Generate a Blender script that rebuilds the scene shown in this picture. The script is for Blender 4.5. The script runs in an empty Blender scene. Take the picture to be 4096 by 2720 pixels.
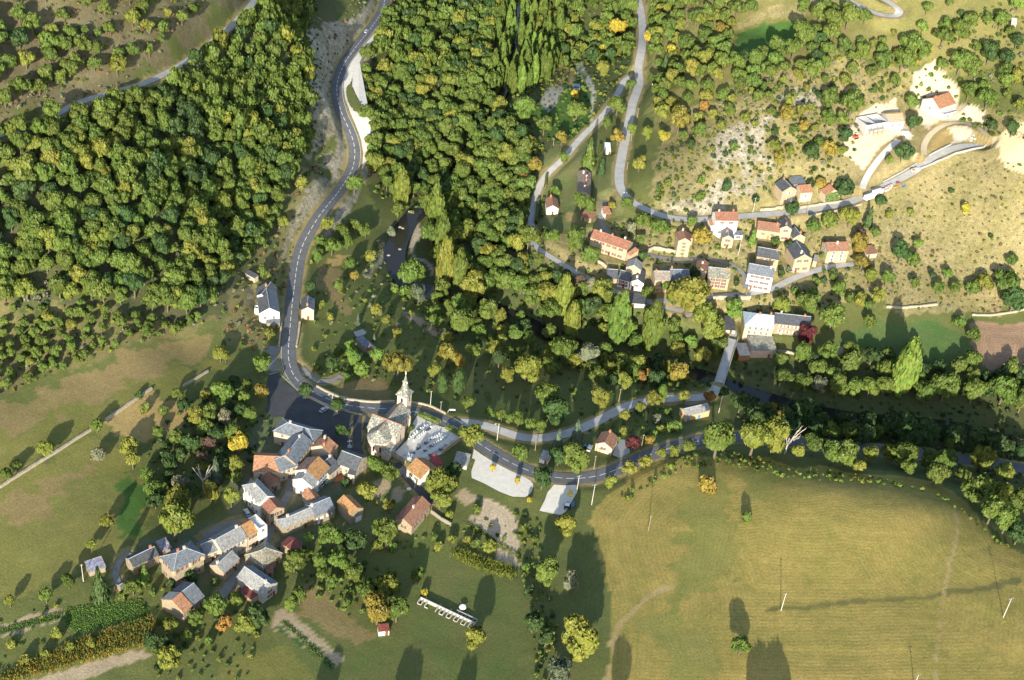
import bpy, bmesh, math, random
import numpy as np
from mathutils import Vector, Matrix
R = math.radians
SC = bpy.context.scene
COL = SC.collection
# ---- camera: from the air, 372 m above the car park, 50 mm lens, slightly rolled
PITCH, ROLL, CAM_Z = R(37), R(6.6), 372.0
fwd = Vector((0, math.cos(PITCH), -math.sin(PITCH))); r0 = Vector((1, 0, 0)); u0 = Vector((0, math.sin(PITCH), math.cos(PITCH)))
rv = r0*math.cos(ROLL) + u0*math.sin(ROLL); uv = u0*math.cos(ROLL) - r0*math.sin(ROLL)
cam = bpy.data.objects.new('camera', bpy.data.cameras.new('camera')); COL.objects.link(cam)
cam.matrix_world = Matrix(((rv.x, uv.x, -fwd.x, 0), (rv.y, uv.y, -fwd.y, 0), (rv.z, uv.z, -fwd.z, CAM_Z), (0, 0, 0, 1)))
cam.data.lens = 50; cam.data.sensor_width = 36; cam.data.clip_start = 1; cam.data.clip_end = 6000
SC.camera = cam
# ---- low afternoon sun from behind the camera, a little to the left
SUN_EL, SHADOW_AZ = R(17), R(4.5)
world = bpy.data.worlds.new('World'); SC.world = world; world.use_nodes = True
wn = world.node_tree.nodes; sky = wn.new('ShaderNodeTexSky'); sky.sky_type = 'NISHITA'; sky.sun_disc = False
sky.sun_elevation = SUN_EL; sky.sun_rotation = math.pi + SHADOW_AZ; sky.air_density = 1.0; sky.dust_density = 1.0
world.node_tree.links.new(sky.outputs[0], wn['Background'].inputs[0]); wn['Background'].inputs[1].default_value = 0.15
sun = bpy.data.objects.new('sun', bpy.data.lights.new('sun', 'SUN')); COL.objects.link(sun)
sun.data.energy = 4.4; sun.data.angle = R(0.6); sun.data.color = (1.0, 0.93, 0.78); sun.location = (0, -300, 500)
sd = Vector((math.sin(SHADOW_AZ)*math.cos(SUN_EL), math.cos(SHADOW_AZ)*math.cos(SUN_EL), -math.sin(SUN_EL)))
sun.rotation_euler = sd.to_track_quat('-Z', 'Y').to_euler()
SC.view_settings.view_transform = 'Standard'; SC.view_settings.look = 'None'; SC.view_settings.gamma = 1.0; SC.view_settings.use_curve_mapping = False
SC.view_settings.exposure = 1.15
SC.render.engine = 'CYCLES'; SC.cycles.max_bounces = 5; SC.cycles.diffuse_bounces = 2; SC.cycles.transparent_max_bounces = 4
# ---- layout of the place in metres (x right, y away, z up; the car park is z = 0) ----
CP = [
 (-99.5,801.1,12.0),(-104.4,675.6,9.0),(-101.0,602.4,6.0),(-103.3,537.4,4.0),(-93.1,467.4,1.0),(-78.3,444.6,0.0),
 (-51.5,436.6,0.0),(-26.0,434.9,0.0),(0.6,416.8,0.0),(15.8,408.2,0.3),(35.2,408.6,1.0),(59.5,421.8,2.0),
 (79.9,439.7,2.0),(14.7,432.3,-1.5),(60.8,468.3,-4.0),(90.4,482.3,-5.5),(-148.2,653.8,66.0),(-160.6,602.6,67.0),
 (-172.9,562.3,70.0),(-193.0,521.2,74.0),(-213.1,490.5,78.0),(-230.1,547.7,106.0),(-203.2,560.5,98.0),(-171.0,600.9,84.0),
 (-181.8,480.3,55.0),(-160.8,513.6,50.0),(-151.9,564.0,48.0),(-175.2,454.0,37.0),(-202.2,449.7,48.0),(-147.0,498.9,36.0),
 (-138.0,551.3,31.0),(-129.0,510.7,18.0),(-105.2,584.4,16.0),(-121.0,642.5,38.0),(-120.5,712.5,26.0),(-115.8,768.8,24.0),
 (-135.9,654.1,58.0),(-194.9,422.0,27.0),(-153.7,444.9,22.0),(-128.6,463.4,12.0),(-183.3,387.4,20.0),(-156.1,418.5,17.0),
 (-136.3,453.2,12.0),(-172.6,355.3,14.0),(-152.0,388.4,13.0),(-135.9,414.3,11.0),(-122.1,436.2,8.0),(-156.3,332.2,9.0),
 (-136.1,349.7,7.0),(-126.8,379.5,5.0),(-154.3,301.5,6.0),(-115.8,309.1,4.0),(-147.3,281.5,4.0),(-110.0,288.6,2.0),
 (-88.9,375.6,2.0),(-107.0,339.0,4.0),(-84.2,398.2,1.0),(-61.0,374.6,1.0),(-33.0,373.7,0.0),(-36.9,337.0,-1.0),
 (-32.0,303.7,0.0),(-58.0,310.5,0.0),(7.2,332.2,-1.0),(13.6,370.3,-2.0),(21.2,310.7,1.0),(-1.7,386.5,-1.0),
 (40.9,358.3,2.0),(41.7,312.0,3.0),(68.5,399.2,4.5),(88.0,416.8,7.0),(94.0,360.9,8.0),(82.8,314.7,7.0),
 (124.5,405.1,13.0),(146.7,363.5,14.0),(161.9,403.8,15.0),(184.3,378.0,18.0),(139.7,317.2,14.0),(179.2,318.0,20.0),
 (186.7,352.2,20.0),(102.3,452.9,-4.0),(145.1,455.5,-8.0),(176.2,453.1,-8.0),(210.0,428.7,-1.0),(139.7,487.4,-15.0),
 (183.8,487.3,-15.5),(226.8,483.8,-16.0),(140.7,507.8,-10.0),(189.3,533.0,-8.0),(178.5,541.8,-6.0),(227.9,555.9,-5.0),
 (231.2,542.2,-6.0),(143.0,542.0,-4.0),(119.5,539.3,-4.0),(179.2,555.0,-1.0),(167.5,563.4,3.0),(240.6,570.5,1.0),
 (207.3,606.8,16.0),(169.3,605.3,19.0),(236.9,614.3,44.0),(241.2,670.7,70.0),(198.8,679.4,46.0),(170.7,658.1,42.0),
 (208.7,652.4,40.0),(185.3,646.9,38.5),(163.2,614.0,23.0),(138.2,600.2,18.0),(95.2,591.7,16.0),(70.9,587.2,15.5),
 (58.9,592.3,15.0),(44.3,612.0,14.0),(46.4,674.8,14.0),(53.3,728.2,13.0),(54.9,787.6,13.0),(53.3,839.6,14.0),
 (82.0,609.9,26.0),(70.6,656.5,27.0),(82.1,686.5,42.0),(108.6,718.1,52.0),(128.8,723.4,55.0),(105.8,624.3,35.0),
 (143.2,629.5,37.0),(130.7,656.7,49.0),(156.6,690.0,64.0),(177.5,717.0,74.0),(83.6,765.3,50.0),(145.3,727.4,74.0),
 (219.7,709.4,84.0),(243.8,713.8,92.0),(144.1,573.2,6.0),(104.9,550.7,3.0),(89.8,544.4,1.0),(101.5,572.8,9.0),
 (71.7,563.1,7.0),(48.2,566.1,6.0),(36.2,576.1,5.0),(4.5,567.4,2.0),(25.6,547.8,1.0),(43.5,538.0,-1.0),
 (65.6,531.9,-2.0),(23.7,589.2,5.0),(28.5,630.1,7.0),(8.9,641.9,5.0),(5.0,731.6,2.0),(32.8,726.8,8.0),
 (14.8,654.6,6.0),(-18.8,778.1,-8.0),(-42.4,634.5,-11.0),(-60.2,581.9,-12.0),(-36.8,538.2,-12.5),(5.0,525.3,-13.0),
 (62.6,505.6,-14.0),(90.8,504.2,-14.5),(-31.2,663.4,-5.0),(-38.7,744.3,-2.0),(-46.2,824.7,0.0),(-1.6,618.7,-5.0),
 (-85.7,668.9,0.0),(-86.6,731.6,6.0),(-75.5,600.7,-4.0),(-81.8,561.8,-2.0),(-80.8,520.3,-2.0),(-60.7,499.7,-5.0),
 (-39.2,506.6,-7.0),(-24.5,472.0,-6.0),(-54.1,454.4,-3.0),(-2.1,458.1,-5.0),(29.3,465.0,-6.0),(50.1,448.3,-2.5),
 (39.7,486.5,-8.0),(66.0,461.0,-4.0),(15.3,538.2,-8.0),(39.0,528.4,-9.0),(73.3,524.1,-8.0),(96.3,532.3,-6.5),
 (-500.0,300.0,60.0),(-420.0,120.0,30.0),(0.0,140.0,14.0),(420.0,120.0,40.0),(560.0,420.0,50.0),(560.0,760.0,140.0),
 (0.0,1150.0,60.0),(-520.0,1100.0,200.0),(620.0,1200.0,190.0),(-620.0,600.0,200.0),(-200.0,180.0,12.0),(200.0,180.0,22.0),
 (-60.0,225.0,4.0),(80.0,225.0,6.0),(0.0,1700.0,120.0),(-100.0,0.0,40.0),(150.0,0.0,40.0)]
ROADS = {
 'main_road': (3.1,[(-100.6,808.76,12.36),(-99.99,804.3,12.37),(-99.49,799.81,12.41),(-99.17,795.31,12.49),(-98.92,790.81,12.62),(-98.72,786.31,12.81),(-98.67,781.8,13.06),(-98.91,777.29,13.36),(-99.28,772.8,13.69),(-99.68,768.31,14.02),(-100.08,763.81,14.35),(-100.53,759.33,14.64),(-101.08,754.85,14.89),(-101.72,750.39,15.09),(-102.37,745.92,15.24),(-103.06,741.47,15.35),(-103.79,737.02,15.42),(-104.53,732.57,15.45),(-105.28,728.12,15.46),(-106.01,723.67,15.44),(-106.73,719.22,15.39),(-107.42,714.76,15.29),(-108.08,710.3,15.16),(-108.58,705.82,14.97),(-108.93,701.32,14.74),(-109.17,696.82,14.47),(-109.26,692.31,14.18),(-109.08,687.8,13.91),(-108.73,683.31,13.66),(-108.11,678.84,13.46),(-107.3,674.4,13.3),(-106.29,670.01,13.13),(-105.06,665.67,12.91),(-103.65,661.39,12.53),(-102.12,657.14,11.95),(-100.23,653.05,11.09),(-98.07,649.09,10.01),(-95.91,645.14,8.72),(-93.89,641.1,7.35),(-92.23,636.91,6.0),(-90.92,632.6,4.75),(-90.17,628.15,3.7),(-89.74,623.66,2.85),(-89.64,619.16,2.29),(-89.95,614.66,1.97),(-90.52,610.19,1.97),(-91.09,605.71,2.2),(-91.53,601.22,2.69),(-91.89,596.73,3.35),(-92.24,592.23,4.11),(-92.65,587.74,4.89),(-93.26,583.27,5.58),(-94.0,578.82,6.14),(-94.83,574.39,6.48),(-95.73,569.97,6.62),(-96.66,565.56,6.52),(-97.58,561.14,6.25),(-98.45,556.72,5.82),(-99.27,552.28,5.3),(-99.99,547.83,4.74),(-100.54,543.35,4.18),(-100.8,538.85,3.67),(-100.83,534.34,3.23),(-100.61,529.84,2.88),(-100.26,525.34,2.61),(-99.79,520.86,2.41),(-99.28,516.38,2.25),(-98.74,511.9,2.12),(-98.21,507.42,2.01),(-97.68,502.94,1.91),(-97.12,498.46,1.8),(-96.53,493.99,1.68),(-95.92,489.52,1.56),(-95.3,485.06,1.43),(-94.67,480.59,1.31),(-94.03,476.13,1.19),(-93.39,471.66,1.08),(-92.69,467.21,0.98),(-91.8,462.79,0.87),(-90.5,458.47,0.77),(-88.81,454.29,0.65),(-86.52,450.42,0.52),(-83.58,447.0,0.38),(-79.93,444.38,0.24),(-75.97,442.21,0.11),(-71.88,440.33,0.0),(-67.65,438.76,-0.09),(-63.22,437.92,-0.15),(-58.73,437.59,-0.2),(-54.22,437.7,-0.24),(-49.73,438.13,-0.27),(-45.25,438.63,-0.3),(-40.75,438.94,-0.31),(-36.25,438.72,-0.31),(-31.82,437.93,-0.28),(-27.49,436.66,-0.25),(-23.31,434.98,-0.2),(-19.45,432.66,-0.16),(-15.84,429.95,-0.12),(-12.39,427.05,-0.08),(-8.89,424.21,-0.05),(-5.3,421.48,-0.02),(-1.67,418.81,0.01),(2.05,416.26,0.06),(5.9,413.9,0.11),(9.91,411.84,0.19),(14.08,410.14,0.28),(18.46,409.06,0.39),(22.92,408.46,0.51),(27.43,408.51,0.65),(31.89,409.13,0.78),(36.2,410.44,0.9),(40.32,412.28,1.02),(44.12,414.69,1.12),(47.72,417.41,1.21),(51.19,420.29,1.31),(54.65,423.18,1.41),(58.23,425.92,1.53),(61.95,428.48,1.64),(65.76,430.89,1.73),(69.61,433.24,1.77),(73.53,435.46,1.69),(77.42,437.74,1.47),(81.24,440.15,1.08),(85.05,442.55,0.53),(89.0,444.73,-0.17),(93.11,446.59,-0.97),(97.3,448.25,-1.81),(101.51,449.88,-2.65),(105.77,451.34,-3.45),(110.15,452.39,-4.19),(114.62,453.02,-4.86),(119.1,453.55,-5.47),(123.58,454.07,-6.03),(128.05,454.65,-6.57),(132.51,455.35,-7.09),(136.95,456.14,-7.61),(141.38,456.94,-8.12),(145.82,457.75,-8.61),(150.26,458.55,-9.09),(154.7,459.33,-9.54),(159.16,460.0,-9.95),(163.63,460.59,-10.33),(168.11,461.15,-10.68),(172.58,461.71,-11.01),(177.06,462.26,-11.31),(181.54,462.78,-11.6),(186.04,463.13,-11.87),(190.54,463.33,-12.12),(195.05,463.46,-12.33),(199.56,463.58,-12.51),(204.07,463.59,-12.63),(208.57,463.37,-12.7),(213.05,462.87,-12.72),(217.53,462.32,-12.71),(222.01,461.76,-12.69),(226.48,461.2,-12.68)]),
 'bridge_road': (2.2,[(-16.68,436.63,-1.15),(-12.17,436.74,-1.17),(-7.67,436.39,-1.21),(-3.27,435.39,-1.27),(1.01,433.97,-1.34),(5.32,432.65,-1.43),(9.78,432.11,-1.53),(14.24,432.71,-1.67),(18.51,434.15,-1.84),(22.53,436.21,-2.04),(26.39,438.55,-2.28),(29.99,441.26,-2.53),(33.36,444.25,-2.79),(36.58,447.42,-3.04),(39.74,450.65,-3.28),(42.8,453.95,-3.49),(45.85,457.29,-3.68),(49.03,460.48,-3.83),(52.47,463.4,-3.97),(56.29,465.8,-4.1),(60.32,467.82,-4.22),(64.47,469.59,-4.34),(68.7,471.17,-4.45),(73.02,472.46,-4.55),(77.4,473.54,-4.67),(81.76,474.73,-4.79),(85.84,476.62,-4.93),(88.62,480.11,-5.05),(90.37,484.26,-5.1)]),
 'riverside_lane': (1.7,[(51.54,740.16,11.39),(48.73,736.59,11.31),(46.39,732.7,11.13),(45.05,728.36,10.92),(44.14,723.91,10.77),(43.26,719.45,10.69),(42.29,715.0,10.65),(41.22,710.58,10.62),(40.09,706.18,10.55),(38.8,701.82,10.39),(37.4,697.49,10.14),(35.85,693.22,9.8),(34.1,689.02,9.4),(32.21,684.89,8.96),(30.26,680.78,8.52),(28.29,676.68,8.12),(26.35,672.57,7.75),(24.47,668.43,7.44),(22.67,664.25,7.16),(21.05,660.0,6.89),(19.53,655.72,6.59),(17.92,651.46,6.18),(16.1,647.3,5.64),(13.9,643.32,4.87),(11.35,639.56,3.91),(8.89,635.74,2.76),(6.93,631.64,1.54),(5.46,627.34,0.36),(4.36,622.93,-0.69),(3.72,618.43,-1.46),(3.32,613.9,-1.97),(3.09,609.36,-2.14),(2.97,604.81,-2.08),(2.9,600.27,-1.79),(2.86,595.72,-1.37),(2.9,591.17,-0.85),(3.01,586.63,-0.29),(3.15,582.08,0.26),(3.39,577.54,0.76),(3.96,573.03,1.17),(5.14,568.65,1.49),(7.66,564.88,1.68),(10.8,561.6,1.77),(14.23,558.61,1.76),(17.76,555.75,1.69),(21.39,553.01,1.55),(25.1,550.38,1.36),(28.93,547.94,1.11),(32.84,545.61,0.83),(36.8,543.37,0.53),(40.85,541.32,0.25),(45.07,539.61,0.01),(49.38,538.17,-0.22),(53.8,537.12,-0.46),(58.28,536.35,-0.73),(62.72,535.37,-1.05),(67.07,534.03,-1.39),(71.52,533.16,-1.64),(76.06,533.01,-1.76)]),
 'bridge_lane': (1.7,[(76.06,533.01,-3.99),(80.58,533.57,-4.09),(85.08,534.24,-4.34),(89.58,534.97,-4.75),(94.11,535.05,-5.31),(98.1,533.17,-5.99),(99.68,528.99,-6.5),(99.81,524.45,-6.71)]),
 'village_street': (1.8,[(63.64,535.64,0.03),(67.96,537.04,0.06),(72.28,538.43,0.12),(76.6,539.82,0.21),(80.93,541.17,0.33),(85.29,542.41,0.48),(89.68,543.59,0.64),(94.07,544.73,0.83),(98.46,545.89,1.01),(102.81,547.19,1.2),(107.1,548.65,1.4),(111.36,550.22,1.63),(115.49,552.1,1.91),(119.29,554.56,2.25),(122.75,557.5,2.65),(126.14,560.51,3.1),(129.75,563.26,3.59),(133.56,565.71,4.09),(137.47,568.02,4.61),(141.44,570.22,5.1),(145.55,572.15,5.56),(149.78,573.77,5.94),(154.12,575.1,6.19),(158.49,576.33,6.3)]),
 'upper_lane': (1.3,[(37.57,603.95,8.66),(36.64,599.44,8.52),(36.02,594.88,8.19),(35.92,590.27,7.73),(36.43,585.7,7.25),(38.06,581.41,6.85),(40.42,577.46,6.56),(43.26,573.83,6.42),(46.39,570.45,6.37),(49.93,567.51,6.4),(53.83,565.07,6.47),(58.12,563.4,6.56),(62.6,562.36,6.66),(67.18,561.95,6.78),(71.79,561.93,6.9),(76.37,562.42,7.03),(80.9,563.24,7.13),(85.43,564.09,7.14),(90.0,564.62,7.05),(94.6,564.46,6.78),(99.12,563.63,6.33),(102.82,561.06,5.67),(104.59,556.89,5.0),(104.81,552.29,4.54),(104.54,547.7,4.33)]),
 'upper_road': (2.3,[(53.02,847.36,14.31),(53.31,842.85,14.28),(53.7,838.35,14.21),(54.25,833.86,14.11),(54.82,829.38,14.01),(55.24,824.88,13.92),(55.53,820.37,13.86),(55.78,815.85,13.84),(56.0,811.34,13.85),(56.13,806.82,13.91),(56.18,802.3,14.03),(56.21,797.78,14.22),(56.23,793.26,14.49),(56.21,788.74,14.86),(56.12,784.22,15.3),(55.94,779.7,15.81),(55.75,775.19,16.31),(55.56,770.67,16.74),(55.35,766.16,17.05),(55.06,761.65,17.13),(54.71,757.14,17.02),(54.33,752.64,16.69),(53.92,748.13,16.24),(53.58,743.63,15.73),(53.46,739.11,15.27),(53.71,734.6,14.95),(54.07,730.09,14.78),(54.13,725.58,14.81),(53.8,721.07,14.97),(53.23,716.59,15.23),(52.61,712.11,15.51),(51.93,707.64,15.76),(51.19,703.18,15.94),(50.48,698.72,16.02),(49.9,694.24,16.02),(49.5,689.73,15.92),(49.16,685.23,15.75),(48.79,680.72,15.53),(48.37,676.22,15.27),(47.9,671.73,15.02),(47.42,667.23,14.77),(46.96,662.73,14.56),(46.53,658.24,14.37),(46.1,653.74,14.22),(45.68,649.24,14.09),(45.27,644.73,13.99),(44.88,640.23,13.91),(44.53,635.72,13.84),(44.2,631.22,13.79),(43.95,626.7,13.76),(43.81,622.19,13.74),(43.83,617.67,13.73),(44.11,613.16,13.72),(44.86,608.7,13.72),(46.16,604.38,13.74),(48.28,600.4,13.8),(51.04,596.83,13.88),(54.33,593.73,14.0),(57.91,590.97,14.14),(61.77,588.62,14.29),(65.88,586.76,14.44),(70.28,585.75,14.58),(74.78,585.42,14.73),(79.28,585.8,14.87),(83.72,586.64,15.04),(88.07,587.84,15.23),(92.42,589.09,15.45),(96.77,590.31,15.72),(101.13,591.49,16.03),(105.52,592.57,16.36),(109.92,593.62,16.7),(114.32,594.65,17.04),(118.72,595.67,17.37),(123.11,596.74,17.71),(127.46,597.99,18.05),(131.75,599.4,18.42),(136.05,600.81,18.81),(140.35,602.19,19.26),(144.63,603.64,19.76),(148.85,605.26,20.31),(153.0,607.04,20.91),(157.04,609.07,21.59),(160.99,611.27,22.32),(164.8,613.7,23.14),(168.52,616.27,24.03),(172.22,618.86,25.0),(175.95,621.42,26.03),(179.73,623.89,27.14),(183.52,626.35,28.33),(187.21,628.97,29.62),(190.68,631.86,30.99),(193.93,635.0,32.45),(197.31,638.0,33.97),(201.18,640.32,35.59),(205.3,642.16,37.21),(209.56,643.68,38.79),(213.98,644.55,40.21),(218.49,644.41,41.16),(222.96,643.7,41.57)]),
 'house_driveway': (1.6,[(162.02,613.05,26.96),(163.32,617.62,27.38),(164.95,622.07,28.36),(167.04,626.32,29.79),(169.43,630.42,31.41),(172.03,634.39,33.04),(174.73,638.29,34.5),(177.48,642.15,35.68),(180.22,646.03,36.43),(182.93,649.92,36.75)]),
 'sandy_track': (1.5,[(193.95,637.56,36.51),(194.48,642.13,36.76),(195.41,646.63,37.35),(197.11,650.9,38.29),(199.45,654.85,39.45),(202.64,658.15,40.81),(206.47,660.67,42.26),(210.95,661.43,43.76),(215.29,660.12,45.13),(218.62,656.97,46.14),(221.09,653.11,46.84),(222.87,648.87,47.22),(224.38,644.52,47.37)]),
 'hairpin_road': (2.1,[(154.56,727.67,76.39),(157.8,724.53,76.21),(161.23,721.59,75.81),(164.9,718.96,75.28),(168.82,716.72,74.77),(173.04,715.14,74.46),(177.49,714.43,74.49),(181.88,715.1,74.97),(183.79,718.58,76.07),(181.54,722.34,77.09),(178.27,725.47,77.72),(174.93,728.5,78.0)]),
 'forest_road': (1.9,[(-149.76,689.94,60.51),(-149.51,685.4,60.73),(-149.26,680.87,61.24),(-149.01,676.33,62.0),(-148.79,671.8,62.85),(-148.66,667.26,63.71),(-148.61,662.72,64.49),(-148.62,658.18,65.15),(-148.76,653.64,65.66),(-149.16,649.12,66.0),(-149.67,644.6,66.22),(-150.21,640.1,66.31),(-150.88,635.61,66.31),(-151.81,631.16,66.25),(-152.89,626.75,66.15),(-154.05,622.36,66.05),(-155.25,617.98,65.98),(-156.46,613.61,65.96),(-157.62,609.21,66.01),(-158.7,604.8,66.14),(-159.75,600.39,66.33),(-160.78,595.96,66.59),(-161.78,591.53,66.88),(-162.83,587.11,67.19),(-164.03,582.74,67.5),(-165.43,578.42,67.79),(-166.98,574.15,68.08),(-168.63,569.92,68.38),(-170.3,565.7,68.71),(-171.98,561.48,69.12),(-173.79,557.31,69.61),(-175.84,553.26,70.19),(-178.07,549.31,70.85),(-180.35,545.38,71.54),(-182.65,541.47,72.22),(-184.96,537.55,72.86),(-187.26,533.64,73.42),(-189.57,529.73,73.91),(-191.8,525.78,74.3),(-193.8,521.7,74.61),(-195.52,517.5,74.87),(-197.15,513.26,75.08),(-198.86,509.05,75.27),(-200.75,504.92,75.46),(-202.92,500.94,75.67),(-205.44,497.16,75.87),(-208.24,493.59,76.05),(-211.12,490.08,76.21),(-214.11,486.66,76.3),(-217.19,483.33,76.34)]),
 'village_lane': (1.6,[(-57.72,431.17,0.75),(-57.09,426.07,0.78),(-56.42,420.98,0.83),(-55.59,415.91,0.9),(-54.49,410.9,0.96),(-52.96,406.0,1.0),(-51.08,401.22,1.02)]),
 'lower_lane': (1.6,[(-76.44,391.49,1.22),(-75.9,386.7,1.25),(-75.79,381.9,1.31),(-76.57,377.15,1.4),(-77.86,372.51,1.49),(-78.79,367.8,1.58),(-78.72,362.99,1.65),(-78.43,358.18,1.72),(-79.33,353.47,1.79),(-81.1,349.0,1.87),(-83.1,344.61,1.95),(-84.72,340.08,2.03),(-86.09,335.47,2.09),(-87.44,330.84,2.13),(-88.76,326.21,2.15)]),
 'barn_lane': (1.7,[(-38.67,405.92,0.8),(-35.76,401.69,0.76),(-32.55,397.69,0.66),(-29.09,393.9,0.54),(-25.63,390.12,0.43),(-22.48,386.06,0.38)]),
 'farm_track': (1.4,[(-87.44,364.64,2.55),(-92.6,362.02,2.58),(-97.0,358.26,2.62),(-100.8,353.87,2.65)]),
 'ring_track': (1.1,[(-123.0,339.76,5.49),(-125.2,334.66,5.48),(-124.81,329.2,5.46),(-122.12,324.32,5.46)]),
 'garden_drive': (1.4,[(-85.45,458.52,-0.53),(-81.69,454.34,-0.61),(-77.07,451.35,-0.82),(-71.97,452.69,-1.05),(-68.4,457.02,-1.15)])}
RIVER = [
 (2.0,[(-22.6,893.3,-8.0),(-22.3,888.2,-8.0),(-22.1,883.1,-8.1),(-21.8,878.1,-8.1),(-21.6,873.0,-8.1),(-21.3,867.9,-8.2),(-21.1,862.8,-8.2),(-20.8,857.8,-8.2),(-20.6,852.7,-8.3),(-20.3,847.6,-8.3),(-20.1,842.5,-8.3),(-19.9,837.5,-8.3),(-19.7,832.4,-8.4),(-19.4,827.3,-8.4),(-19.2,822.3,-8.4),(-19.0,817.2,-8.4),(-18.8,812.1,-8.4),(-18.5,807.0,-8.5),(-18.3,802.0,-8.5),(-18.1,796.9,-8.5),(-17.9,791.8,-8.5),(-17.6,786.7,-8.6),(-17.5,781.7,-8.6),(-17.7,776.6,-8.6),(-18.2,771.5,-8.6),(-18.7,766.5,-8.7),(-19.3,761.4,-8.7),(-19.8,756.4,-8.7),(-20.3,751.3,-8.8),(-20.9,746.3,-8.8),(-21.4,741.2,-8.8),(-22.0,736.2,-8.8),(-22.6,731.1,-8.9),(-23.5,726.1,-8.9),(-24.5,721.1,-8.9),(-25.5,716.2,-9.0),(-26.5,711.2,-9.0),(-27.5,706.2,-9.0),(-28.5,701.2,-9.1),(-29.5,696.3,-9.1),(-30.5,691.3,-9.1),(-31.5,686.3,-9.1),(-32.5,681.3,-9.2),(-33.5,676.3,-9.2),(-34.5,671.4,-9.2),(-35.5,666.4,-9.3),(-36.5,661.4,-9.3),(-37.5,656.4,-9.3),(-38.4,651.4,-9.4),(-39.4,646.4,-9.4),(-40.4,641.5,-9.4),(-41.4,636.5,-9.4),(-42.7,631.6,-9.5),(-44.4,626.8,-9.5),(-46.4,622.1,-9.6),(-48.3,617.4,-9.6),(-50.3,612.7,-9.7),(-52.2,608.0,-9.8),(-54.2,603.4,-9.8),(-56.2,598.7,-9.9),(-57.9,593.9,-10.0),(-59.1,589.0,-10.1),(-59.9,584.0,-10.2)]),
 (3.9,[(-59.9,584.0,-10.2),(-60.5,579.0,-10.3),(-60.8,574.0,-10.4),(-60.9,569.0,-10.5),(-60.7,564.0,-10.6),(-59.8,559.0,-10.7),(-58.3,554.3,-10.8),(-56.4,549.6,-10.9),(-53.5,545.5,-11.0),(-49.7,542.3,-11.1),(-45.4,539.7,-11.2),(-40.7,538.3,-11.3),(-35.7,537.6,-11.4),(-30.7,537.0,-11.5),(-25.7,536.4,-11.6),(-20.8,535.7,-11.8),(-15.9,534.7,-11.9)]),
 (2.6,[(-15.9,534.7,-11.9),(-11.0,533.2,-12.0),(-6.3,531.5,-12.1),(-1.8,529.2,-12.2),(2.6,526.7,-12.3),(7.0,524.2,-12.4),(11.4,521.7,-12.5),(15.8,519.2,-12.7),(20.3,516.9,-12.7),(24.8,514.7,-12.8),(29.4,512.6,-12.9),(34.2,510.9,-13.0),(39.0,509.4,-13.1),(43.9,508.1,-13.2),(48.8,507.1,-13.3),(53.9,506.6,-13.4),(58.9,506.2,-13.5),(63.9,505.7,-13.6),(69.0,505.2,-13.7),(74.0,504.6,-13.8),(78.9,503.7,-13.9),(83.8,502.4,-14.0),(88.6,500.8,-14.1),(93.4,499.1,-14.2),(98.2,497.5,-14.3),(103.0,496.0,-14.4),(107.8,494.4,-14.5),(112.6,493.0,-14.6),(117.5,491.6,-14.7),(122.4,490.4,-14.8),(127.3,489.2,-14.9),(132.3,488.2,-15.0),(137.2,487.4,-15.1),(142.3,486.8,-15.1),(147.3,486.4,-15.2),(152.3,486.1,-15.3),(157.4,486.2,-15.4),(162.4,486.5,-15.5),(167.5,486.9,-15.5),(172.5,487.2,-15.6),(177.6,487.6,-15.7),(182.6,488.0,-15.7),(187.6,488.4,-15.8),(192.7,488.7,-15.9),(197.7,488.4,-16.0),(202.7,487.7,-16.1),(207.7,486.9,-16.1),(212.6,485.8,-16.2),(217.5,484.5,-16.3),(222.4,483.1,-16.4),(227.2,481.7,-16.4),(232.1,480.3,-16.5)])]
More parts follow.
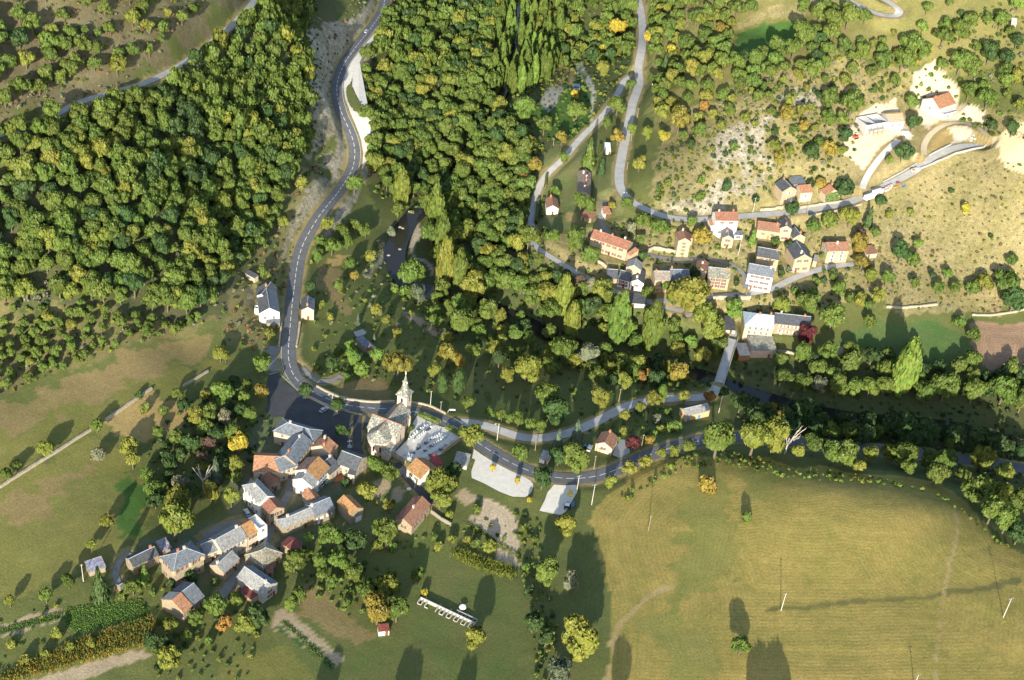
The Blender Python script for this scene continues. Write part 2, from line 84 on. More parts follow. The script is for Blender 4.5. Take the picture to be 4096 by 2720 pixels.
BLD = [
 {'name': 'town_hall','label': 'long slate house with hipped roof along the dark car park','x': -78.9,'y': 406.64,'z': 0.79,'rot': -0.257,'w': 17.31,'d': 8.39,'h': 6.5,'low': 0.74,'kind': 'hip','roof': 'slate','wall': 'cream','rise': 2.52,'fw': (3,2),'lw': (2,2),'rw': (2,2),'ch': 1},
 {'name': 'slate_house','label': 'slate roofed stone house abutting the hipped house by the car park','x': -72.84,'y': 398.1,'z': 0.77,'rot': 1.275,'w': 14.0,'d': 9,'h': 7,'low': 0.72,'kind': 'along','roof': 'slate','wall': 'stone','rise': 2.7,'fw': (5,2),'ch': 2},
 {'name': 'patched_barn','label': 'barn with a roof half orange tile half slate behind the square','x': -85.2,'y': 387.05,'z': 1.25,'rot': 0.1135,'w': 9.94,'d': 10.5,'h': 5,'low': 0.73,'kind': 'along','roof': 'orange','wall': 'cream','rise': 3.15,'fw': (2,1)},
 {'name': 'slate_annex','label': 'cream slate roofed annex between the patched barn and the lane','x': -77.13,'y': 389.74,'z': 1.12,'rot': 0.6632,'w': 7.8,'d': 9,'h': 5.5,'low': 0.7,'kind': 'along','roof': 'slate','wall': 'cream','rise': 2.7,'fw': (3,2)},
 {'name': 'red_tiled_barn','label': 'small barn with red tiled roof and dark red door in the lane','x': -81.1,'y': 382.35,'z': 1.26,'rot': 0.5691,'w': 5.18,'d': 6.12,'h': 3.2,'low': 0.67,'kind': 'front','roof': 'red','wall': 'stone','rise': 1.55,'fw': (1,1),'shut': 'darkred','door': 1},
 {'name': 'slate_townhouse','label': 'tall white slate roofed house with a white verge,orange wing attached','x': -87.59,'y': 370.85,'z': 1.89,'rot': -0.8004,'w': 11.66,'d': 6.83,'h': 7.5,'low': 1.1,'kind': 'along','roof': 'slate_light','wall': 'white','rise': 2.05,'fw': (4,2),'ch': 1,'hl': 1},
 {'name': 'orange_wing','label': 'stone wing with orange tiles against the tall white slate house','x': -81.57,'y': 365.51,'z': 1.51,'rot': -0.8559,'w': 6.5,'d': 6.83,'h': 6.5,'low': 0.72,'kind': 'along','roof': 'red','wall': 'stone','rise': 2.05,'fw': (1,1),'rw': (2,2),'shut': 'darkred'},
 {'name': 'white_gable_house','label': 'white gabled slate house in front of the blue shuttered one','x': -66.09,'y': 382.6,'z': 1.06,'rot': 1.2369,'w': 4.18,'d': 8.58,'h': 6.2,'low': 0.64,'kind': 'along','roof': 'slate_light','wall': 'white','rise': 2.57,'fw': (1,2),'ch': 1},
 {'name': 'blue_shutter_house','label': 'white house with blue shutters under an ochre tile roof','x': -63.76,'y': 388.49,'z': 0.88,'rot': 1.1776,'w': 8.54,'d': 10.28,'h': 6.4,'low': 0.69,'kind': 'along','roof': 'ochre','wall': 'white','rise': 3.08,'fw': (4,3),'shut': 'blue','roof2': 'stonered'},
 {'name': 'slate_wing','label': 'dark slate wing beside the terracotta courtyard','x': -60.33,'y': 392.94,'z': 0.83,'rot': 1.0755,'w': 6.79,'d': 9,'h': 4.6,'low': 0.66,'kind': 'along','roof': 'slate_dark','wall': 'cream','rise': 2.7,'fw': (2,1),'ch': 1},
 {'name': 'orange_roof_house','label': 'orange tiled house next to the stone cross','x': -62.21,'y': 403.01,'z': 0.84,'rot': 1.2372,'w': 5.76,'d': 9,'h': 5.6,'low': 0.79,'kind': 'along','roof': 'orange','wall': 'cream','rise': 2.7,'ch': 2},
 {'name': 'courtyard_house','label': 'long dark slate house with cream walls facing the church apse','x': -56.62,'y': 394.81,'z': 0.92,'rot': -0.3392,'w': 8.69,'d': 9.08,'h': 5.2,'low': 0.62,'kind': 'along','roof': 'slate_dark','wall': 'cream','rise': 2.73,'fw': (3,1),'rw': (2,2)},
 {'name': 'courtyard_wing','label': 'cream slate wing closing the terracotta courtyard','x': -54.18,'y': 391.55,'z': 0.97,'rot': -0.1295,'w': 2.85,'d': 7.06,'h': 4.6,'low': 0.65,'kind': 'mono','roof': 'slate_dark','wall': 'cream','rise': 1.0},
 {'name': 'orange_cottage','label': 'small orange tiled cottage above the long slate house','x': -65.17,'y': 376.43,'z': 1.08,'rot': 0.6349,'w': 5.19,'d': 5.72,'h': 3.8,'low': 0.63,'kind': 'front','roof': 'orange','wall': 'cream','rise': 1.56,'fw': (1,1)},
 {'name': 'long_slate_house','label': 'long pale slate house with a hipped end in the village lane','x': -68.7,'y': 363.44,'z': 1.1,'rot': 0.7239,'w': 13.27,'d': 5.35,'h': 4.8,'low': 0.75,'kind': 'along','roof': 'slate_light','wall': 'stone','rise': 1.61,'fw': (4,1),'ch': 1,'hl': 1},
 {'name': 'slate_row_house','label': 'blue grey slate house continuing the long slate house','x': -60.21,'y': 369.9,'z': 0.87,'rot': 0.7034,'w': 8.84,'d': 8,'h': 4.6,'low': 0.66,'kind': 'along','roof': 'slate','wall': 'stone','rise': 2.4,'fw': (3,1),'shut': 'white','ch': 1},
 {'name': 'ochre_barn','label': 'stone barn with ochre tiles and a wide white door','x': -48.73,'y': 371.92,'z': 0.56,'rot': 0.7817,'w': 5.98,'d': 8.57,'h': 5.5,'low': 0.65,'kind': 'front','roof': 'ochre','wall': 'stone','rise': 1.79,'bigdoor': 'white'},
 {'name': 'slate_row','label': 'slate roofed stone row house with dark windows behind the small barn','x': -87.56,'y': 346.22,'z': 2.1,'rot': 0.8383,'w': 10.86,'d': 8.5,'h': 6.5,'low': 0.88,'kind': 'along','roof': 'slate_light','wall': 'cream','rise': 2.55,'fw': (5,2),'ch': 1},
 {'name': 'orange_row_house','label': 'row house with an orange tile roof beside the white flat roof','x': -82.42,'y': 352.31,'z': 1.83,'rot': 0.8776,'w': 4.85,'d': 8.5,'h': 6.6,'low': 0.76,'kind': 'along','roof': 'ochre','wall': 'cream','rise': 2.55,'fw': (2,2),'shut': 'brown'},
 {'name': 'flat_roof_house','label': 'white rendered house with a flat parapet roof terrace','x': -79.57,'y': 354.87,'z': 1.68,'rot': 0.8118,'w': 3.39,'d': 6.84,'h': 8,'low': 0.67,'kind': 'flat','roof': 'terrace','wall': 'white','rise': 0,'fw': (1,2)},
 {'name': 'porch_house','label': 'small house with a bluish slate roof between manor and row','x': -94.73,'y': 342.69,'z': 2.87,'rot': 0.6889,'w': 5.88,'d': 7,'h': 4.4,'low': 0.69,'kind': 'along','roof': 'slate','wall': 'cream','rise': 2.1,'fw': (2,1)},
 {'name': 'manor_house','label': 'stone manor house with hipped slate roof and corbelled corner turrets','x': -100.22,'y': 332.97,'z': 3.33,'rot': 0.8261,'w': 12.32,'d': 8.57,'h': 7.8,'low': 0.79,'kind': 'hip','roof': 'slate','wall': 'stone','rise': 2.57,'fw': (3,2),'lw': (2,2),'shut': 'darkred','ch': 2,'turrets': 1},
 {'name': 'stone_barn','label': 'low stone barn with ridged slate roof in front of the row','x': -86.89,'y': 338.31,'z': 2.06,'rot': 1.114,'w': 8.57,'d': 6.61,'h': 4.4,'low': 0.78,'kind': 'along','roof': 'slate_light','wall': 'stone','rise': 1.98,'fw': (2,1),'shut': 'darkred','ch': 1},
 {'name': 'stone_farmhouse','label': 'stone farmhouse with dark slate roof and orange chimney inside the ring track','x': -115.15,'y': 333.53,'z': 4.63,'rot': 0.7921,'w': 9.89,'d': 5.77,'h': 4.4,'low': 0.8,'kind': 'along','roof': 'slate_dark','wall': 'stone','rise': 1.73,'fw': (2,1),'lw': (1,1),'ch': 1},
 {'name': 'lean_to_shed','label': 'cluttered shed with pale and blue roof sheets behind the farmhouse','x': -110.45,'y': 341.95,'z': 4.12,'rot': 0.7101,'w': 3.79,'d': 5,'h': 2.6,'low': 0.72,'kind': 'mono','roof': 'sheet','wall': 'stone','rise': 0.8},
 {'name': 'pale_gable_house','label': 'house with a pale roof slope and an orange tiled corner','x': -96.27,'y': 315.69,'z': 2.88,'rot': 1.0837,'w': 4.38,'d': 10.19,'h': 4.8,'low': 0.79,'kind': 'along','roof': 'orange','wall': 'stone','rise': 3.06,'fw': (1,1),'roof2': 'slate_pale'},
 {'name': 'grey_gable_house','label': 'grey slate half of the house with the orange tiled corner','x': -93.86,'y': 320.08,'z': 2.65,'rot': 1.001,'w': 5.37,'d': 10.07,'h': 4.8,'low': 0.83,'kind': 'along','roof': 'slate','wall': 'stone','rise': 3.02,'fw': (2,1)},
 {'name': 'grey_villa','label': 'grey slate house with red shutters above the kitchen garden','x': -72.02,'y': 330.36,'z': 1.11,'rot': 0.9941,'w': 7.55,'d': 12.36,'h': 4.8,'low': 0.78,'kind': 'front','roof': 'slate_light','wall': 'greywall','rise': 2.26,'fw': (1,2),'shut': 'darkred','ch': 1,'roof2': 'slate'},  # left slope paler: the light on it is put into the slate colour
 {'name': 'red_lean_to','label': 'low lean-to with rusty red roof against the grey slate house','x': -80.2,'y': 328.4,'z': 1.36,'rot': -0.7246,'w': 6.11,'d': 4,'h': 2.4,'low': 0.82,'kind': 'mono','roof': 'rust','wall': 'stone','rise': 0.64},
 {'name': 'mossy_barn','label': 'barn with a mossy stone slab roof next to the rusty red roof','x': -73.88,'y': 343.65,'z': 1.35,'rot': 0.9719,'w': 9.87,'d': 9,'h': 4.2,'low': 0.76,'kind': 'hip','roof': 'lichen','wall': 'stone','rise': 2.7},
 {'name': 'rust_roof_barn','label': 'barn with a rusty dark red roof below the long slate house','x': -66.65,'y': 351.77,'z': 0.91,'rot': 1.0662,'w': 5.18,'d': 6.21,'h': 3.8,'low': 0.7,'kind': 'along','roof': 'rust','wall': 'stone','rise': 1.0},
 {'name': 'small_red_shed','label': 'tiny shed with red tiles beside the mossy roof','x': -74.18,'y': 339.57,'z': 1.24,'rot': 0.2231,'w': 2.75,'d': 3.5,'h': 2.5,'low': 0.66,'kind': 'mono','roof': 'red','wall': 'stone','rise': 0.56},
 {'name': 'stone_hut','label': 'little grey stone hut beside the ring track','x': -118.61,'y': 321.85,'z': 5.09,'rot': 0.8289,'w': 3.45,'d': 4,'h': 2.2,'low': 0.69,'kind': 'along','roof': 'slate','wall': 'stone','rise': 1.2},
 {'name': 'pen_shed','label': 'open field shed with white and rust sheet roof','x': -130.22,'y': 327.96,'z': 5.66,'rot': 0.6189,'w': 5.87,'d': 5,'h': 2.4,'low': 0.85,'kind': 'mono','roof': 'sheet','wall': 'stone','rise': 0.8},
 {'name': 'white_barn','label': 'white walled barn with ochre tiles beside the cemetery','x': -31.32,'y': 396.68,'z': 0.51,'rot': -0.7163,'w': 7.9,'d': 9.5,'h': 4.2,'low': 0.69,'kind': 'along','roof': 'ochre','wall': 'white','rise': 2.85,'fw': (2,1),'shut': 'brown'},
 {'name': 'red_shed','label': 'shed with a bright red sheet roof behind the white barn','x': -22.08,'y': 404.15,'z': 0.75,'rot': 0.6097,'w': 3.41,'d': 5.43,'h': 3.2,'low': 0.64,'kind': 'mono','roof': 'redsheet','wall': 'stone','rise': 0.8},
 {'name': 'brown_barn','label': 'stone barn with a brown tile roof at the end of the tarmac lane','x': -25.45,'y': 375.54,'z': -0.36,'rot': 1.1758,'w': 13.94,'d': 7.59,'h': 4.6,'low': 0.75,'kind': 'along','roof': 'brown','wall': 'stone','rise': 2.28,'fw': (3,1),'lw': (1,1),'shut': 'darkred','ch': 1,'roof2': 'red'},
 {'name': 'meadow_hut','label': 'little white hut with rusty roof in the meadow','x': -31.54,'y': 321.18,'z': -0.74,'rot': 0.2792,'w': 3.86,'d': 3,'h': 2.4,'low': 0.69,'kind': 'mono','roof': 'rust','wall': 'white','rise': 0.48},
 {'name': 'grey_shelter','label': 'low grey sheet roofed shelter at the corner of the gravel court','x': -14.37,'y': 407.18,'z': 0.39,'rot': -0.1547,'w': 5.56,'d': 6,'h': 2.4,'low': 0.66,'kind': 'mono','roof': 'slate_light','wall': 'greywall','rise': 0.96},
 {'name': 'roadside_house','label': 'white gabled slate house standing left against the main road','x': -103.54,'y': 481.72,'z': 2.73,'rot': 0.2924,'w': 9.0,'d': 18.37,'h': 5.8,'low': 1.93,'kind': 'front','roof': 'slate_dark','wall': 'white','rise': 2.7,'fw': (2,1),'rw': (4,2),'ch': 1,'roof2': 'slate'},  # sunlit grey slope and skylit bluish slope put into the slate colours
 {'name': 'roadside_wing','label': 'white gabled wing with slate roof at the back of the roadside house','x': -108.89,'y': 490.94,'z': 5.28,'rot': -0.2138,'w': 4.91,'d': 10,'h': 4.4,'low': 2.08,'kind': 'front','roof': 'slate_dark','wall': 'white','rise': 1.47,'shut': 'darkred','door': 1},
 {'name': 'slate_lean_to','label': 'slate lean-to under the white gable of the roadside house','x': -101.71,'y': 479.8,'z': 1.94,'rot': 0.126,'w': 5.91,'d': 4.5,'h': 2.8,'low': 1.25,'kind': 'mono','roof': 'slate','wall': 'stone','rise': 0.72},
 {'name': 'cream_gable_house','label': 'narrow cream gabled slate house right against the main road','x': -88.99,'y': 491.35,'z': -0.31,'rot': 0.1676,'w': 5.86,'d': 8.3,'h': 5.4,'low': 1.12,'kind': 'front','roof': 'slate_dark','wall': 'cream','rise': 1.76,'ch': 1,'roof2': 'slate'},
 {'name': 'concrete_garage','label': 'cream block garage with a dark flat roof on the bank','x': -116.62,'y': 502.97,'z': 8.79,'rot': -0.5398,'w': 5.77,'d': 2.59,'h': 2.6,'low': 1.63,'kind': 'mono','roof': 'slate_dark','wall': 'cream','rise': 0.41,'fw': (1,1)},
 {'name': 'water_tank_hut','label': 'tiny white hut beside the roadside house','x': -109.48,'y': 483.45,'z': 6.11,'rot': 0.0978,'w': 1.65,'d': 2.5,'h': 2.2,'low': 0.75,'kind': 'flat','roof': 'slate','wall': 'white','rise': 0},
 {'name': 'garden_garage','label': 'garden garage with blue slate roof and orange door','x': -60.66,'y': 479.54,'z': -4.39,'rot': 0.7644,'w': 3.72,'d': 7.1,'h': 2.6,'low': 0.7,'kind': 'mono','roof': 'slate','wall': 'stone','rise': 1.14,'bigdoor': 'orange'},
 {'name': 'tiled_bungalow','label': 'bungalow with orange tiled gable roof and concrete terrace by the bend','x': 40.97,'y': 427.07,'z': -0.58,'rot': -0.3035,'w': 7.4,'d': 7.79,'h': 3.6,'low': 1.23,'kind': 'front','roof': 'brown','wall': 'cream','rise': 2.22,'fw': (1,1),'shut': 'darkred','ch': 1},
 {'name': 'pump_house','label': 'apricot rendered building with blue doors near the bridge','x': 80.2,'y': 457.6,'z': -2.84,'rot': 0.4933,'w': 11.78,'d': 5.61,'h': 3.4,'low': 1.26,'kind': 'along','roof': 'slate_light','wall': 'apricot','rise': 1.68,'roof2': 'slate_dark','bluedoors': 1},
 {'name': 'roadside_shed','label': 'grey shed with white edge behind the road hedge','x': 17.56,'y': 415.82,'z': 0.06,'rot': -0.2696,'w': 3.67,'d': 5,'h': 2.2,'low': 1.02,'kind': 'mono','roof': 'slate_light','wall': 'white','rise': 0.8},
 {'name': 'red_roof_hut','label': 'tiny hut with red roof in the wood above the road','x': -122.36,'y': 532.71,'z': 14.21,'rot': -0.0885,'w': 3.01,'d': 3,'h': 2.4,'low': 1.06,'kind': 'along','roof': 'red','wall': 'cream','rise': 0.9},
 {'name': 'long_red_house','label': 'long stone farmhouse with red tiled roof and shuttered windows','x': 39.72,'y': 561.5,'z': 4.97,'rot': -0.3894,'w': 18.93,'d': 8,'h': 6.5,'low': 0.85,'kind': 'along','roof': 'red','wall': 'creamstone','rise': 2.4,'fw': (5,2),'shut': 'darkred','ch': 3},
 {'name': 'balcony_wing','label': 'wing with bright orange lean-to roof and balcony at the red farmhouse','x': 49.18,'y': 554.88,'z': 5.07,'rot': -0.8763,'w': 2.73,'d': 4.92,'h': 6,'low': 0.75,'kind': 'mono','roof': 'orange','wall': 'creamstone','rise': 1.8},
 {'name': 'slate_gable_house','label': 'stone gable house with grey slate below the red farmhouse','x': 51.85,'y': 546.43,'z': 3.54,'rot': -0.1579,'w': 7.35,'d': 6.07,'h': 5.5,'low': 0.9,'kind': 'front','roof': 'slate_light','wall': 'creamstone','rise': 2.21},
 {'name': 'slate_cottage','label': 'low slate cottage joined to the white double gable','x': 42.79,'y': 543.57,'z': 0.96,'rot': 0.0872,'w': 4.95,'d': 8,'h': 3.4,'low': 1.36,'kind': 'along','roof': 'slate_dark','wall': 'stone','rise': 2.4,'fw': (1,1)},
 {'name': 'white_eaves_house','label': 'white rendered house with dark slate roof,left half of the double gable','x': 47.84,'y': 541.92,'z': 0.86,'rot': -0.2247,'w': 5.82,'d': 8,'h': 4.4,'low': 1.49,'kind': 'along','roof': 'slate_dark','wall': 'white','rise': 2.4,'fw': (2,2),'shut': 'darkred'},
 {'name': 'white_double_gable','label': 'white gabled house with dark slate roof by the riverside lane','x': 54.04,'y': 540.99,'z': 1.08,'rot': -0.0752,'w': 6.74,'d': 10,'h': 4.2,'low': 1.63,'kind': 'front','roof': 'slate_dark','wall': 'white','rise': 2.02,'fw': (1,1),'shut': 'brown','ch': 1},
 {'name': 'three_storey_house','label': 'three storey stone house with stone slab roof and yellow shutters','x': 65.46,'y': 540.93,'z': 1.33,'rot': 0.1687,'w': 7.43,'d': 8,'h': 7,'low': 1.4,'kind': 'along','roof': 'stoneslab','wall': 'creamstone','rise': 2.4,'fw': (2,3),'shut': 'ochre','ch': 1},
 {'name': 'slate_barn','label': 'long slate barn behind the big walnut tree','x': 73.71,'y': 543.85,'z': 1.74,'rot': 0.1627,'w': 9.3,'d': 9,'h': 6,'low': 1.5,'kind': 'along','roof': 'slate','wall': 'stone','rise': 2.7,'ch': 1},
 {'name': 'red_gable_house','label': 'gabled stone house with brownish red tile roof in the lane','x': 83.03,'y': 550.29,'z': 4.06,'rot': -0.1898,'w': 5.67,'d': 8.04,'h': 5.6,'low': 1.13,'kind': 'front','roof': 'brown','wall': 'creamstone','rise': 1.7,'fw': (1,1),'ch': 1},
 {'name': 'lichen_slate_house','label': 'stone house with lichen covered slate and white ridge','x': 91.61,'y': 548.17,'z': 2.0,'rot': 0.0152,'w': 10.18,'d': 9,'h': 6.2,'low': 1.7,'kind': 'along','roof': 'slate_lichen','wall': 'creamstone','rise': 2.7,'fw': (3,3),'shut': 'darkred','ch': 1,'roof2': 'slate_dark'},
 {'name': 'tower_house','label': 'narrow tall stone house with brown tile roof below the road','x': 74.85,'y': 564.04,'z': 7.35,'rot': 0.1032,'w': 6.25,'d': 7.59,'h': 8.6,'low': 1.16,'kind': 'front','roof': 'brown','wall': 'creamstone','rise': 1.87,'fw': (1,4),'shut': 'ochre','ch': 1},
 {'name': 'tower_wing','label': 'small brown tiled wing beside the narrow tall house','x': 78.81,'y': 571.19,'z': 9.71,'rot': 0.5666,'w': 2.18,'d': 4,'h': 4,'low': 0.84,'kind': 'mono','roof': 'brown','wall': 'creamstone','rise': 0.64},
 {'name': 'white_villa','label': 'big white rendered house with red tile roof on the upper road','x': 94.94,'y': 579.4,'z': 12.23,'rot': 0.1783,'w': 11.15,'d': 8,'h': 8.2,'low': 1.45,'kind': 'along','roof': 'red','wall': 'white','rise': 2.4,'fw': (2,2),'shut': 'brown','ch': 2},
 {'name': 'villa_annex','label': 'small orange roofed porch beside the big white house','x': 89.07,'y': 580.57,'z': 13.24,'rot': 0.2941,'w': 2.38,'d': 5,'h': 3,'low': 1.18,'kind': 'mono','roof': 'orange','wall': 'white','rise': 0.8},
 {'name': 'small_slate_house','label': 'small stone gable house with slate roof under the white house','x': 95.92,'y': 572.45,'z': 9.59,'rot': 0.0141,'w': 5.9,'d': 7.21,'h': 5.4,'low': 1.06,'kind': 'front','roof': 'slate','wall': 'creamstone','rise': 1.77,'fw': (1,2),'shut': 'darkred','ch': 1},
 {'name': 'white_outbuilding','label': 'white outbuilding with flat slate roof under the white house','x': 101.78,'y': 578.7,'z': 10.9,'rot': 0.1392,'w': 4.09,'d': 3.5,'h': 2.8,'low': 0.81,'kind': 'mono','roof': 'slate','wall': 'white','rise': 0.56,'fw': (1,1),'shut': 'darkred'},
 {'name': 'terrace_red_house','label': 'stone house with red tiles joined to a slate gable','x': 115.6,'y': 581.25,'z': 11.47,'rot': -0.0305,'w': 10.9,'d': 8,'h': 4.8,'low': 1.46,'kind': 'along','roof': 'brown','wall': 'creamstone','rise': 2.4,'fw': (2,1),'shut': 'ochre','ch': 1},
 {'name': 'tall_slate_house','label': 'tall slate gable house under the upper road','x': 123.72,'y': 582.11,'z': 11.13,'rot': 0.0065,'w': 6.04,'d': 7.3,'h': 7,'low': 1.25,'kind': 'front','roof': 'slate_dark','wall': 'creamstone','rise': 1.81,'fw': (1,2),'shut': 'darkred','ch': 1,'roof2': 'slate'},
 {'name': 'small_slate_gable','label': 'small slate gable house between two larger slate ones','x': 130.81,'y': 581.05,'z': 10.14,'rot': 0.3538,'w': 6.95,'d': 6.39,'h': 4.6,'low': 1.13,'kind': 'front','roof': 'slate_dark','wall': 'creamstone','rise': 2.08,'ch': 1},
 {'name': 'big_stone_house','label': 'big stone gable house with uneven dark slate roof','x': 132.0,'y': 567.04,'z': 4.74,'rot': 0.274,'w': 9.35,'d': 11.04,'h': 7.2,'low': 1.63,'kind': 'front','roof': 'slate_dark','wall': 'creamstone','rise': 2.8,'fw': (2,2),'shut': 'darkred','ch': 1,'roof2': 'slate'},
 {'name': 'stone_lean_to','label': 'grey roofed lean-to beside the big stone gable','x': 138.68,'y': 571.84,'z': 5.26,'rot': -0.2335,'w': 2.03,'d': 5,'h': 3,'low': 1.01,'kind': 'mono','roof': 'slate_light','wall': 'creamstone','rise': 0.8},
 {'name': 'light_blue_shutter_house','label': 'stone house with pale blue shutters and red tile roof','x': 149.33,'y': 575.81,'z': 6.46,'rot': 0.2464,'w': 11.02,'d': 8,'h': 6.6,'low': 1.52,'kind': 'along','roof': 'brown','wall': 'creamstone','rise': 2.4,'fw': (2,3),'lw': (1,3),'shut': 'paleblue','ch': 1},
 {'name': 'yellow_door_house','label': 'dark slate house with orange shutters behind the terrace','x': 114.81,'y': 564.13,'z': 5.62,'rot': -0.1177,'w': 10.49,'d': 8.5,'h': 6.4,'low': 1.35,'kind': 'along','roof': 'slate_dark','wall': 'creamstone','rise': 2.55,'fw': (3,2),'shut': 'ochre','ch': 1},
 {'name': 'white_street_house','label': 'large white house with slate roof and red shutters on the street','x': 110.7,'y': 550.65,'z': 2.23,'rot': -0.1064,'w': 11.96,'d': 9,'h': 8.4,'low': 1.32,'kind': 'along','roof': 'slate','wall': 'white','rise': 2.7,'fw': (4,3),'shut': 'darkred','ch': 1},
 {'name': 'white_porch','label': 'white porch block with slate lean-to in front of the large white house','x': 110.98,'y': 551.01,'z': 1.64,'rot': 0.0808,'w': 5.26,'d': 4,'h': 4.6,'low': 0.86,'kind': 'mono','roof': 'slate_light','wall': 'white','rise': 0.64,'fw': (2,1),'shut': 'darkred'},
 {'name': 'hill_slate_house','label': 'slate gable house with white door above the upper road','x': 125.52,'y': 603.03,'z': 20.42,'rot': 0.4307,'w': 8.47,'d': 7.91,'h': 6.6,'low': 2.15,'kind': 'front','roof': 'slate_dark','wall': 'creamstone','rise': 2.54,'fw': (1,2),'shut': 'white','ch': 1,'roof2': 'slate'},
 {'name': 'orange_hill_house','label': 'cream house with orange tiles above the upper road','x': 134.33,'y': 605.18,'z': 20.75,'rot': 0.3471,'w': 6.51,'d': 7.5,'h': 5,'low': 2.07,'kind': 'along','roof': 'orange','wall': 'cream','rise': 2.25,'fw': (1,1),'shut': 'white'},
 {'name': 'ivy_house','label': 'house with orange tile roof and ivy covered gable','x': 147.75,'y': 607.61,'z': 20.58,'rot': 0.4298,'w': 9.07,'d': 5.32,'h': 4.6,'low': 1.5,'kind': 'front','roof': 'orange','wall': 'cream','rise': 2.72,'fw': (2,2),'shut': 'brown','ch': 1,'ivy': 1},
 {'name': 'hill_shed','label': 'grey slate shed behind the houses above the road','x': 131.01,'y': 609.66,'z': 24.92,'rot': 0.3465,'w': 6.73,'d': 6,'h': 2.6,'low': 1.44,'kind': 'mono','roof': 'slate','wall': 'stone','rise': 0.96},
 {'name': 'terrace_shed','label': 'low shed with red tiles at the end of the street','x': 166.63,'y': 580.05,'z': 8.39,'rot': 0.3815,'w': 5.83,'d': 6,'h': 2.6,'low': 1.13,'kind': 'mono','roof': 'brown','wall': 'cream','rise': 0.96},
 {'name': 'zinc_roof_house','label': 'big stone house with light blue zinc hipped roof by the bridge','x': 110.54,'y': 525.46,'z': -8.05,'rot': 0.0195,'w': 13.49,'d': 10.88,'h': 7.6,'low': 1.44,'kind': 'along','roof': 'zinc','wall': 'creamstone','rise': 3.26,'fw': (4,3),'shut': 'paleblue','ch': 2,'hl': 1},
 {'name': 'mill_wing','label': 'long stone wing with dark slate roof joined to the zinc roof house','x': 126.28,'y': 530.12,'z': -6.5,'rot': 0.0164,'w': 16.67,'d': 9,'h': 5.8,'low': 1.18,'kind': 'along','roof': 'slate_dark','wall': 'stone','rise': 2.7,'fw': (4,2),'shut': 'white','ch': 2},
 {'name': 'wooden_garage','label': 'garage with pale flat roof and orange timber front at the bridge','x': 104.92,'y': 513.93,'z': -12.07,'rot': 0.1873,'w': 5.48,'d': 8.5,'h': 3.4,'low': 1.36,'kind': 'mono','roof': 'sheetpale','wall': 'orangewood','rise': 0.5,'fw': (1,1)},
 {'name': 'mossy_mill','label': 'pink walled shed with mossy slate roof at the bridge','x': 113.35,'y': 516.53,'z': -11.2,'rot': 0.1526,'w': 11.93,'d': 9,'h': 4.4,'low': 1.29,'kind': 'mono','roof': 'slate_lichen','wall': 'pinkwall','rise': 1.6},
 {'name': 'stone_store','label': 'small dark roofed store beside the bridge lane','x': 98.35,'y': 525.93,'z': -6.81,'rot': 0.0966,'w': 4.58,'d': 9,'h': 2.4,'low': 0.87,'kind': 'mono','roof': 'slate_dark','wall': 'cream','rise': 1.44},
 {'name': 'new_villa','label': 'new grey block house with orange tile roof on bare earth','x': 208.17,'y': 668.96,'z': 43.6,'rot': 0.7069,'w': 13.46,'d': 11.77,'h': 5.6,'low': 2.25,'kind': 'along','roof': 'orange','wall': 'block','rise': 3.53,'fw': (3,1),'lw': (1,1),'shut': 'white','ch': 1,'roof2': 'brown'},  # shadowed back slope: its shade is put into the browner tile colour
 {'name': 'villa_terrace_block','label': 'flat roofed white block terrace in front of the new grey house','x': 210.28,'y': 666.77,'z': 43.8,'rot': 0.6249,'w': 10.89,'d': 4.5,'h': 2.8,'low': 1.97,'kind': 'flat','roof': 'terrace','wall': 'block','rise': 0,'fw': (2,1)},
 {'name': 'unfinished_house','label': 'grey block house under construction with yellow roof timbers','x': 180.93,'y': 654.32,'z': 39.53,'rot': 0.33,'w': 9.25,'d': 9,'h': 4.6,'low': 1.52,'kind': 'along','roof': 'battens','wall': 'block','rise': 2.7,'fw': (2,1),'shut': 'white','bigdoor': 'white'},
 {'name': 'unfinished_walls','label': 'roofless grey block walls of the house under construction','x': 170.47,'y': 649.62,'z': 40.16,'rot': 0.5284,'w': 13.83,'d': 9,'h': 4.6,'low': 1.35,'kind': 'open','roof': 'terrace','wall': 'block','rise': 0,'fw': (3,1),'shut': 'white'},
 {'name': 'brown_bungalow','label': 'wide bungalow with grey brown tile roof and white chimneys among gardens','x': 26.97,'y': 607.48,'z': 5.63,'rot': 0.0027,'w': 6.81,'d': 22,'h': 3.2,'low': 1.17,'kind': 'front','roof': 'greybrown','wall': 'cream','rise': 2.04,'ch': 4},
 {'name': 'hedged_cottage','label': 'cottage with red brown tile roof behind tall hedges','x': 12.46,'y': 598.41,'z': 0.57,'rot': 0.1162,'w': 6.29,'d': 9.06,'h': 3.8,'low': 2.36,'kind': 'front','roof': 'brown','wall': 'white','rise': 1.89,'ch': 1},
 {'name': 'rust_shed','label': 'shed with faded red tiles below the grey brown bungalow','x': 28.8,'y': 587.14,'z': 5.83,'rot': -0.3284,'w': 5.58,'d': 6,'h': 2.6,'low': 1.01,'kind': 'mono','roof': 'red','wall': 'stone','rise': 0.96},
 {'name': 'orange_garage','label': 'small garage with orange tiles and a brown door','x': 38.98,'y': 589.48,'z': 7.7,'rot': 0.2612,'w': 3.78,'d': 5.5,'h': 2.8,'low': 0.79,'kind': 'mono','roof': 'orange','wall': 'white','rise': 0.88,'bigdoor': 'brown'},
 {'name': 'white_tent','label': 'white sheeted shelter on the bank beside the road','x': 38.02,'y': 646.26,'z': 10.92,'rot': 0.094,'w': 2.94,'d': 7,'h': 2.2,'low': 0.92,'kind': 'mono','roof': 'whitesheet','wall': 'white','rise': 1.12},
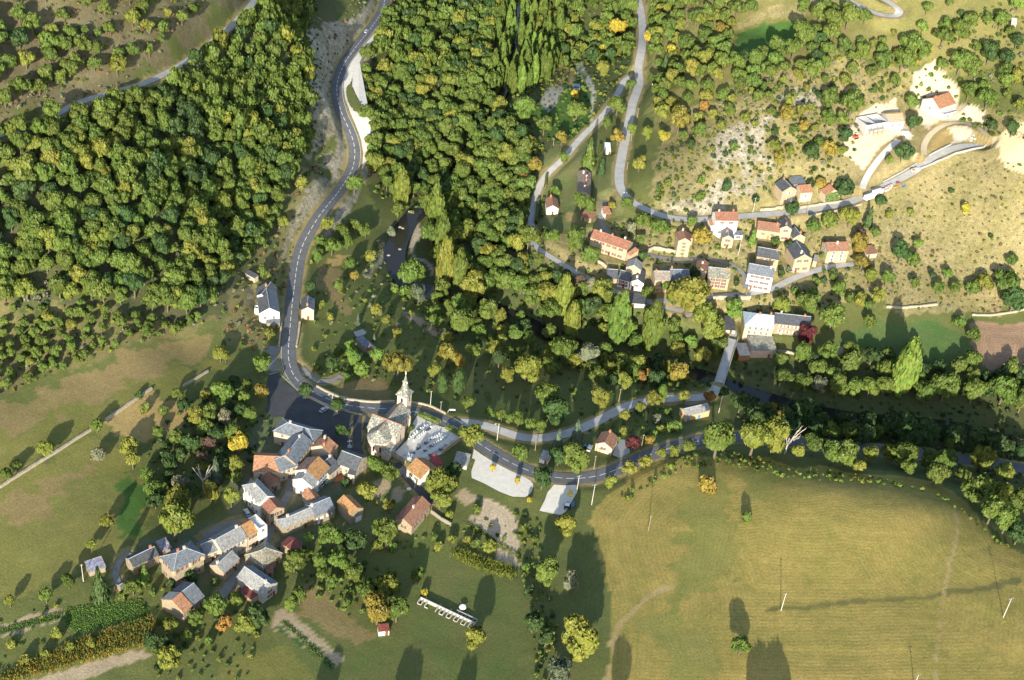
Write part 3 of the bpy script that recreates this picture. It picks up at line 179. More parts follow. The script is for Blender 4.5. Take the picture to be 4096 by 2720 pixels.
 {'name': 'blue_roof_hut','label': 'hut with a blue roof at the sports court','x': 19.8,'y': 723.27,'z': 5.18,'rot': 0.0812,'w': 3.92,'d': 4,'h': 2.6,'low': 1.1,'kind': 'mono','roof': 'bluesheet','wall': 'cream','rise': 0.64,'fw': (1,1),'shut': 'white'},
 {'name': 'far_cottage','label': 'little pale cottage alone among the trees on the hill','x': 236.66,'y': 695.84,'z': 81.93,'rot': -0.0617,'w': 2.76,'d': 6,'h': 4,'low': 1.51,'kind': 'along','roof': 'slate_pale','wall': 'cream','rise': 1.8,'fw': (1,1),'shut': 'brown'},
 {'name': 'pergola_shelter','label': 'dark slate roofed shelter with white frame below the lane','x': 55.16,'y': 531.54,'z': -2.23,'rot': 0.0658,'w': 7.73,'d': 7,'h': 2.6,'low': 1.34,'kind': 'mono','roof': 'slate_dark','wall': 'white','rise': 1.12}]
ZN = [
 ('wood',4,[(-212.7,488.8),(-191.6,516.9),(-170.1,559.9),(-155.6,606.3),(-144.5,648.2),(-147.3,709.9),(-117.9,782.0),(-117.3,718.1),(-116.7,646.4),(-108.8,624.8),(-108.2,601.1),(-107.4,570.7),(-112.3,553.5),(-112.3,536.4),(-115.0,527.1),(-118.5,512.2),(-120.5,501.6),(-122.4,481.7),(-123.7,469.1),(-137.5,458.3),(-150.8,452.6),(-172.5,443.1),(-201.8,426.8)]),
 ('scrub',4,[(-202.2,428.4),(-172.7,444.1),(-151.1,453.7),(-122.8,469.6),(-128.3,462.3),(-146.9,441.1),(-165.6,418.4),(-190.4,391.9)]),
 ('scrub',3,[(-124.2,480.2),(-120.9,503.2),(-112.3,536.4),(-108.4,563.7),(-106.7,606.7),(-101.7,599.7),(-104.2,541.6),(-101.9,500.9),(-102.6,462.7),(-114.7,456.6)]),
 ('heath',4,[(-236.4,549.5),(-155.1,685.3),(-152.3,649.5),(-162.2,609.2),(-174.2,567.1),(-193.4,522.5),(-218.8,490.0)]),
 ('brownfield',4,[(-187.9,384.9),(-164.6,415.1),(-143.1,441.3),(-131.4,458.1),(-121.1,462.2),(-125.1,448.5),(-135.9,428.8),(-151.2,411.4),(-183.6,372.5)]),
 ('field',4,[(-183.6,372.5),(-151.2,411.4),(-131.5,434.6),(-116.6,455.7),(-113.9,443.9),(-135.9,414.1),(-152.0,388.5),(-177.9,355.9)]),
 ('drygrass',2,[(-147.9,398.0),(-144.9,407.6),(-136.8,420.2),(-132.5,416.6),(-124.4,419.2),(-122.1,413.1),(-123.7,401.4),(-133.6,392.8),(-143.3,391.7)]),
 ('field2',4,[(-176.9,352.7),(-151.7,387.4),(-131.5,383.7),(-125.1,366.6),(-119.7,360.2),(-123.2,335.1),(-137.1,324.9),(-160.6,306.0)]),
 ('brownfield',5,[(-169.7,341.7),(-154.6,367.4),(-147.8,374.1),(-154.9,354.3),(-166.1,336.1)]),
 ('lush',4,[(-136.3,371.4),(-131.2,377.6),(-125.9,366.3),(-121.5,347.7),(-126.8,341.5),(-132.7,355.9)]),
 ('crop',0.5,[(-136.3,311.8),(-113.9,320.5),(-109.8,317.2),(-110.1,313.9),(-130.0,302.7),(-134.8,306.0)]),
 ('crop',0.8,[(-153.9,300.6),(-136.9,310.9),(-136.0,308.0),(-153.0,297.8)]),
 ('dirt',0.5,[(-154.2,301.3),(-138.1,312.6),(-135.0,307.8),(-152.6,296.8),(-153.1,298.2),(-136.0,308.0),(-137.5,310.8),(-153.8,300.2)]),
 ('straw',1,[(-148.8,282.3),(-129.2,300.1),(-108.3,314.2),(-105.2,311.8),(-107.6,302.2),(-140.2,283.4),(-146.5,279.2)]),
 ('dirt',0.6,[(-141.4,281.7),(-108.0,301.3),(-104.2,299.0),(-124.5,284.9)]),
 ('undergrowth',3,[(-96.5,823.9),(45.4,861.5),(52.1,761.4),(50.4,742.3),(39.8,708.6),(27.1,675.8),(15.0,649.8),(7.4,630.3),(2.3,589.0),(7.1,564.2),(19.6,550.3),(37.8,537.4),(56.7,529.3),(73.3,524.0),(94.1,524.1),(92.1,511.1),(62.5,501.4),(23.0,508.1),(2.8,523.3),(-35.2,534.2),(-54.5,538.4),(-67.8,565.7),(-75.6,600.7),(-81.7,615.9),(-85.6,649.7),(-96.0,683.0),(-97.8,720.3),(-93.6,759.5)]),
 ('lush',5,[(-4.0,691.6),(11.8,740.6),(22.9,752.6),(33.1,703.3),(27.1,675.8),(16.1,654.4)]),
 ('drygrass',2,[(3.2,750.4),(8.1,777.4),(14.3,784.0),(19.8,751.7),(17.7,731.7),(6.5,741.3)]),
 ('gravel',0.6,[(18.8,782.8),(22.7,779.4),(27.2,745.0),(30.4,721.1),(30.5,700.3),(28.2,676.4),(27.0,676.2),(29.1,700.8),(27.8,720.2),(24.8,737.1),(19.8,756.5)]),
 ('court',0.4,[(6.0,738.0),(13.7,732.1),(9.4,710.1),(5.8,699.3),(-0.2,712.6)]),
 ('drygrass',2,[(-13.1,682.7),(-2.0,681.0),(-3.6,667.9),(-11.8,663.8)]),
 ('meadow',3,[(-94.1,530.9),(-62.2,560.9),(-27.4,501.3),(-14.0,475.6),(-36.5,438.2),(-68.6,447.6),(-84.3,465.9)]),
 ('brownfield',2,[(-89.8,534.6),(-83.2,536.9),(-71.2,503.1),(-73.7,500.4),(-81.6,510.0),(-89.5,516.4)]),
 ('drygrass',2,[(-89.7,539.8),(-83.7,546.2),(-79.5,551.8),(-82.2,543.0),(-88.4,535.4)]),
 ('dirt',0.6,[(-49.9,514.8),(-46.6,516.2),(-27.7,505.3),(-29.5,498.4),(-32.5,499.6),(-47.3,509.6)]),
 ('brownfield',0.6,[(-69.4,449.1),(-56.2,463.8),(-50.2,460.1),(-45.0,444.7),(-62.8,441.8)]),
 ('meadow2',4,[(-43.6,470.6),(-4.5,496.2),(56.2,487.3),(60.8,470.4),(29.6,445.0),(9.4,437.0),(-11.4,442.7),(-37.7,448.0)]),
 ('shore',1,[(-57.5,594.9),(-53.4,601.3),(-50.5,591.8),(-52.6,578.0),(-52.4,567.8),(-46.6,567.6),(-40.6,560.7),(-40.2,553.2),(-45.6,563.9),(-53.5,568.4)]),
 ('tan',4,[(59.0,586.8),(60.8,628.0),(70.6,663.2),(88.1,664.2),(112.8,680.5),(156.5,685.2),(187.4,694.5),(198.4,684.4),(245.5,641.2),(247.1,565.0),(179.1,553.6),(167.2,556.6),(155.9,568.9),(150.4,581.1),(119.4,591.2),(95.3,595.3)]),
 ('tan',3,[(63.8,583.3),(119.4,592.7),(156.5,583.2),(160.3,561.0),(136.1,545.0),(102.1,533.2),(72.5,529.5),(46.9,537.6),(7.0,566.5),(18.2,575.8),(38.2,584.6)]),
 ('hillgreen',5,[(60.4,851.3),(252.4,722.6),(248.2,674.2),(209.6,688.6),(184.3,699.3),(150.0,687.3),(106.6,683.8),(88.1,667.9),(70.6,667.5),(59.8,649.5),(58.6,762.9)]),
 ('field2',2,[(100.9,733.5),(119.6,738.4),(139.8,729.7),(142.7,713.3),(132.5,701.7),(113.1,689.4),(97.5,692.5)]),
 ('lush',2,[(101.9,724.0),(117.2,732.7),(134.3,725.9),(132.8,704.6),(113.3,692.2),(98.7,693.0)]),
 ('tan',1.5,[(100.3,734.8),(119.5,742.0),(142.0,732.3),(141.9,723.4),(119.7,735.4),(100.9,729.3)]),
 ('tan',1.5,[(71.5,770.2),(78.7,767.1),(81.9,759.3),(76.7,748.7),(71.9,758.4)]),
 ('garden',2,[(2.4,646.3),(13.1,666.3),(33.9,663.0),(44.3,617.5),(49.4,599.3),(45.0,590.0),(27.4,586.9),(5.4,573.4),(3.4,614.9)]),
 ('drygrass',1,[(19.2,597.1),(24.4,595.7),(24.2,588.0),(20.0,588.5)]),
 ('bare',2,[(191.4,691.6),(203.3,695.1),(207.8,686.8),(217.0,670.8),(222.7,665.3),(226.1,647.5),(209.0,645.6),(195.2,639.0),(191.0,638.3),(196.1,653.9),(196.8,670.8),(190.6,681.3)]),
 ('bare',2,[(157.0,647.4),(164.3,661.6),(184.0,674.5),(186.8,655.8),(190.3,651.9),(182.1,645.6),(167.6,627.9),(163.8,627.3),(152.8,632.6)]),
 ('sand',2,[(225.2,643.4),(235.3,641.9),(242.9,642.6),(241.2,612.6),(232.5,620.2),(228.8,631.8)]),
 ('gravel',0.8,[(210.8,652.5),(220.0,648.8),(224.7,644.5),(221.7,643.8),(208.6,642.0)]),
 ('drygrass',1.5,[(197.9,649.9),(202.7,656.1),(209.0,656.6),(209.7,650.1),(198.4,641.2)]),
 ('rock',4,[(121.2,657.7),(131.4,667.0),(139.5,668.2),(142.1,654.2),(133.6,648.7),(126.4,650.3)]),
 ('rock',6,[(87.9,634.0),(114.4,649.3),(115.1,615.6),(82.9,613.4)]),
 ('rock',4,[(65.7,589.5),(83.2,602.2),(106.6,611.5),(115.4,610.7),(115.7,604.4),(91.8,594.9),(81.4,589.0)]),
 ('rock',2,[(-123.0,727.7),(-110.9,751.4),(-106.4,751.9),(-112.5,717.0),(-112.6,689.6),(-113.3,678.1),(-118.7,686.9),(-122.5,698.3)]),
 ('rock',2,[(-105.8,606.0),(-100.9,621.7),(-96.2,613.9)]),
 ('rock',2,[(-101.6,582.5),(-97.9,611.1),(-94.1,614.8),(-100.2,575.0),(-104.9,558.7),(-105.7,560.1)]),
 ('rock',2,[(-66.5,562.9),(-62.8,586.1),(-63.2,592.3),(-60.0,573.4),(-64.7,557.6),(-68.5,536.8),(-71.0,537.0)]),
 ('yard',2,[(-88.0,431.2),(-54.4,403.4),(-53.9,388.0),(-57.6,371.4),(-63.8,355.1),(-80.3,335.9),(-96.1,329.9),(-106.3,329.8),(-121.2,346.5),(-95.9,366.0),(-96.9,394.8),(-97.6,415.9)]),
 ('garden',2,[(-53.9,388.0),(-36.5,399.7),(-24.3,378.2),(-34.2,355.3),(-55.1,356.7)]),
 ('dirt',0.6,[(-44.7,396.3),(-38.5,396.4),(-41.8,384.6),(-45.8,387.2)]),
 ('dirt',0.6,[(-36.8,393.1),(-32.5,391.7),(-38.0,380.8),(-40.2,382.0)]),
 ('plough',0.4,[(-4.6,393.6),(-2.5,393.6),(3.2,391.5),(8.8,387.4),(11.7,370.7),(10.4,368.8),(0.5,374.3),(-8.5,381.0),(-7.2,385.0),(-3.8,385.3)]),
 ('plough',0.4,[(3.3,370.4),(10.5,366.6),(12.7,361.2),(3.0,364.2)]),
 ('dirt',0.5,[(-14.8,392.9),(-11.8,396.9),(-5.5,393.4),(-10.1,388.7)]),
 ('meadow2',3,[(-36.6,366.9),(-13.3,367.3),(-12.6,360.9),(14.2,353.8),(17.4,338.6),(15.7,304.7),(-70.8,292.5),(-72.7,320.7),(-55.7,344.7),(-43.3,367.9)]),
 ('meadow3',3,[(-73.0,311.6),(-62.7,307.8),(-51.8,299.9),(-49.9,296.2),(-86.7,290.1)]),
 ('brownfield',2,[(-62.1,338.4),(-58.1,341.8),(-34.7,319.2),(-38.0,315.2),(-61.5,324.7)]),
 ('dirt',0.5,[(-69.0,326.5),(-65.9,327.2),(-55.3,319.0),(-42.3,308.7),(-44.5,304.6),(-69.2,318.1)]),
 ('crop',0.3,[(-66.3,321.1),(-64.8,321.8),(-61.3,318.4),(-62.6,316.8)]),
 ('crop',0.3,[(-62.1,314.4),(-60.8,315.9),(-56.7,313.0),(-57.7,311.1)]),
 ('crop',0.3,[(-56.3,312.2),(-55.0,313.7),(-50.8,309.9),(-52.0,308.0)]),
 ('crop',0.3,[(-51.0,307.8),(-49.3,308.9),(-44.9,305.4),(-46.3,303.9)]),
 ('crop',0.3,[(-60.5,317.7),(-59.6,318.2),(-55.5,314.8),(-56.3,314.1)]),
 ('crop',0.3,[(-55.3,313.9),(-54.4,314.2),(-50.0,311.0),(-50.8,310.3)]),
 ('crop',0.3,[(-68.0,318.3),(-66.9,319.3),(-62.4,316.0),(-63.5,315.0)]),
 ('golden',1.5,[(37.5,389.6),(41.0,397.7),(52.2,414.4),(67.2,425.6),(77.6,425.9),(88.0,424.7),(106.5,431.1),(115.9,422.7),(127.6,427.9),(139.4,423.0),(171.1,428.0),(177.0,418.6),(181.5,404.7),(185.1,381.2),(201.7,373.8),(185.3,308.3),(43.5,301.7),(44.9,323.0),(45.5,346.1),(40.8,364.7)]),
 ('greenswath',6,[(75.2,420.2),(87.2,413.1),(86.8,400.4),(76.2,393.5),(85.1,393.3),(91.6,385.2),(87.2,364.6),(84.7,353.5),(69.8,345.3),(75.9,333.4),(81.3,312.5),(65.8,311.5),(56.6,335.6),(66.8,354.2),(70.6,373.3)]),
 ('greenswath',3,[(93.4,413.4),(98.1,419.5),(105.7,425.3),(113.7,422.2),(112.7,412.7),(103.0,402.1),(103.3,404.8),(98.3,398.3)]),
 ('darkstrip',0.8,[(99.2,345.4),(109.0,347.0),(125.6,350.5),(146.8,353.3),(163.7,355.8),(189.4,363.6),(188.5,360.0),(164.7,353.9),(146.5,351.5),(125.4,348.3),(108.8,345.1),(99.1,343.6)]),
 ('path',0.4,[(172.2,399.9),(173.5,400.4),(170.5,384.2),(162.9,361.8),(157.3,343.8),(154.5,331.5),(150.8,315.0),(149.9,315.0),(155.4,338.5),(162.2,363.6),(169.7,385.2)]),
 ('path',0.6,[(42.8,308.8),(44.1,326.2),(47.6,335.1),(52.8,342.4),(58.1,350.1),(63.4,354.5),(67.4,354.7),(66.7,352.8),(59.4,348.8),(53.4,340.7),(48.9,333.4),(45.7,324.6),(44.7,308.9)]),
 ('meadow2',2,[(28.9,385.6),(34.5,386.8),(38.2,382.0),(32.9,372.0),(29.9,359.3),(32.6,338.1),(43.8,326.2),(42.8,308.8),(25.4,307.8),(18.9,337.3),(13.2,366.5),(16.8,386.6)]),
 ('gravelgrey',1.5,[(-101.8,465.5),(-96.9,470.7),(-93.8,453.0),(-97.8,450.4)]),
 ('undergrowth',3,[(103.4,513.5),(153.2,519.8),(182.3,520.4),(241.0,525.0),(217.7,431.8),(177.9,424.2),(130.3,435.9),(96.2,446.0),(95.4,476.3)]),
 ('crop2',1.5,[(145.7,528.9),(166.7,544.6),(198.5,552.3),(212.0,545.0),(210.3,532.4),(188.2,522.7),(153.7,526.0)]),
 ('ploughbrown',1,[(211.4,544.9),(214.7,555.4),(246.3,558.1),(241.2,526.4),(218.6,526.0),(212.8,534.2)]),
 ('dirt',0.5,[(138.6,526.1),(150.4,527.1),(150.1,522.7),(138.8,519.3)]),
 ('verge',0.2,[(-54.4,490.0),(-53.0,490.4),(-52.8,488.8)])]
PAVE = [
 ('car_park','asphalt','asphalt_dark',[(-97.2,449.7),(-93.9,452.2),(-91.4,447.3),(-86.5,443.1),(-81.9,439.6),(-76.7,437.6),(-70.3,434.1),(-64.0,433.1),(-56.4,431.8),(-54.6,433.1),(-53.0,430.8),(-53.5,424.3),(-53.1,414.5),(-51.2,406.5),(-54.0,408.2),(-62.3,412.3),(-69.1,417.0),(-77.1,421.0),(-86.8,424.4),(-90.3,422.8),(-93.7,426.7),(-94.0,433.4),(-96.3,441.2)]),
 ('gravel_layby','','gravel',[(-95.9,762.0),(-98.9,742.5),(-102.3,725.0),(-105.1,708.5),(-106.1,693.4),(-105.1,682.1),(-102.0,669.0),(-97.2,657.2),(-92.4,647.8),(-88.7,639.7),(-86.2,630.7),(-85.0,618.1),(-83.0,626.9),(-84.4,641.3),(-86.2,655.5),(-91.8,663.4),(-97.2,675.5),(-100.7,684.0),(-101.8,692.9),(-101.3,704.0),(-99.9,718.0),(-98.5,728.7),(-97.1,740.1),(-95.7,751.7)]),
 ('gravel_court','','gravel',[(-9.9,419.9),(-6.7,417.2),(-2.2,414.1),(5.9,409.4),(10.6,407.4),(13.7,405.3),(14.6,403.5),(14.1,399.3),(12.2,396.2),(6.9,395.5),(1.7,397.5),(-4.5,401.1),(-9.3,403.2),(-10.3,411.6)]),
 ('gravel_lot','','gravel',[(22.5,404.4),(27.1,404.4),(31.3,405.3),(31.0,400.1),(29.3,395.2),(28.1,391.3),(25.8,388.4),(17.6,389.8),(19.3,395.4),(20.2,400.1)]),
 ('concrete_terrace','','concrete',[(47.7,437.0),(50.3,437.3),(51.8,427.6),(47.6,423.3),(44.5,425.7)]),
 ('tile_courtyard','','terracotta',[(-58.4,399.2),(-56.2,396.4),(-58.5,391.5),(-61.0,391.7)]),
 ('concrete_yard','','concrete',[(-68.8,491.5),(-65.3,494.8),(-63.1,492.7),(-64.8,489.7),(-56.7,482.6),(-60.3,477.8),(-62.2,480.6),(-66.9,487.2)]),
 ('cemetery_ground','','gravel',[(-34.4,436.0),(-25.3,431.3),(-22.1,430.8),(-16.1,426.3),(-15.8,423.5),(-21.8,414.4),(-30.0,406.3),(-34.4,407.1),(-40.2,411.1),(-36.1,420.4),(-35.6,430.4)])]
TR = [
 (-99.7,448.5,9.1,4.18,'b','g',0),(-96.5,431.8,7.3,3.23,'b','yo',0),(-79.8,436.6,7.7,2.93,'k','dg',0,'clipped round tree on the kerb between road and car park'),(-65.9,430.9,7.8,3.02,'k','dg',0,'clipped round tree beside the silver car'),(-61.4,416.6,6.8,2.96,'b','dg',0,'round green tree beside the stone cross'),(-11.6,421.7,10.7,4.99,'b','y',0,'big yellow green tree at the corner of the cemetery wall'),
 (-46.0,463.9,13.6,6.55,'b','yo',0,'large autumn yellow tree behind the church spire'),(-31.1,466.5,7.7,3.41,'b','y',0),(-26.6,457.9,8.8,2.13,'y','dg',0,'slim dark cypress in the meadow behind the spire'),(-19.8,459.3,11.5,2.81,'y','dg',0,'thick dark cypress in the meadow behind the spire'),(-26.0,479.7,10.9,5.09,'b','yo',0),(-20.6,478.6,6.9,3.01,'b','yo',0),
 (-14.8,444.7,7.5,3.3,'b','g',0),(-5.4,441.5,5.8,2.41,'b','g',0),(-0.5,441.1,6.2,2.63,'b','g',0),(2.7,439.9,5.8,2.41,'b','g',0),(-0.1,472.4,8.2,3.68,'b','y',0),(-45.9,397.6,8.6,3.9,'b','g',0),
 (-40.2,394.9,9.0,4.08,'b','g',0),(-20.4,390.3,12.4,5.87,'b','y',0),(-16.1,401.2,8.3,3.71,'b','dg',0),(-1.6,408.0,3.7,1.3,'b','Y',0,'small bright yellow tree on the gravel court,nearer the shelter'),(-46.6,383.2,8.8,4.01,'b','y',0),(-37.8,378.2,6.9,2.99,'b','y',0),
 (-55.7,390.0,3.6,2.03,'u','dg',0),(-72.9,458.9,7.6,3.37,'b','dg',0),(-65.0,466.2,8.5,3.86,'b','l',0),(-60.9,460.4,7.2,3.15,'b','l',0),(-65.9,455.5,3.5,2.01,'u','l',0),(-56.1,471.5,7.7,3.43,'b','l',0),
 (-67.9,476.0,6.4,2.76,'b','l',0),(-79.4,459.9,3.5,2.03,'u','g',0),(-72.1,471.0,5.5,2.29,'b','g',0),(-35.4,427.1,2.7,1.5,'u','dg',0),(-31.5,399.1,3.9,2.27,'u','dg',0),(8.2,402.4,4.0,1.49,'b','Y',1,'small bright yellow tree on the gravel court,nearer the dark roadside tree'),
 (17.7,401.0,10.2,4.74,'b','dg',1,'dark leaning tree between the gravel court and the gravel lot'),(13.5,393.0,3.2,1.06,'b','Y',1,'tiny yellow tree at the hedge of the gravel court'),(22.7,425.0,11.3,4.06,'c','bg',1),(29.7,428.1,14.7,5.35,'c','bg',1,'broad blue green cedar between the two roads'),(23.2,415.8,8.0,3.58,'b','dg',1),(30.6,412.4,12.7,6.07,'b','g',1),
 (8.3,418.8,6.7,4.03,'u','g',1),(52.3,429.1,6.9,3.01,'b','r',1,'dark red leaved tree beside the tiled bungalow'),(39.9,459.3,9.3,4.27,'b','y',1),(27.9,467.1,5.1,2.06,'b','g',1),(16.8,456.1,12.7,6.04,'b','g',1),(7.8,476.3,13.0,6.23,'b','y',1),
 (17.6,483.6,8.7,3.97,'b','g',1),(24.1,495.7,12.9,6.17,'b','g',1),(34.6,493.2,11.5,5.43,'b','s',1),(37.6,477.5,9.1,4.16,'b','g',1),(44.2,477.1,6.5,2.77,'b','dg',1),(50.1,475.5,8.2,3.69,'b','y',1),
 (57.6,484.2,6.1,2.57,'b','o',1),(61.3,490.2,5.7,2.36,'b','o',1),(63.1,478.9,9.1,4.17,'b','dg',1),(73.5,488.9,10.6,4.93,'b','yo',1),(54.3,488.0,7.5,3.29,'b','g',1),(47.8,490.5,7.0,3.07,'b','g',1),
 (61.9,464.7,7.7,3.4,'b','y',1),(65.3,468.6,8.5,2.05,'y','g',1,'pointed green tree beside the bridge road'),(74.4,468.6,6.8,2.97,'b','y',1),(85.7,472.4,6.0,2.52,'b','o',1),(91.8,475.4,6.5,2.76,'b','dg',1),(98.6,468.4,9.9,4.56,'b','dg',1),
 (84.3,424.8,16.9,8.24,'b','g',1,'very broad green tree at the field edge by the road'),(98.8,428.9,16.6,8.08,'b','y',1),(51.2,413.7,7.2,3.15,'b','y',1),(43.3,404.3,6.7,2.9,'b','y',1),(57.2,418.8,6.4,2.75,'b','y',1),(63.7,424.7,5.7,2.35,'b','y',1),
 (68.8,426.4,5.7,2.35,'b','y',1),(74.5,430.3,6.5,2.8,'b','g',1),(49.6,451.6,5.9,2.45,'b','y',1),(55.9,458.1,5.9,2.47,'b','y',1),(80.0,405.0,6.9,4.13,'u','yo',1),(59.0,431.8,5.7,2.37,'b','yo',1),
 (20.8,444.7,12.9,6.15,'b','dg',1),(6.3,439.5,6.6,2.84,'b','g',1),(11.2,437.6,6.2,2.62,'b','g',1),(15.2,436.7,6.6,2.83,'b','g',1),(18.0,445.2,6.2,2.65,'b','g',1),(69.7,445.4,5.6,3.3,'u','g',1),
 (62.6,452.1,4.6,2.68,'u','s',1),(64.5,444.7,3.8,2.2,'u','y',1),(67.9,459.6,3.9,2.26,'u','g',1),(49.1,442.3,3.8,2.2,'u','y',1),(108.0,435.0,15.9,7.75,'b','y',2),(114.3,437.5,13.8,5.2,'d','s',2,'bare pale branched tree in the row at the field edge'),
 (125.0,438.7,10.7,5.0,'b','g',2),(131.2,430.7,10.2,4.71,'b','g',2),(136.4,429.7,11.3,5.34,'b','g',2),(148.9,441.3,8.3,3.72,'b','y',2),(162.4,442.3,12.4,5.91,'b','g',2),(157.9,446.9,8.4,3.76,'b','y',2),
 (173.4,443.2,9.6,4.4,'b','g',2),(181.1,442.6,10.8,5.05,'b','g',2),(160.7,426.7,7.7,3.41,'b','g',2),(170.9,423.9,10.5,4.87,'b','g',2),(198.5,453.5,11.8,5.6,'b','y',2),(206.3,446.7,9.6,4.44,'b','y',2),
 (182.8,410.7,13.7,6.6,'b','g',2),(192.8,412.2,11.4,5.4,'b','y',2),(200.4,412.2,10.7,4.99,'b','g',2),(185.3,434.3,7.8,3.47,'b','g',2),(117.9,431.3,7.3,3.22,'b','y',2),(141.0,424.4,6.4,2.76,'b','y',2),
 (183.6,394.2,11.2,5.26,'b','g',2),(188.1,389.6,11.1,5.22,'b','g',2),(191.1,383.4,9.1,4.14,'b','dg',2),(173.7,503.8,30.1,7.85,'p','l',3,'giant poplar whose lime top catches the sun above the shade'),(129.2,496.8,9.8,4.53,'b','g',3),(136.8,496.8,9.4,4.29,'b','s',3),
 (145.0,497.1,10.3,4.77,'b','g',3),(152.4,498.8,9.8,4.54,'b','g',3),(159.3,499.5,9.8,4.55,'b','g',3),(166.3,501.6,9.9,4.56,'b','g',3),(184.2,501.6,12.1,5.76,'b','g',3),(193.5,504.3,14.0,6.73,'b','g',3),
 (206.3,504.4,13.1,6.25,'b','g',3),(219.7,505.8,14.9,7.22,'b','g',3),(227.8,502.6,12.1,5.76,'b','g',3),(127.4,476.4,10.9,5.1,'b','dg',3),(131.4,464.2,9.9,4.55,'b','dg',3),(137.1,460.8,8.5,3.85,'b','g',3),
 (144.1,461.3,8.5,3.85,'b','g',3),(151.5,461.3,9.8,4.53,'b','dg',3),(144.1,475.4,10.0,4.64,'b','dg',3),(154.2,475.0,10.9,5.1,'b','dg',3),(165.6,474.7,12.6,6.02,'b','dg',3),(172.6,474.4,12.6,6.02,'b','dg',3),
 (181.6,472.9,12.6,6.0,'b','dg',3),(191.3,473.8,11.8,5.55,'b','dg',3),(200.7,473.7,11.8,5.56,'b','dg',3),(210.0,470.0,11.7,5.52,'b','dg',3),(113.1,474.2,6.5,2.77,'b','yo',3),(116.0,470.0,6.0,2.53,'b','yo',3),
 (134.9,511.2,8.1,3.63,'b','dg',3),(208.4,524.9,10.6,4.92,'b','g',3),(149.6,518.1,4.2,2.45,'u','g',3),(182.0,529.9,7.4,4.46,'u','dg',3),(221.6,520.5,8.2,4.91,'u','dg',3),(230.4,520.0,7.0,4.17,'u','dg',3),
 (212.7,544.2,6.7,4.03,'u','g',3),(207.7,552.0,6.0,3.55,'u','g',3),(27.2,378.6,9.8,4.54,'b','y',4),(21.5,352.0,11.4,5.35,'b','g',4),(30.7,350.3,8.2,3.67,'b','s',4),(34.6,318.7,16.4,8.02,'b','y',4,'large sunlit yellow green tree standing alone at the stream gully'),
 (27.9,306.8,11.2,5.27,'b','bg',4),(87.7,323.5,7.8,3.49,'b','g',4),(18.2,329.7,8.0,3.56,'b','dg',4),(23.0,323.4,7.3,3.2,'b','dg',4),(14.1,359.8,3.6,2.05,'u','g',4),(94.0,387.4,4.8,2.81,'u','g',4),
 (89.7,328.4,3.4,1.92,'u','y',4),(12.1,379.4,3.7,2.11,'u','g',4),(16.7,374.6,3.1,1.74,'u','g',4),(16.1,348.0,4.0,2.34,'u','dg',4),(-36.5,362.1,11.5,5.44,'b','g',4),(-40.5,366.5,7.1,3.09,'b','g',4),
 (-55.5,357.4,10.8,5.06,'b','g',4),(-48.0,357.1,9.5,4.39,'b','dg',4),(-51.3,348.2,9.4,4.33,'b','g',4),(-45.1,343.5,8.7,3.97,'b','g',4),(-66.5,344.1,9.4,4.29,'b','g',4),(-57.6,346.1,7.5,3.32,'b','g',4),
 (-39.5,336.9,8.7,3.93,'b','g',4),(-32.2,339.0,10.6,4.92,'b','y',4),(-34.7,326.1,12.2,5.77,'b','yo',4),(-28.4,328.2,10.4,4.83,'b','g',4),(-1.1,321.0,9.1,4.14,'b','y',4,'round yellow green tree at the end of the concrete pens'),(-20.5,342.5,3.0,1.66,'u','Y',4),
 (-73.4,316.8,9.6,4.42,'b','dg',4),(-62.0,330.4,7.4,3.24,'b','g',4),(-64.3,325.9,6.7,2.89,'b','l',4),(-63.7,357.7,5.7,2.37,'b','l',4),(-56.1,341.7,6.2,2.64,'b','g',4),(-52.4,339.3,5.6,2.3,'b','g',4),
 (-45.9,332.1,3.4,1.95,'u','g',4),(-18.0,364.7,3.6,2.06,'u','y',4),(0.5,367.9,4.2,2.42,'u','y',4),(-39.6,360.9,4.1,2.39,'u','y',4),(-34.1,361.0,4.1,2.39,'u','g',4),(-23.1,349.9,5.1,3.02,'u','g',4),
 (-15.3,381.2,3.3,1.86,'u','y',4),(-5.7,385.8,3.6,2.08,'u','g',4),(0.4,366.6,6.2,2.63,'b','y',4),(-13.3,369.6,3.9,2.24,'u','y',4),(-8.0,370.5,3.2,1.83,'u','y',4),(-18.0,364.7,3.2,1.82,'u','y',4),
 (-19.8,369.6,3.6,2.03,'u','g',4),(-5.0,368.7,3.6,2.03,'u','g',4),(-19.6,384.1,9.1,4.14,'b','y',4),(-109.4,349.3,15.6,7.6,'b','y',5,'broad sunlit yellow green tree behind the manor house'),(-114.5,328.4,8.5,3.05,'c','l',5,'small fresh green conifer in front of the farmhouse'),(-126.5,318.2,14.3,5.17,'c','dg',5,'dark conifer beside the sheet roofed shed'),
 (-137.5,319.8,6.0,2.53,'b','g',5),(-142.8,312.9,6.5,2.81,'b','g',5),(-153.3,308.8,5.3,2.17,'b','y',5),(-133.4,348.7,6.2,2.65,'b','y',5),(-135.4,337.8,4.9,1.95,'b','y',5),(-91.7,332.4,3.4,1.95,'u','l',5),
 (-100.8,308.9,6.5,2.8,'b','y',5),(-93.4,313.4,7.2,3.14,'b','g',5),(-88.6,319.7,8.4,3.8,'b','g',5),(-84.0,313.4,6.6,2.83,'b','o',5),(-76.5,313.9,9.0,4.08,'b','y',5),(-82.5,323.9,6.1,2.56,'b','g',5),
 (-97.6,295.6,8.7,3.95,'b','y',5),(-104.8,301.8,7.0,3.08,'b','dg',5),(-100.5,302.1,6.5,2.77,'b','dg',5),(-95.0,306.8,5.3,2.18,'b','g',5),(-87.7,307.5,3.8,2.18,'u','g',5),(-136.4,292.4,3.7,2.12,'u','y',5),
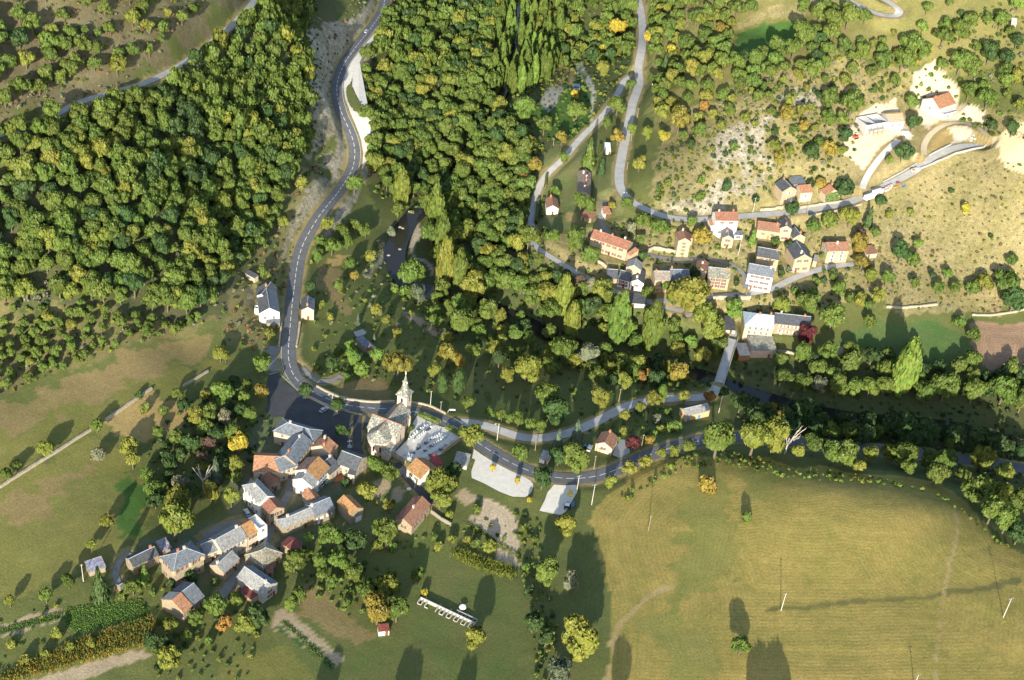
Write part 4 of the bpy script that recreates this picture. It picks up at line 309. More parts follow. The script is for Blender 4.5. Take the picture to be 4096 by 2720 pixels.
 (-142.0,289.4,3.7,2.11,'u','y',5),(-135.4,300.8,4.2,2.45,'u','y',5),(-123.9,299.5,3.7,2.15,'u','y',5),(-147.9,294.2,3.7,2.12,'u','y',5),(-116.4,321.4,7.2,3.17,'b','g',5),(-119.7,319.2,3.3,1.9,'u','g',5),
 (-129.8,296.7,3.2,1.83,'u','y',5),(-110.7,323.2,2.9,1.6,'u','l',5),(-105.6,328.4,3.4,1.93,'u','dg',5),(-99.5,332.5,5.0,2.92,'u','dg',5),(-162.0,373.0,7.1,3.12,'b','y',6),(-169.3,363.6,5.2,2.11,'b','g',6),
 (-171.0,358.6,5.9,2.48,'b','g',6),(-149.1,390.8,6.5,2.81,'b','g',6),(-136.1,385.4,8.0,3.6,'b','y',6),(-133.0,379.8,8.0,3.57,'b','y',6),(-144.8,378.3,6.2,2.96,'w','s',6,'pale silvery weeping tree at the meadow corner'),(-116.6,447.8,7.4,3.29,'b','y',6),
 (-110.3,423.0,12.0,5.71,'b','l',6),(-112.6,410.8,9.1,4.16,'b','g',6),(-116.7,407.3,9.1,4.14,'b','y',6),(-106.7,412.5,7.2,3.14,'b','s',6),(-98.2,398.6,10.2,4.71,'b','Y',6,'bright yellow tree in the grove beside the slate roofs'),(-102.1,404.9,7.9,3.52,'b','g',6),
 (-103.0,382.6,11.6,4.2,'c','bg',6),(-115.8,393.6,9.7,4.47,'b','dg',6),(-120.5,383.5,7.7,3.4,'b','dg',6),(-114.1,373.9,7.6,3.36,'b','s',6),(-119.0,370.0,6.0,2.55,'b','g',6),(-111.5,362.9,11.1,5.23,'b','y',6),
 (-94.6,370.4,8.3,3.73,'b','y',6),(-106.5,377.3,10.1,3.77,'d','s',6,'bare white dead tree in the grove left of the village'),(-109.2,398.2,6.3,2.66,'b','br',6),(-109.8,390.3,5.8,2.43,'b','br',6),(-101.0,418.7,7.2,3.17,'b','dg',6),(-102.7,434.4,6.1,2.59,'b','g',6),
 (-126.2,418.6,5.6,2.31,'b','g',6),(-129.7,409.4,4.6,2.7,'u','g',6),(-136.3,407.7,4.3,2.48,'u','y',6),(-139.9,413.5,3.3,1.87,'u','dg',6),(-114.6,448.4,5.0,1.98,'b','y',6),(-2.7,627.3,8.0,3.59,'b','o',7),
 (13.0,614.3,6.9,2.98,'b','g',7),(-2.8,610.2,10.5,4.88,'b','g',7),(-2.0,570.5,15.6,5.66,'c','g',7),(24.4,562.8,12.3,5.85,'b','g',7),(14.3,567.7,7.5,3.33,'b','g',7),(31.5,553.5,10.3,4.78,'b','g',7),
 (25.8,594.8,11.2,5.27,'b','g',7),(30.2,593.1,8.7,3.95,'b','g',7),(56.0,578.7,10.0,4.64,'b','g',7),(63.8,573.9,10.0,4.62,'b','g',7),(83.4,571.2,9.5,4.35,'b','yo',7,'autumn yellow tree beside the narrow tall house'),(55.8,557.8,6.5,2.78,'b','dg',7),
 (21.2,529.9,20.9,5.42,'p','y',7,'tall yellow green poplar by the riverside lane'),(26.0,516.3,20.6,5.35,'p','y',7),(6.6,534.2,12.1,5.72,'b','g',7),(19.2,542.3,10.2,4.75,'b','dg',7),(27.6,541.7,7.4,3.25,'b','br',7,'dark reddish tree beside the riverside lane'),(33.7,538.7,7.8,3.48,'b','s',7),
 (46.8,514.6,27.8,7.24,'p','g',7),(61.6,513.7,25.1,6.52,'p','g',7),(77.9,534.0,19.9,9.85,'b','y',7,'huge spreading walnut tree in front of the slate barn'),(59.1,536.8,7.8,3.47,'b','g',7),(85.6,528.3,14.3,6.89,'b','y',7),(89.7,522.8,12.9,6.13,'b','y',7),
 (100.6,550.7,5.0,2.02,'b','dg',7),(108.4,577.7,9.3,3.35,'c','l',7),(80.8,550.2,6.9,3.01,'b','dg',7),(98.9,533.4,12.0,5.7,'b','l',7),(40.5,538.6,6.9,2.98,'b','g',7),(8.3,554.2,7.0,3.04,'b','g',7),
 (11.2,571.9,4.4,2.58,'u','g',7),(23.3,563.7,4.4,2.55,'u','g',7),(71.4,535.1,9.7,4.45,'b','g',7),(68.1,540.6,6.9,2.99,'b','g',7),(41.2,595.2,5.2,2.11,'b','yo',7),(47.6,591.6,7.2,3.14,'b','g',7),
 (50.3,578.5,5.7,3.36,'u','s',7),(78.1,579.9,6.6,2.84,'b','g',7),(54.7,569.2,6.6,2.82,'b','g',7),(9.4,579.0,4.1,2.34,'u','g',7),(4.3,556.5,3.6,2.04,'u','dg',7),(2.3,550.0,5.6,3.29,'u','y',7),
 (10.3,549.5,5.2,3.03,'u','g',7),(109.7,600.4,4.1,2.37,'u','dg',7),(95.4,603.9,5.4,3.16,'u','dg',7),(82.7,606.0,4.1,2.37,'u','l',7),(82.5,596.4,4.9,2.88,'u','l',7),(66.7,604.9,4.1,2.38,'u','y',7),
 (62.7,602.9,3.7,2.11,'u','g',7),(126.8,593.3,8.6,3.91,'b','dg',7),(165.1,597.5,10.9,3.93,'c','dg',7,'dark dense conifer below the white sheeted trailers'),(171.6,608.5,6.7,2.92,'b','dg',7),(141.2,611.7,7.7,3.44,'b','yo',7,'autumn yellow tree behind the ivy covered house'),(136.2,611.6,5.7,2.39,'b','dg',7),
 (152.7,611.6,10.8,5.04,'b','dg',7),(145.6,592.4,9.6,4.44,'b','g',7),(155.4,595.2,11.1,5.23,'b','y',7),(137.7,588.7,8.6,3.91,'b','g',7),(126.3,578.3,6.1,2.59,'b','dg',7),(119.4,577.7,5.6,2.32,'b','g',7),
 (160.1,581.7,11.0,5.18,'b','yo',7),(180.1,581.0,11.0,5.18,'b','dg',7,'dark round tree with a long shadow on the dry hillside'),(189.7,590.9,6.7,2.89,'b','l',7,'small lime green tree on the dry hillside'),(186.7,580.8,7.6,3.38,'b','g',7),(172.4,565.0,8.5,3.83,'b','l',7),(164.3,563.5,9.4,4.33,'b','y',7),
 (186.4,567.8,6.6,2.83,'b','g',7),(203.5,578.4,6.6,2.86,'b','l',7),(198.2,568.0,7.1,3.09,'b','g',7),(206.5,570.3,6.6,2.84,'b','g',7),(215.3,571.2,8.1,3.62,'b','g',7),(220.9,573.6,10.0,4.65,'b','y',7),
 (230.2,571.6,14.9,7.21,'b','g',7),(233.5,564.4,12.9,6.15,'b','dg',7),(166.9,552.6,9.8,4.55,'b','y',7),(159.0,551.5,7.4,3.28,'b','y',7),(133.9,541.5,14.0,6.73,'b','g',7),(121.5,540.9,11.2,5.24,'b','y',7),
 (144.8,536.2,13.5,6.45,'b','g',7),(163.0,540.3,7.4,3.25,'b','g',7),(132.6,525.6,10.5,4.92,'b','r',7,'dark purple red tree below the long stone wing'),(233.1,583.9,7.1,3.12,'b','g',7),(160.8,572.1,8.5,3.86,'b','yo',7),(122.1,561.5,5.1,2.04,'b','dg',7),
 (129.0,552.9,5.6,3.29,'u','g',7),(137.7,553.0,6.4,3.79,'u','l',7),(148.9,556.2,8.4,3.8,'b','g',7),(139.2,561.6,4.0,2.3,'u','l',7),(143.0,562.7,3.6,2.04,'u','dg',7),(146.8,564.2,6.5,2.81,'b','g',7),
 (154.8,554.0,5.2,3.04,'u','g',7),(143.5,577.8,4.0,2.33,'u','g',7),(160.6,588.9,7.2,3.13,'b','br',7),(168.3,591.5,6.2,2.62,'b','g',7),(213.6,610.8,5.0,2.92,'u','Y',7),(176.6,605.3,4.5,2.65,'u','y',7),
 (187.4,609.2,3.7,2.13,'u','y',7),(207.3,621.5,2.9,1.61,'u','dg',7),(224.6,596.2,2.8,1.57,'u','dg',7),(196.0,576.0,5.1,2.08,'b','dg',7),(163.1,549.7,6.5,2.78,'b','g',7),(135.4,623.1,9.8,4.52,'b','dg',8),
 (144.7,627.0,9.3,4.27,'b','yo',8),(152.7,636.6,8.9,4.04,'b','dg',8),(182.7,634.3,10.4,4.85,'b','dg',8,'big dark green tree between driveway and sandy track'),(175.9,630.7,5.8,2.42,'b','l',8),(190.3,671.4,9.1,4.18,'b','g',8),(189.4,655.6,9.0,4.12,'b','dg',8),
 (225.6,648.5,7.9,3.52,'b','dg',8),(232.9,637.9,8.3,3.73,'b','dg',8,'dark tree at the sand pile'),(147.7,700.0,14.6,7.04,'b','g',8),(154.9,703.5,14.1,6.77,'b','g',8),(132.3,694.5,14.6,7.04,'b','g',8),(127.4,686.4,11.8,5.6,'b','g',8),
 (146.6,695.0,11.9,5.61,'b','g',8),(136.4,669.5,12.7,6.06,'b','g',8),(162.4,685.4,10.7,5.02,'b','g',8),(173.5,685.1,10.8,5.03,'b','g',8),(184.7,689.6,13.5,6.46,'b','g',8),(188.4,697.2,13.0,6.2,'b','g',8),
 (195.6,695.4,9.8,4.51,'b','g',8),(204.5,699.8,10.8,5.07,'b','g',8),(205.3,704.9,9.2,4.23,'b','g',8),(212.8,699.1,11.3,5.33,'b','g',8),(216.6,701.8,10.3,4.76,'b','g',8),(212.8,684.6,14.4,6.96,'b','g',8),
 (225.7,684.2,12.2,5.81,'b','dg',8),(217.9,681.4,11.7,5.55,'b','g',8),(224.2,661.2,11.6,5.46,'b','g',8),(217.1,670.7,10.1,4.7,'b','g',8),(232.0,665.5,10.5,4.9,'b','l',8),(236.8,666.9,9.0,4.08,'b','y',8),
 (156.3,653.6,14.1,6.81,'b','g',8),(144.0,652.9,11.5,5.44,'b','g',8),(143.4,641.7,9.9,4.59,'b','g',8),(122.0,640.9,8.9,4.04,'b','yo',8),(181.0,680.4,7.6,3.36,'b','g',8),(118.7,692.2,10.8,5.08,'b','g',8),
 (117.6,679.4,9.7,4.46,'b','g',8),(119.5,616.7,8.8,3.98,'b','yo',8),(117.1,623.3,8.3,3.73,'b','y',8),(124.9,622.9,6.8,2.93,'b','y',8),(164.2,707.9,8.7,3.97,'b','g',8),(141.6,713.4,11.0,5.15,'b','g',8),
 (135.2,728.5,9.0,4.08,'b','g',8),(230.5,698.7,10.2,4.73,'b','g',8),(237.7,685.7,9.1,4.13,'b','dg',8),(138.0,663.0,2.9,1.65,'u','dg',8),(147.4,667.8,3.0,1.66,'u','dg',8),(162.5,663.5,4.3,2.48,'u','g',8),
 (199.6,699.3,2.6,1.42,'u','Y',8),(192.9,693.8,3.0,1.7,'u','Y',8),(151.2,645.7,8.4,3.8,'b','g',8),(131.6,636.6,7.3,3.23,'b','yo',8),(173.9,691.3,8.1,3.65,'b','g',8),(152.1,686.1,9.1,4.18,'b','g',8),
 (157.0,675.2,7.5,3.32,'b','g',8),(167.9,678.6,7.5,3.34,'b','g',8),(28.4,637.2,15.9,5.79,'c','g',9,'tall spruce beside the riverside lane'),(48.6,710.2,7.4,3.27,'b','g',9),(41.8,687.4,11.1,5.23,'b','g',9),(78.5,687.5,10.4,4.83,'b','yo',9),
 (71.8,649.0,13.7,6.6,'b','yo',9),(66.5,722.3,12.4,4.47,'c','dg',9),(70.0,732.2,8.1,3.61,'b','Y',9),(40.8,803.3,12.4,5.9,'b','Y',9),(32.7,783.5,7.3,3.23,'b','Y',9),(19.0,712.9,6.3,2.7,'b','Y',9),
 (34.3,740.9,10.6,4.93,'b','y',9),(42.4,652.4,8.6,3.92,'b','yo',9),(13.8,660.1,8.2,3.69,'b','yo',9),(4.1,673.0,10.5,4.9,'b','g',9),(-8.0,690.1,14.6,7.04,'b','g',9),(20.6,687.5,11.7,5.54,'b','g',9),
 (37.0,674.5,7.2,3.16,'b','g',9),(15.9,640.2,7.5,3.34,'b','g',9),(0.7,636.1,9.6,4.44,'b','yo',9),(-4.6,648.3,11.9,5.62,'b','g',9),(34.9,626.9,9.9,3.55,'c','dg',9),(56.8,650.4,8.1,3.61,'b','y',9),
 (64.5,640.9,8.0,3.56,'b','Y',9),(53.0,620.2,8.4,3.77,'b','y',9),(61.8,752.9,8.8,4.0,'b','g',9),(68.7,747.9,8.7,3.96,'b','g',9),(64.0,771.5,9.5,4.38,'b','g',9),(81.2,744.8,9.8,4.52,'b','g',9),
 (85.4,725.2,10.2,4.73,'b','g',9),(93.5,725.1,9.0,4.12,'b','yo',9),(95.3,735.7,9.7,4.45,'b','g',9),(78.7,724.0,9.6,4.45,'b','g',9),(90.6,710.0,9.5,4.35,'b','g',9),(92.6,684.7,8.7,3.95,'b','g',9),
 (87.3,703.2,8.3,3.75,'b','g',9),(80.9,710.1,7.9,3.5,'b','g',9),(76.0,718.8,7.9,3.55,'b','g',9),(100.2,670.1,9.6,4.44,'b','g',9),(98.5,685.3,8.7,3.94,'b','g',9),(108.2,679.3,11.8,5.58,'b','g',9),
 (87.8,680.7,8.1,3.66,'b','g',9),(84.8,670.4,8.6,3.91,'b','g',9),(72.6,681.8,9.3,4.26,'b','g',9),(77.2,675.3,8.2,3.66,'b','g',9),(92.4,658.6,8.5,3.86,'b','g',9),(64.5,679.7,8.2,3.71,'b','g',9),
 (75.9,669.1,7.1,3.09,'b','g',9),(83.0,656.3,7.0,3.04,'b','o',9),(71.5,664.2,6.5,2.8,'b','yo',9),(94.8,645.1,8.4,3.8,'b','g',9),(81.6,637.0,7.9,3.52,'b','g',9),(61.0,690.5,7.2,3.18,'b','g',9),
 (101.8,739.4,10.8,5.05,'b','g',9),(108.7,739.6,9.1,4.15,'b','g',9),(72.9,770.1,9.4,4.34,'b','g',9),(91.9,746.9,9.2,4.2,'b','g',9),(58.3,774.6,6.6,2.85,'b','Y',9),(60.0,751.1,7.1,3.09,'b','g',9),
 (49.8,662.0,7.1,3.11,'b','g',9),(108.2,638.3,3.8,2.16,'u','y',9),(97.7,624.3,5.0,2.94,'u','g',9),(-63.1,603.7,20.7,5.37,'p','y',15,'tall poplar leaning over the river pool,upstream of it'),(-44.8,596.5,23.6,6.14,'p','g',15),(-39.2,575.0,22.1,5.73,'p','g',15),
 (-34.9,548.0,24.2,6.3,'p','y',15),(-27.9,546.3,19.4,5.04,'p','g',15),(-49.9,540.0,15.0,7.27,'b','g',15,'round tree overhanging the dark river pool'),(-63.4,595.9,8.8,4.02,'b','g',15),(-20.7,535.9,15.4,7.48,'b','y',15),(-22.7,502.6,14.8,7.16,'b','g',15),
 (-12.6,518.4,12.8,6.11,'b','g',15),(-31.0,624.1,11.7,5.53,'b','g',15),(-20.0,592.8,8.3,3.74,'b','l',15),(-24.9,608.3,6.9,2.99,'b','y',15),(-24.4,522.9,11.5,5.41,'b','g',15),(-34.6,536.1,8.8,4.0,'b','g',15),
 (-44.5,525.3,10.1,4.68,'b','bg',15),(-85.3,596.2,9.8,4.51,'b','g',15,'green tree overhanging the edge of the main road'),(-81.8,552.6,8.9,4.05,'b','g',15),(-87.5,543.8,9.7,4.5,'b','g',15),(-79.8,566.0,8.5,3.86,'b','g',15),(-92.1,555.5,7.4,3.28,'b','y',15),
 (-84.8,557.9,8.4,3.81,'b','g',15),(-92.4,534.8,7.3,3.21,'b','g',15),(-92.6,544.5,7.4,3.25,'b','g',15),(-75.4,567.8,7.1,3.1,'b','g',15),(-70.0,550.0,7.0,3.04,'b','y',15),(-78.2,536.6,7.3,3.23,'b','g',15),
 (-79.3,516.4,6.3,2.67,'b','g',15),(-91.3,509.9,6.2,2.64,'b','dg',15),(-74.5,529.6,5.4,2.22,'b','yo',15),(-61.2,506.4,6.2,2.64,'b','y',15),(-67.9,497.1,6.1,2.13,'c','bg',15),(-79.6,495.9,3.7,2.13,'u','y',15),
 (-85.1,502.2,3.7,2.14,'u','y',15),(-56.2,531.9,4.7,2.74,'u','l',15),(-51.7,532.5,4.7,2.74,'u','l',15),(-106.7,570.7,8.0,3.56,'b','y',15),(-109.9,545.5,6.9,2.98,'b','y',15),(-116.3,528.5,6.7,2.92,'b','g',15),
 (-112.1,508.4,6.6,2.85,'b','g',15),(-117.5,543.8,7.8,3.45,'b','g',15),(-50.0,492.2,6.1,2.59,'b','y',15),(-56.0,501.1,5.3,2.15,'b','y',15),(-67.2,515.0,2.6,1.46,'u','y',15),(-59.3,487.7,4.1,1.41,'c','bg',15),
 (-101.4,472.2,4.7,2.73,'u','y',15),(-64.4,581.4,5.0,2.91,'u','s',15),(-67.8,567.2,4.9,2.86,'u','s',15),(-50,262,13,5,'b','g',18),(-24,266,13,5,'b','g',18),(-6,262,14,5,'b','g',18),
 (46,279,15,4.5,'b','g',18),(92,283,15,5,'b','g',18),(98,279,16,5.5,'b','g',18)]
FILL = [
 ([(-216.8,483.6),(-190.9,514.1),(-167.8,559.5),(-154.6,601.6),(-143.4,642.5),(-143.6,725.5),(-130.8,754.0),(-129.8,696.0),(-118.5,649.4),(-109.8,623.4),(-109.5,601.2),(-110.4,568.0),(-115.0,549.8),(-115.2,533.9),(-118.9,519.4),(-122.3,495.4),(-124.2,475.7),(-138.0,460.3),(-151.4,454.7),(-173.0,445.0),(-202.2,428.4)],4.7,3.3,5.6,'b',10,'gggggdgy'),
 ([(-202.0,427.6),(-172.7,444.1),(-151.1,453.7),(-123.7,469.1),(-128.3,462.3),(-146.9,441.1),(-165.6,418.4),(-190.8,393.1)],4.2,1.6,2.7,'b',11,'ggggyg'),
 ([(-236.4,549.5),(-215.3,564.1),(-213.2,544.5),(-217.0,522.9),(-207.0,508.7),(-219.0,491.2)],6.5,3.4,4.8,'b',12,'ggggd'),
 ([(-209.3,537.5),(-197.6,546.2),(-185.9,552.4),(-177.5,564.1),(-179.8,555.9),(-188.1,539.8),(-197.4,518.7),(-218.9,490.6),(-215.7,518.6)],7,3.0,4.6,'b',12,'gggy'),
 ([(-209.5,565.7),(-155.8,660.2),(-159.4,622.6),(-173.2,572.0),(-192.3,549.6),(-206.6,542.4)],11,2.0,3.6,'b',12,'gggy'),
 ([(-93.4,823.9),(-49.0,853.0),(-31.0,832.4),(-30.9,738.9),(-13.5,692.3),(-0.8,657.5),(-0.6,635.6),(-1.4,588.9),(3.8,560.8),(19.9,547.9),(37.9,536.7),(56.8,528.3),(57.1,525.1),(22.4,522.3),(1.7,536.6),(-34.2,546.8),(-45.2,580.4),(-50.1,600.8),(-56.2,608.9),(-76.2,605.4),(-80.0,622.3),(-83.8,646.7),(-91.2,669.2),(-97.9,686.0),(-99.3,711.8),(-95.2,740.6),(-93.5,779.6)],6.0,3.6,5.8,'b',13,'ggggydg'),
 ([(-14.7,876.3),(45.5,858.9),(50.4,820.0),(52.1,761.4),(43.6,754.3),(29.9,763.1),(22.6,786.9),(11.3,767.5),(3.4,786.3),(-9.4,798.2)],7,3.2,4.8,'b',13,'ggyygd'),
 ([(-46.0,854.5),(6.2,867.9),(11.5,806.1),(4.7,740.9),(-11.4,721.7),(-30.9,738.9)],6.5,2.6,3.6,'p',14,'gggl'),
 ([(63.3,846.0),(93.9,769.5),(100.2,742.0),(97.5,692.5),(88.1,669.7),(70.6,669.2),(61.1,658.2),(59.6,743.4)],6.4,3.0,4.8,'b',16,'ggyggy'),
 ([(99.3,689.4),(117.0,691.1),(138.9,707.7),(145.2,723.6),(159.8,713.3),(165.0,706.3),(150.0,691.7),(150.0,680.1),(124.8,669.4),(99.8,661.6)],7.0,3.0,4.4,'b',16,'gggdg'),
 ([(70.5,673.0),(112.1,665.4),(143.8,680.4),(178.6,707.8),(190.3,689.4),(168.0,665.0),(149.9,643.4),(154.1,627.9),(128.4,622.7),(111.9,630.8),(93.7,637.9),(72.4,625.9)],7.6,1.8,3.6,'b',17,'ggydgy'),
 ([(183.6,715.9),(251.1,721.1),(244.5,641.6),(225.6,643.3),(220.5,664.0),(208.0,676.5),(197.6,693.6)],8,2.2,4.0,'b',16,'gdgyl'),
 ([(113.1,509.1),(159.4,524.3),(199.9,523.4),(239.8,524.9),(236.0,501.5),(185.9,502.0),(140.2,495.8),(116.0,499.8)],8,3.8,5.2,'b',3,'ggd'),
 ([(104.0,471.0),(127.8,481.7),(182.4,479.7),(230.1,473.4),(226.1,459.1),(179.2,465.5),(135.0,459.7),(105.2,460.3)],6,2.8,3.8,'b',3,'dgd'),
 ([(-128.9,397.7),(-122.8,417.6),(-106.7,436.2),(-99.8,432.8),(-93.0,399.0),(-95.5,386.0),(-92.5,369.4),(-124.3,361.4),(-128.5,381.2)],7,2.6,3.8,'b',6,'dgdgy'),
 ([(-4.5,496.2),(51.4,507.5),(71.6,502.6),(57.7,494.1),(28.8,490.3),(1.4,491.5)],7,2.6,3.8,'b',1,'gdyg'),
 ([(-51.3,531.5),(-7.0,530.8),(51.4,507.5),(73.6,499.8),(57.3,487.6),(18.1,484.4),(-9.0,481.3),(-26.0,487.8)],7.5,2.8,4.4,'b',13,'ggygd'),
 ([(4.6,553.0),(40.3,535.5),(67.1,527.6),(96.2,521.7),(91.0,510.9),(51.3,510.4),(16.7,522.1)],7,3.0,4.6,'b',13,'ggygl'),
 ([(-215.7,561.8),(-155.8,660.2),(-174.4,567.9),(-201.6,516.3)],8,2.2,3.8,'b',12,'gggy')]
SCR = [
 ([(59.1,585.0),(63.1,626.7),(76.5,656.7),(106.1,668.3),(156.5,686.5),(198.6,681.2),(179.3,673.0),(163.5,648.6),(154.2,621.8),(119.2,604.6),(83.0,592.5)],2.7,0.5,1.7,'gsygdg'),
 ([(166.7,607.1),(188.3,622.6),(213.0,638.4),(242.8,615.5),(246.2,567.1),(179.2,554.9),(161.5,562.5),(156.6,588.6)],2.6,0.3,1.0,'ysbgys'),
 ([(143.7,681.7),(250.9,719.4),(243.4,630.1),(224.4,645.6),(190.4,685.8)],3.0,0.5,1.8,'ggysgl'),
 ([(-215.7,561.8),(-154.0,680.2),(-174.2,567.1),(-193.4,522.5),(-218.8,490.0),(-212.4,527.2)],2.6,0.4,1.4,'bgsgby'),
 ([(-216.8,483.6),(-190.9,514.1),(-167.8,559.5),(-143.4,642.5),(-130.8,754.0),(-109.8,623.4),(-115.0,549.8),(-124.2,475.7),(-173.0,445.0),(-202.2,428.4)],2.9,0.7,1.8,'dggs'),
 ([(-202.0,427.6),(-172.7,444.1),(-123.7,469.1),(-128.3,462.3),(-146.9,441.1),(-165.6,418.4),(-190.4,391.9)],2.6,0.5,1.4,'gygsy'),
 ([(-123.6,473.3),(-118.5,512.2),(-108.9,566.2),(-104.8,616.7),(-101.7,599.7),(-104.6,538.0),(-101.5,493.5),(-101.0,460.1),(-116.6,455.7)],3.2,0.5,1.5,'gysbg'),
 ([(-117.6,644.5),(-119.5,714.6),(-115.8,768.9),(-105.9,803.3),(-109.9,733.2),(-112.8,692.8),(-107.2,630.0),(-99.6,616.0),(-104.4,587.0)],3.4,0.4,1.1,'sgbs'),
 ([(-93.4,823.9),(45.5,858.9),(51.3,761.4),(27.1,675.8),(-0.0,645.0),(3.8,560.8),(56.8,528.3),(22.4,520.8),(-34.2,546.8),(-50.1,600.8),(-76.2,605.4),(-98.7,708.2)],3.8,0.7,1.8,'dggy'),
 ([(-95.3,531.2),(-62.2,560.9),(-27.4,501.3),(-14.0,475.6),(-37.7,448.0),(-54.3,456.2),(-82.4,466.9)],4.2,0.4,1.3,'ggysl'),
 ([(65.1,580.8),(119.4,591.2),(156.5,583.2),(160.3,561.0),(136.1,545.0),(102.1,534.6),(72.4,531.0),(46.9,537.6),(7.0,566.5),(38.2,584.6)],4.2,0.4,1.2,'ggysl'),
 ([(100.0,513.3),(153.2,519.8),(187.8,518.3),(239.4,521.9),(221.4,445.2),(156.2,456.3),(96.5,449.4)],3.6,0.6,1.6,'dgd'),
 ([(8.6,388.2),(18.2,385.5),(21.5,357.9),(26.9,333.7),(25.5,305.8),(19.8,305.1),(16.8,345.1),(10.3,363.5)],2.6,0.6,1.5,'dggy'),
 ([(-41.5,471.1),(-4.4,494.0),(62.2,495.9),(60.8,470.4),(29.5,446.7),(4.2,439.6),(-11.6,444.9)],5.5,0.4,1.2,'dgg'),
 ([(-46.5,389.2),(-24.3,378.2),(-0.7,385.3),(13.2,376.3),(4.5,368.9),(-10.9,366.0),(-27.4,358.9),(-36.2,369.5)],3.4,0.4,1.2,'gylg'),
 ([(-157.9,302.7),(-137.6,313.0),(-127.3,300.9),(-150.8,282.6)],4,0.4,1.1,'gyg'),
 ([(47.8,399.8),(71.3,425.5),(89.4,432.5),(117.6,421.0),(146.7,420.6),(173.0,408.3),(189.3,379.5),(183.5,382.4),(164.7,414.1),(116.1,411.9),(88.3,420.4),(70.8,416.8),(49.7,397.1)],2.4,0.5,1.3,'ygyl'),
 ([(-100.1,376.0),(-93.3,395.8),(-88.5,418.9),(-102.6,429.4),(-118.2,428.6),(-129.4,403.9),(-130.0,378.1),(-118.7,363.1)],3.2,0.6,1.5,'dgd'),
 ([(-83.5,351.0),(-55.5,359.1),(-33.8,353.0),(-27.9,335.0),(-43.9,326.3),(-58.3,335.0),(-73.6,337.5)],3.2,0.5,1.6,'dggl'),
 ([(59.1,583.8),(119.4,592.7),(158.9,583.6),(160.3,561.0),(136.1,545.0),(72.4,531.0),(46.9,537.6),(19.4,554.1),(38.2,584.6)],3.4,0.5,1.5,'glgydl'),
 ([(-115.9,327.5),(-87.9,324.0),(-72.3,318.7),(-71.5,295.4),(-100.9,290.2),(-109.6,304.5)],3.4,0.5,1.4,'dggy'),
 ([(1.2,493.8),(94.4,519.8),(89.2,481.7),(61.1,477.5),(28.8,490.3)],3.2,0.7,1.8,'dggy'),
 ([(-59.8,542.9),(-35.4,536.2),(3.0,521.6),(-4.5,496.2),(-38.5,500.9)],3.2,0.6,1.6,'dggl'),
 ([(3.1,572.9),(20.9,548.8),(40.3,535.5),(24.6,536.2),(4.6,553.0)],2.8,0.6,1.8,'ggyl'),
 ([(24.6,440.4),(56.5,464.5),(73.3,463.6),(66.1,442.0),(47.8,431.2),(39.8,435.7)],3.4,0.5,1.5,'dggl'),
 ([(-76.1,449.5),(-56.9,459.2),(-46.6,477.4),(-60.6,484.5),(-79.1,466.4)],3.0,0.5,1.4,'glgy')]
POLES = [
 (-29.9,443.4,8.25,0,0),(-25.4,440.4,5.75,0,0),(-1.3,427.7,8.75,0,1),(-69.2,438.7,4.0,0,1),(31.2,400.8,9.25,1,0),(37.1,394.9,10.75,1,0),
 (37.5,415.5,7.0,0,0),(56.2,431.2,6.75,0,0),(47.5,464.8,7.0,0,0),(89.7,464.7,9.25,0,0),(14.1,424.0,4.75,0,0),(53.3,568.8,7.25,0,0),
 (108.9,596.3,8.25,0,0),(101.8,569.7,9.0,0,0),(105.3,545.8,6.25,0,0),(69.1,580.4,5.75,0,0),(2.3,561.3,6.75,0,0),(47.2,599.0,4.25,0,1),
 (134.9,596.3,7.0,0,0),(52.8,681.8,5.25,0,0),(49.6,657.6,4.25,0,0),(47.7,628.7,4.0,0,0),(59.9,757.9,5.75,0,0),(9.8,660.4,4.0,0,0),
 (177.7,343.2,9.5,1,0),(143.5,312.6,5.75,1,0),(103.5,344.5,8.75,0,0),(-134.0,323.9,8.25,0,0),(-3.6,498.8,7.0,0,0),(58.2,381.9,7.75,0,0)]
CARS = [
 ('silver grey car driving on the main road below the rock face','car','silver',-102.86,748.13,1.419,4.1),
 ('silver hatchback parked on the car park beside the clipped tree','car','silver',-71.39,431.78,0.956,4.1),
 ('white car parked nose in at the tiled bungalow','car','white',35.59,428.61,1.278,3.9),
 ('dark green car parked under the cedar by the tiled bungalow','car','darkgreen',32.93,428.76,0.808,3.9),
 ('pale blue grey car parked by the white flat roofed house','car','paleblue',-88.27,368.0,2.132,4.1),
 ('dark teal car driving along the upper road','car','teal',137.29,596.95,0.401,4.2),
 ('grey estate car on the terrace beside the big stone house','car','grey',126.26,566.89,2.289,4.2),
 ('white van parked below the house under construction','van','white',186.72,652.96,0.135,5.0),
 ('white car on the turning area below the new grey house','car','white',218.69,649.06,-0.719,3.9),
 ('white tipper pickup with tan bed parked along the kerb','pickup','white',190.03,630.25,0.48,5.0),
 ('small blue tractor trailer truck with white cab on the gravel lot','truck','bluegrey',28.77,393.35,1.498,5.6)]
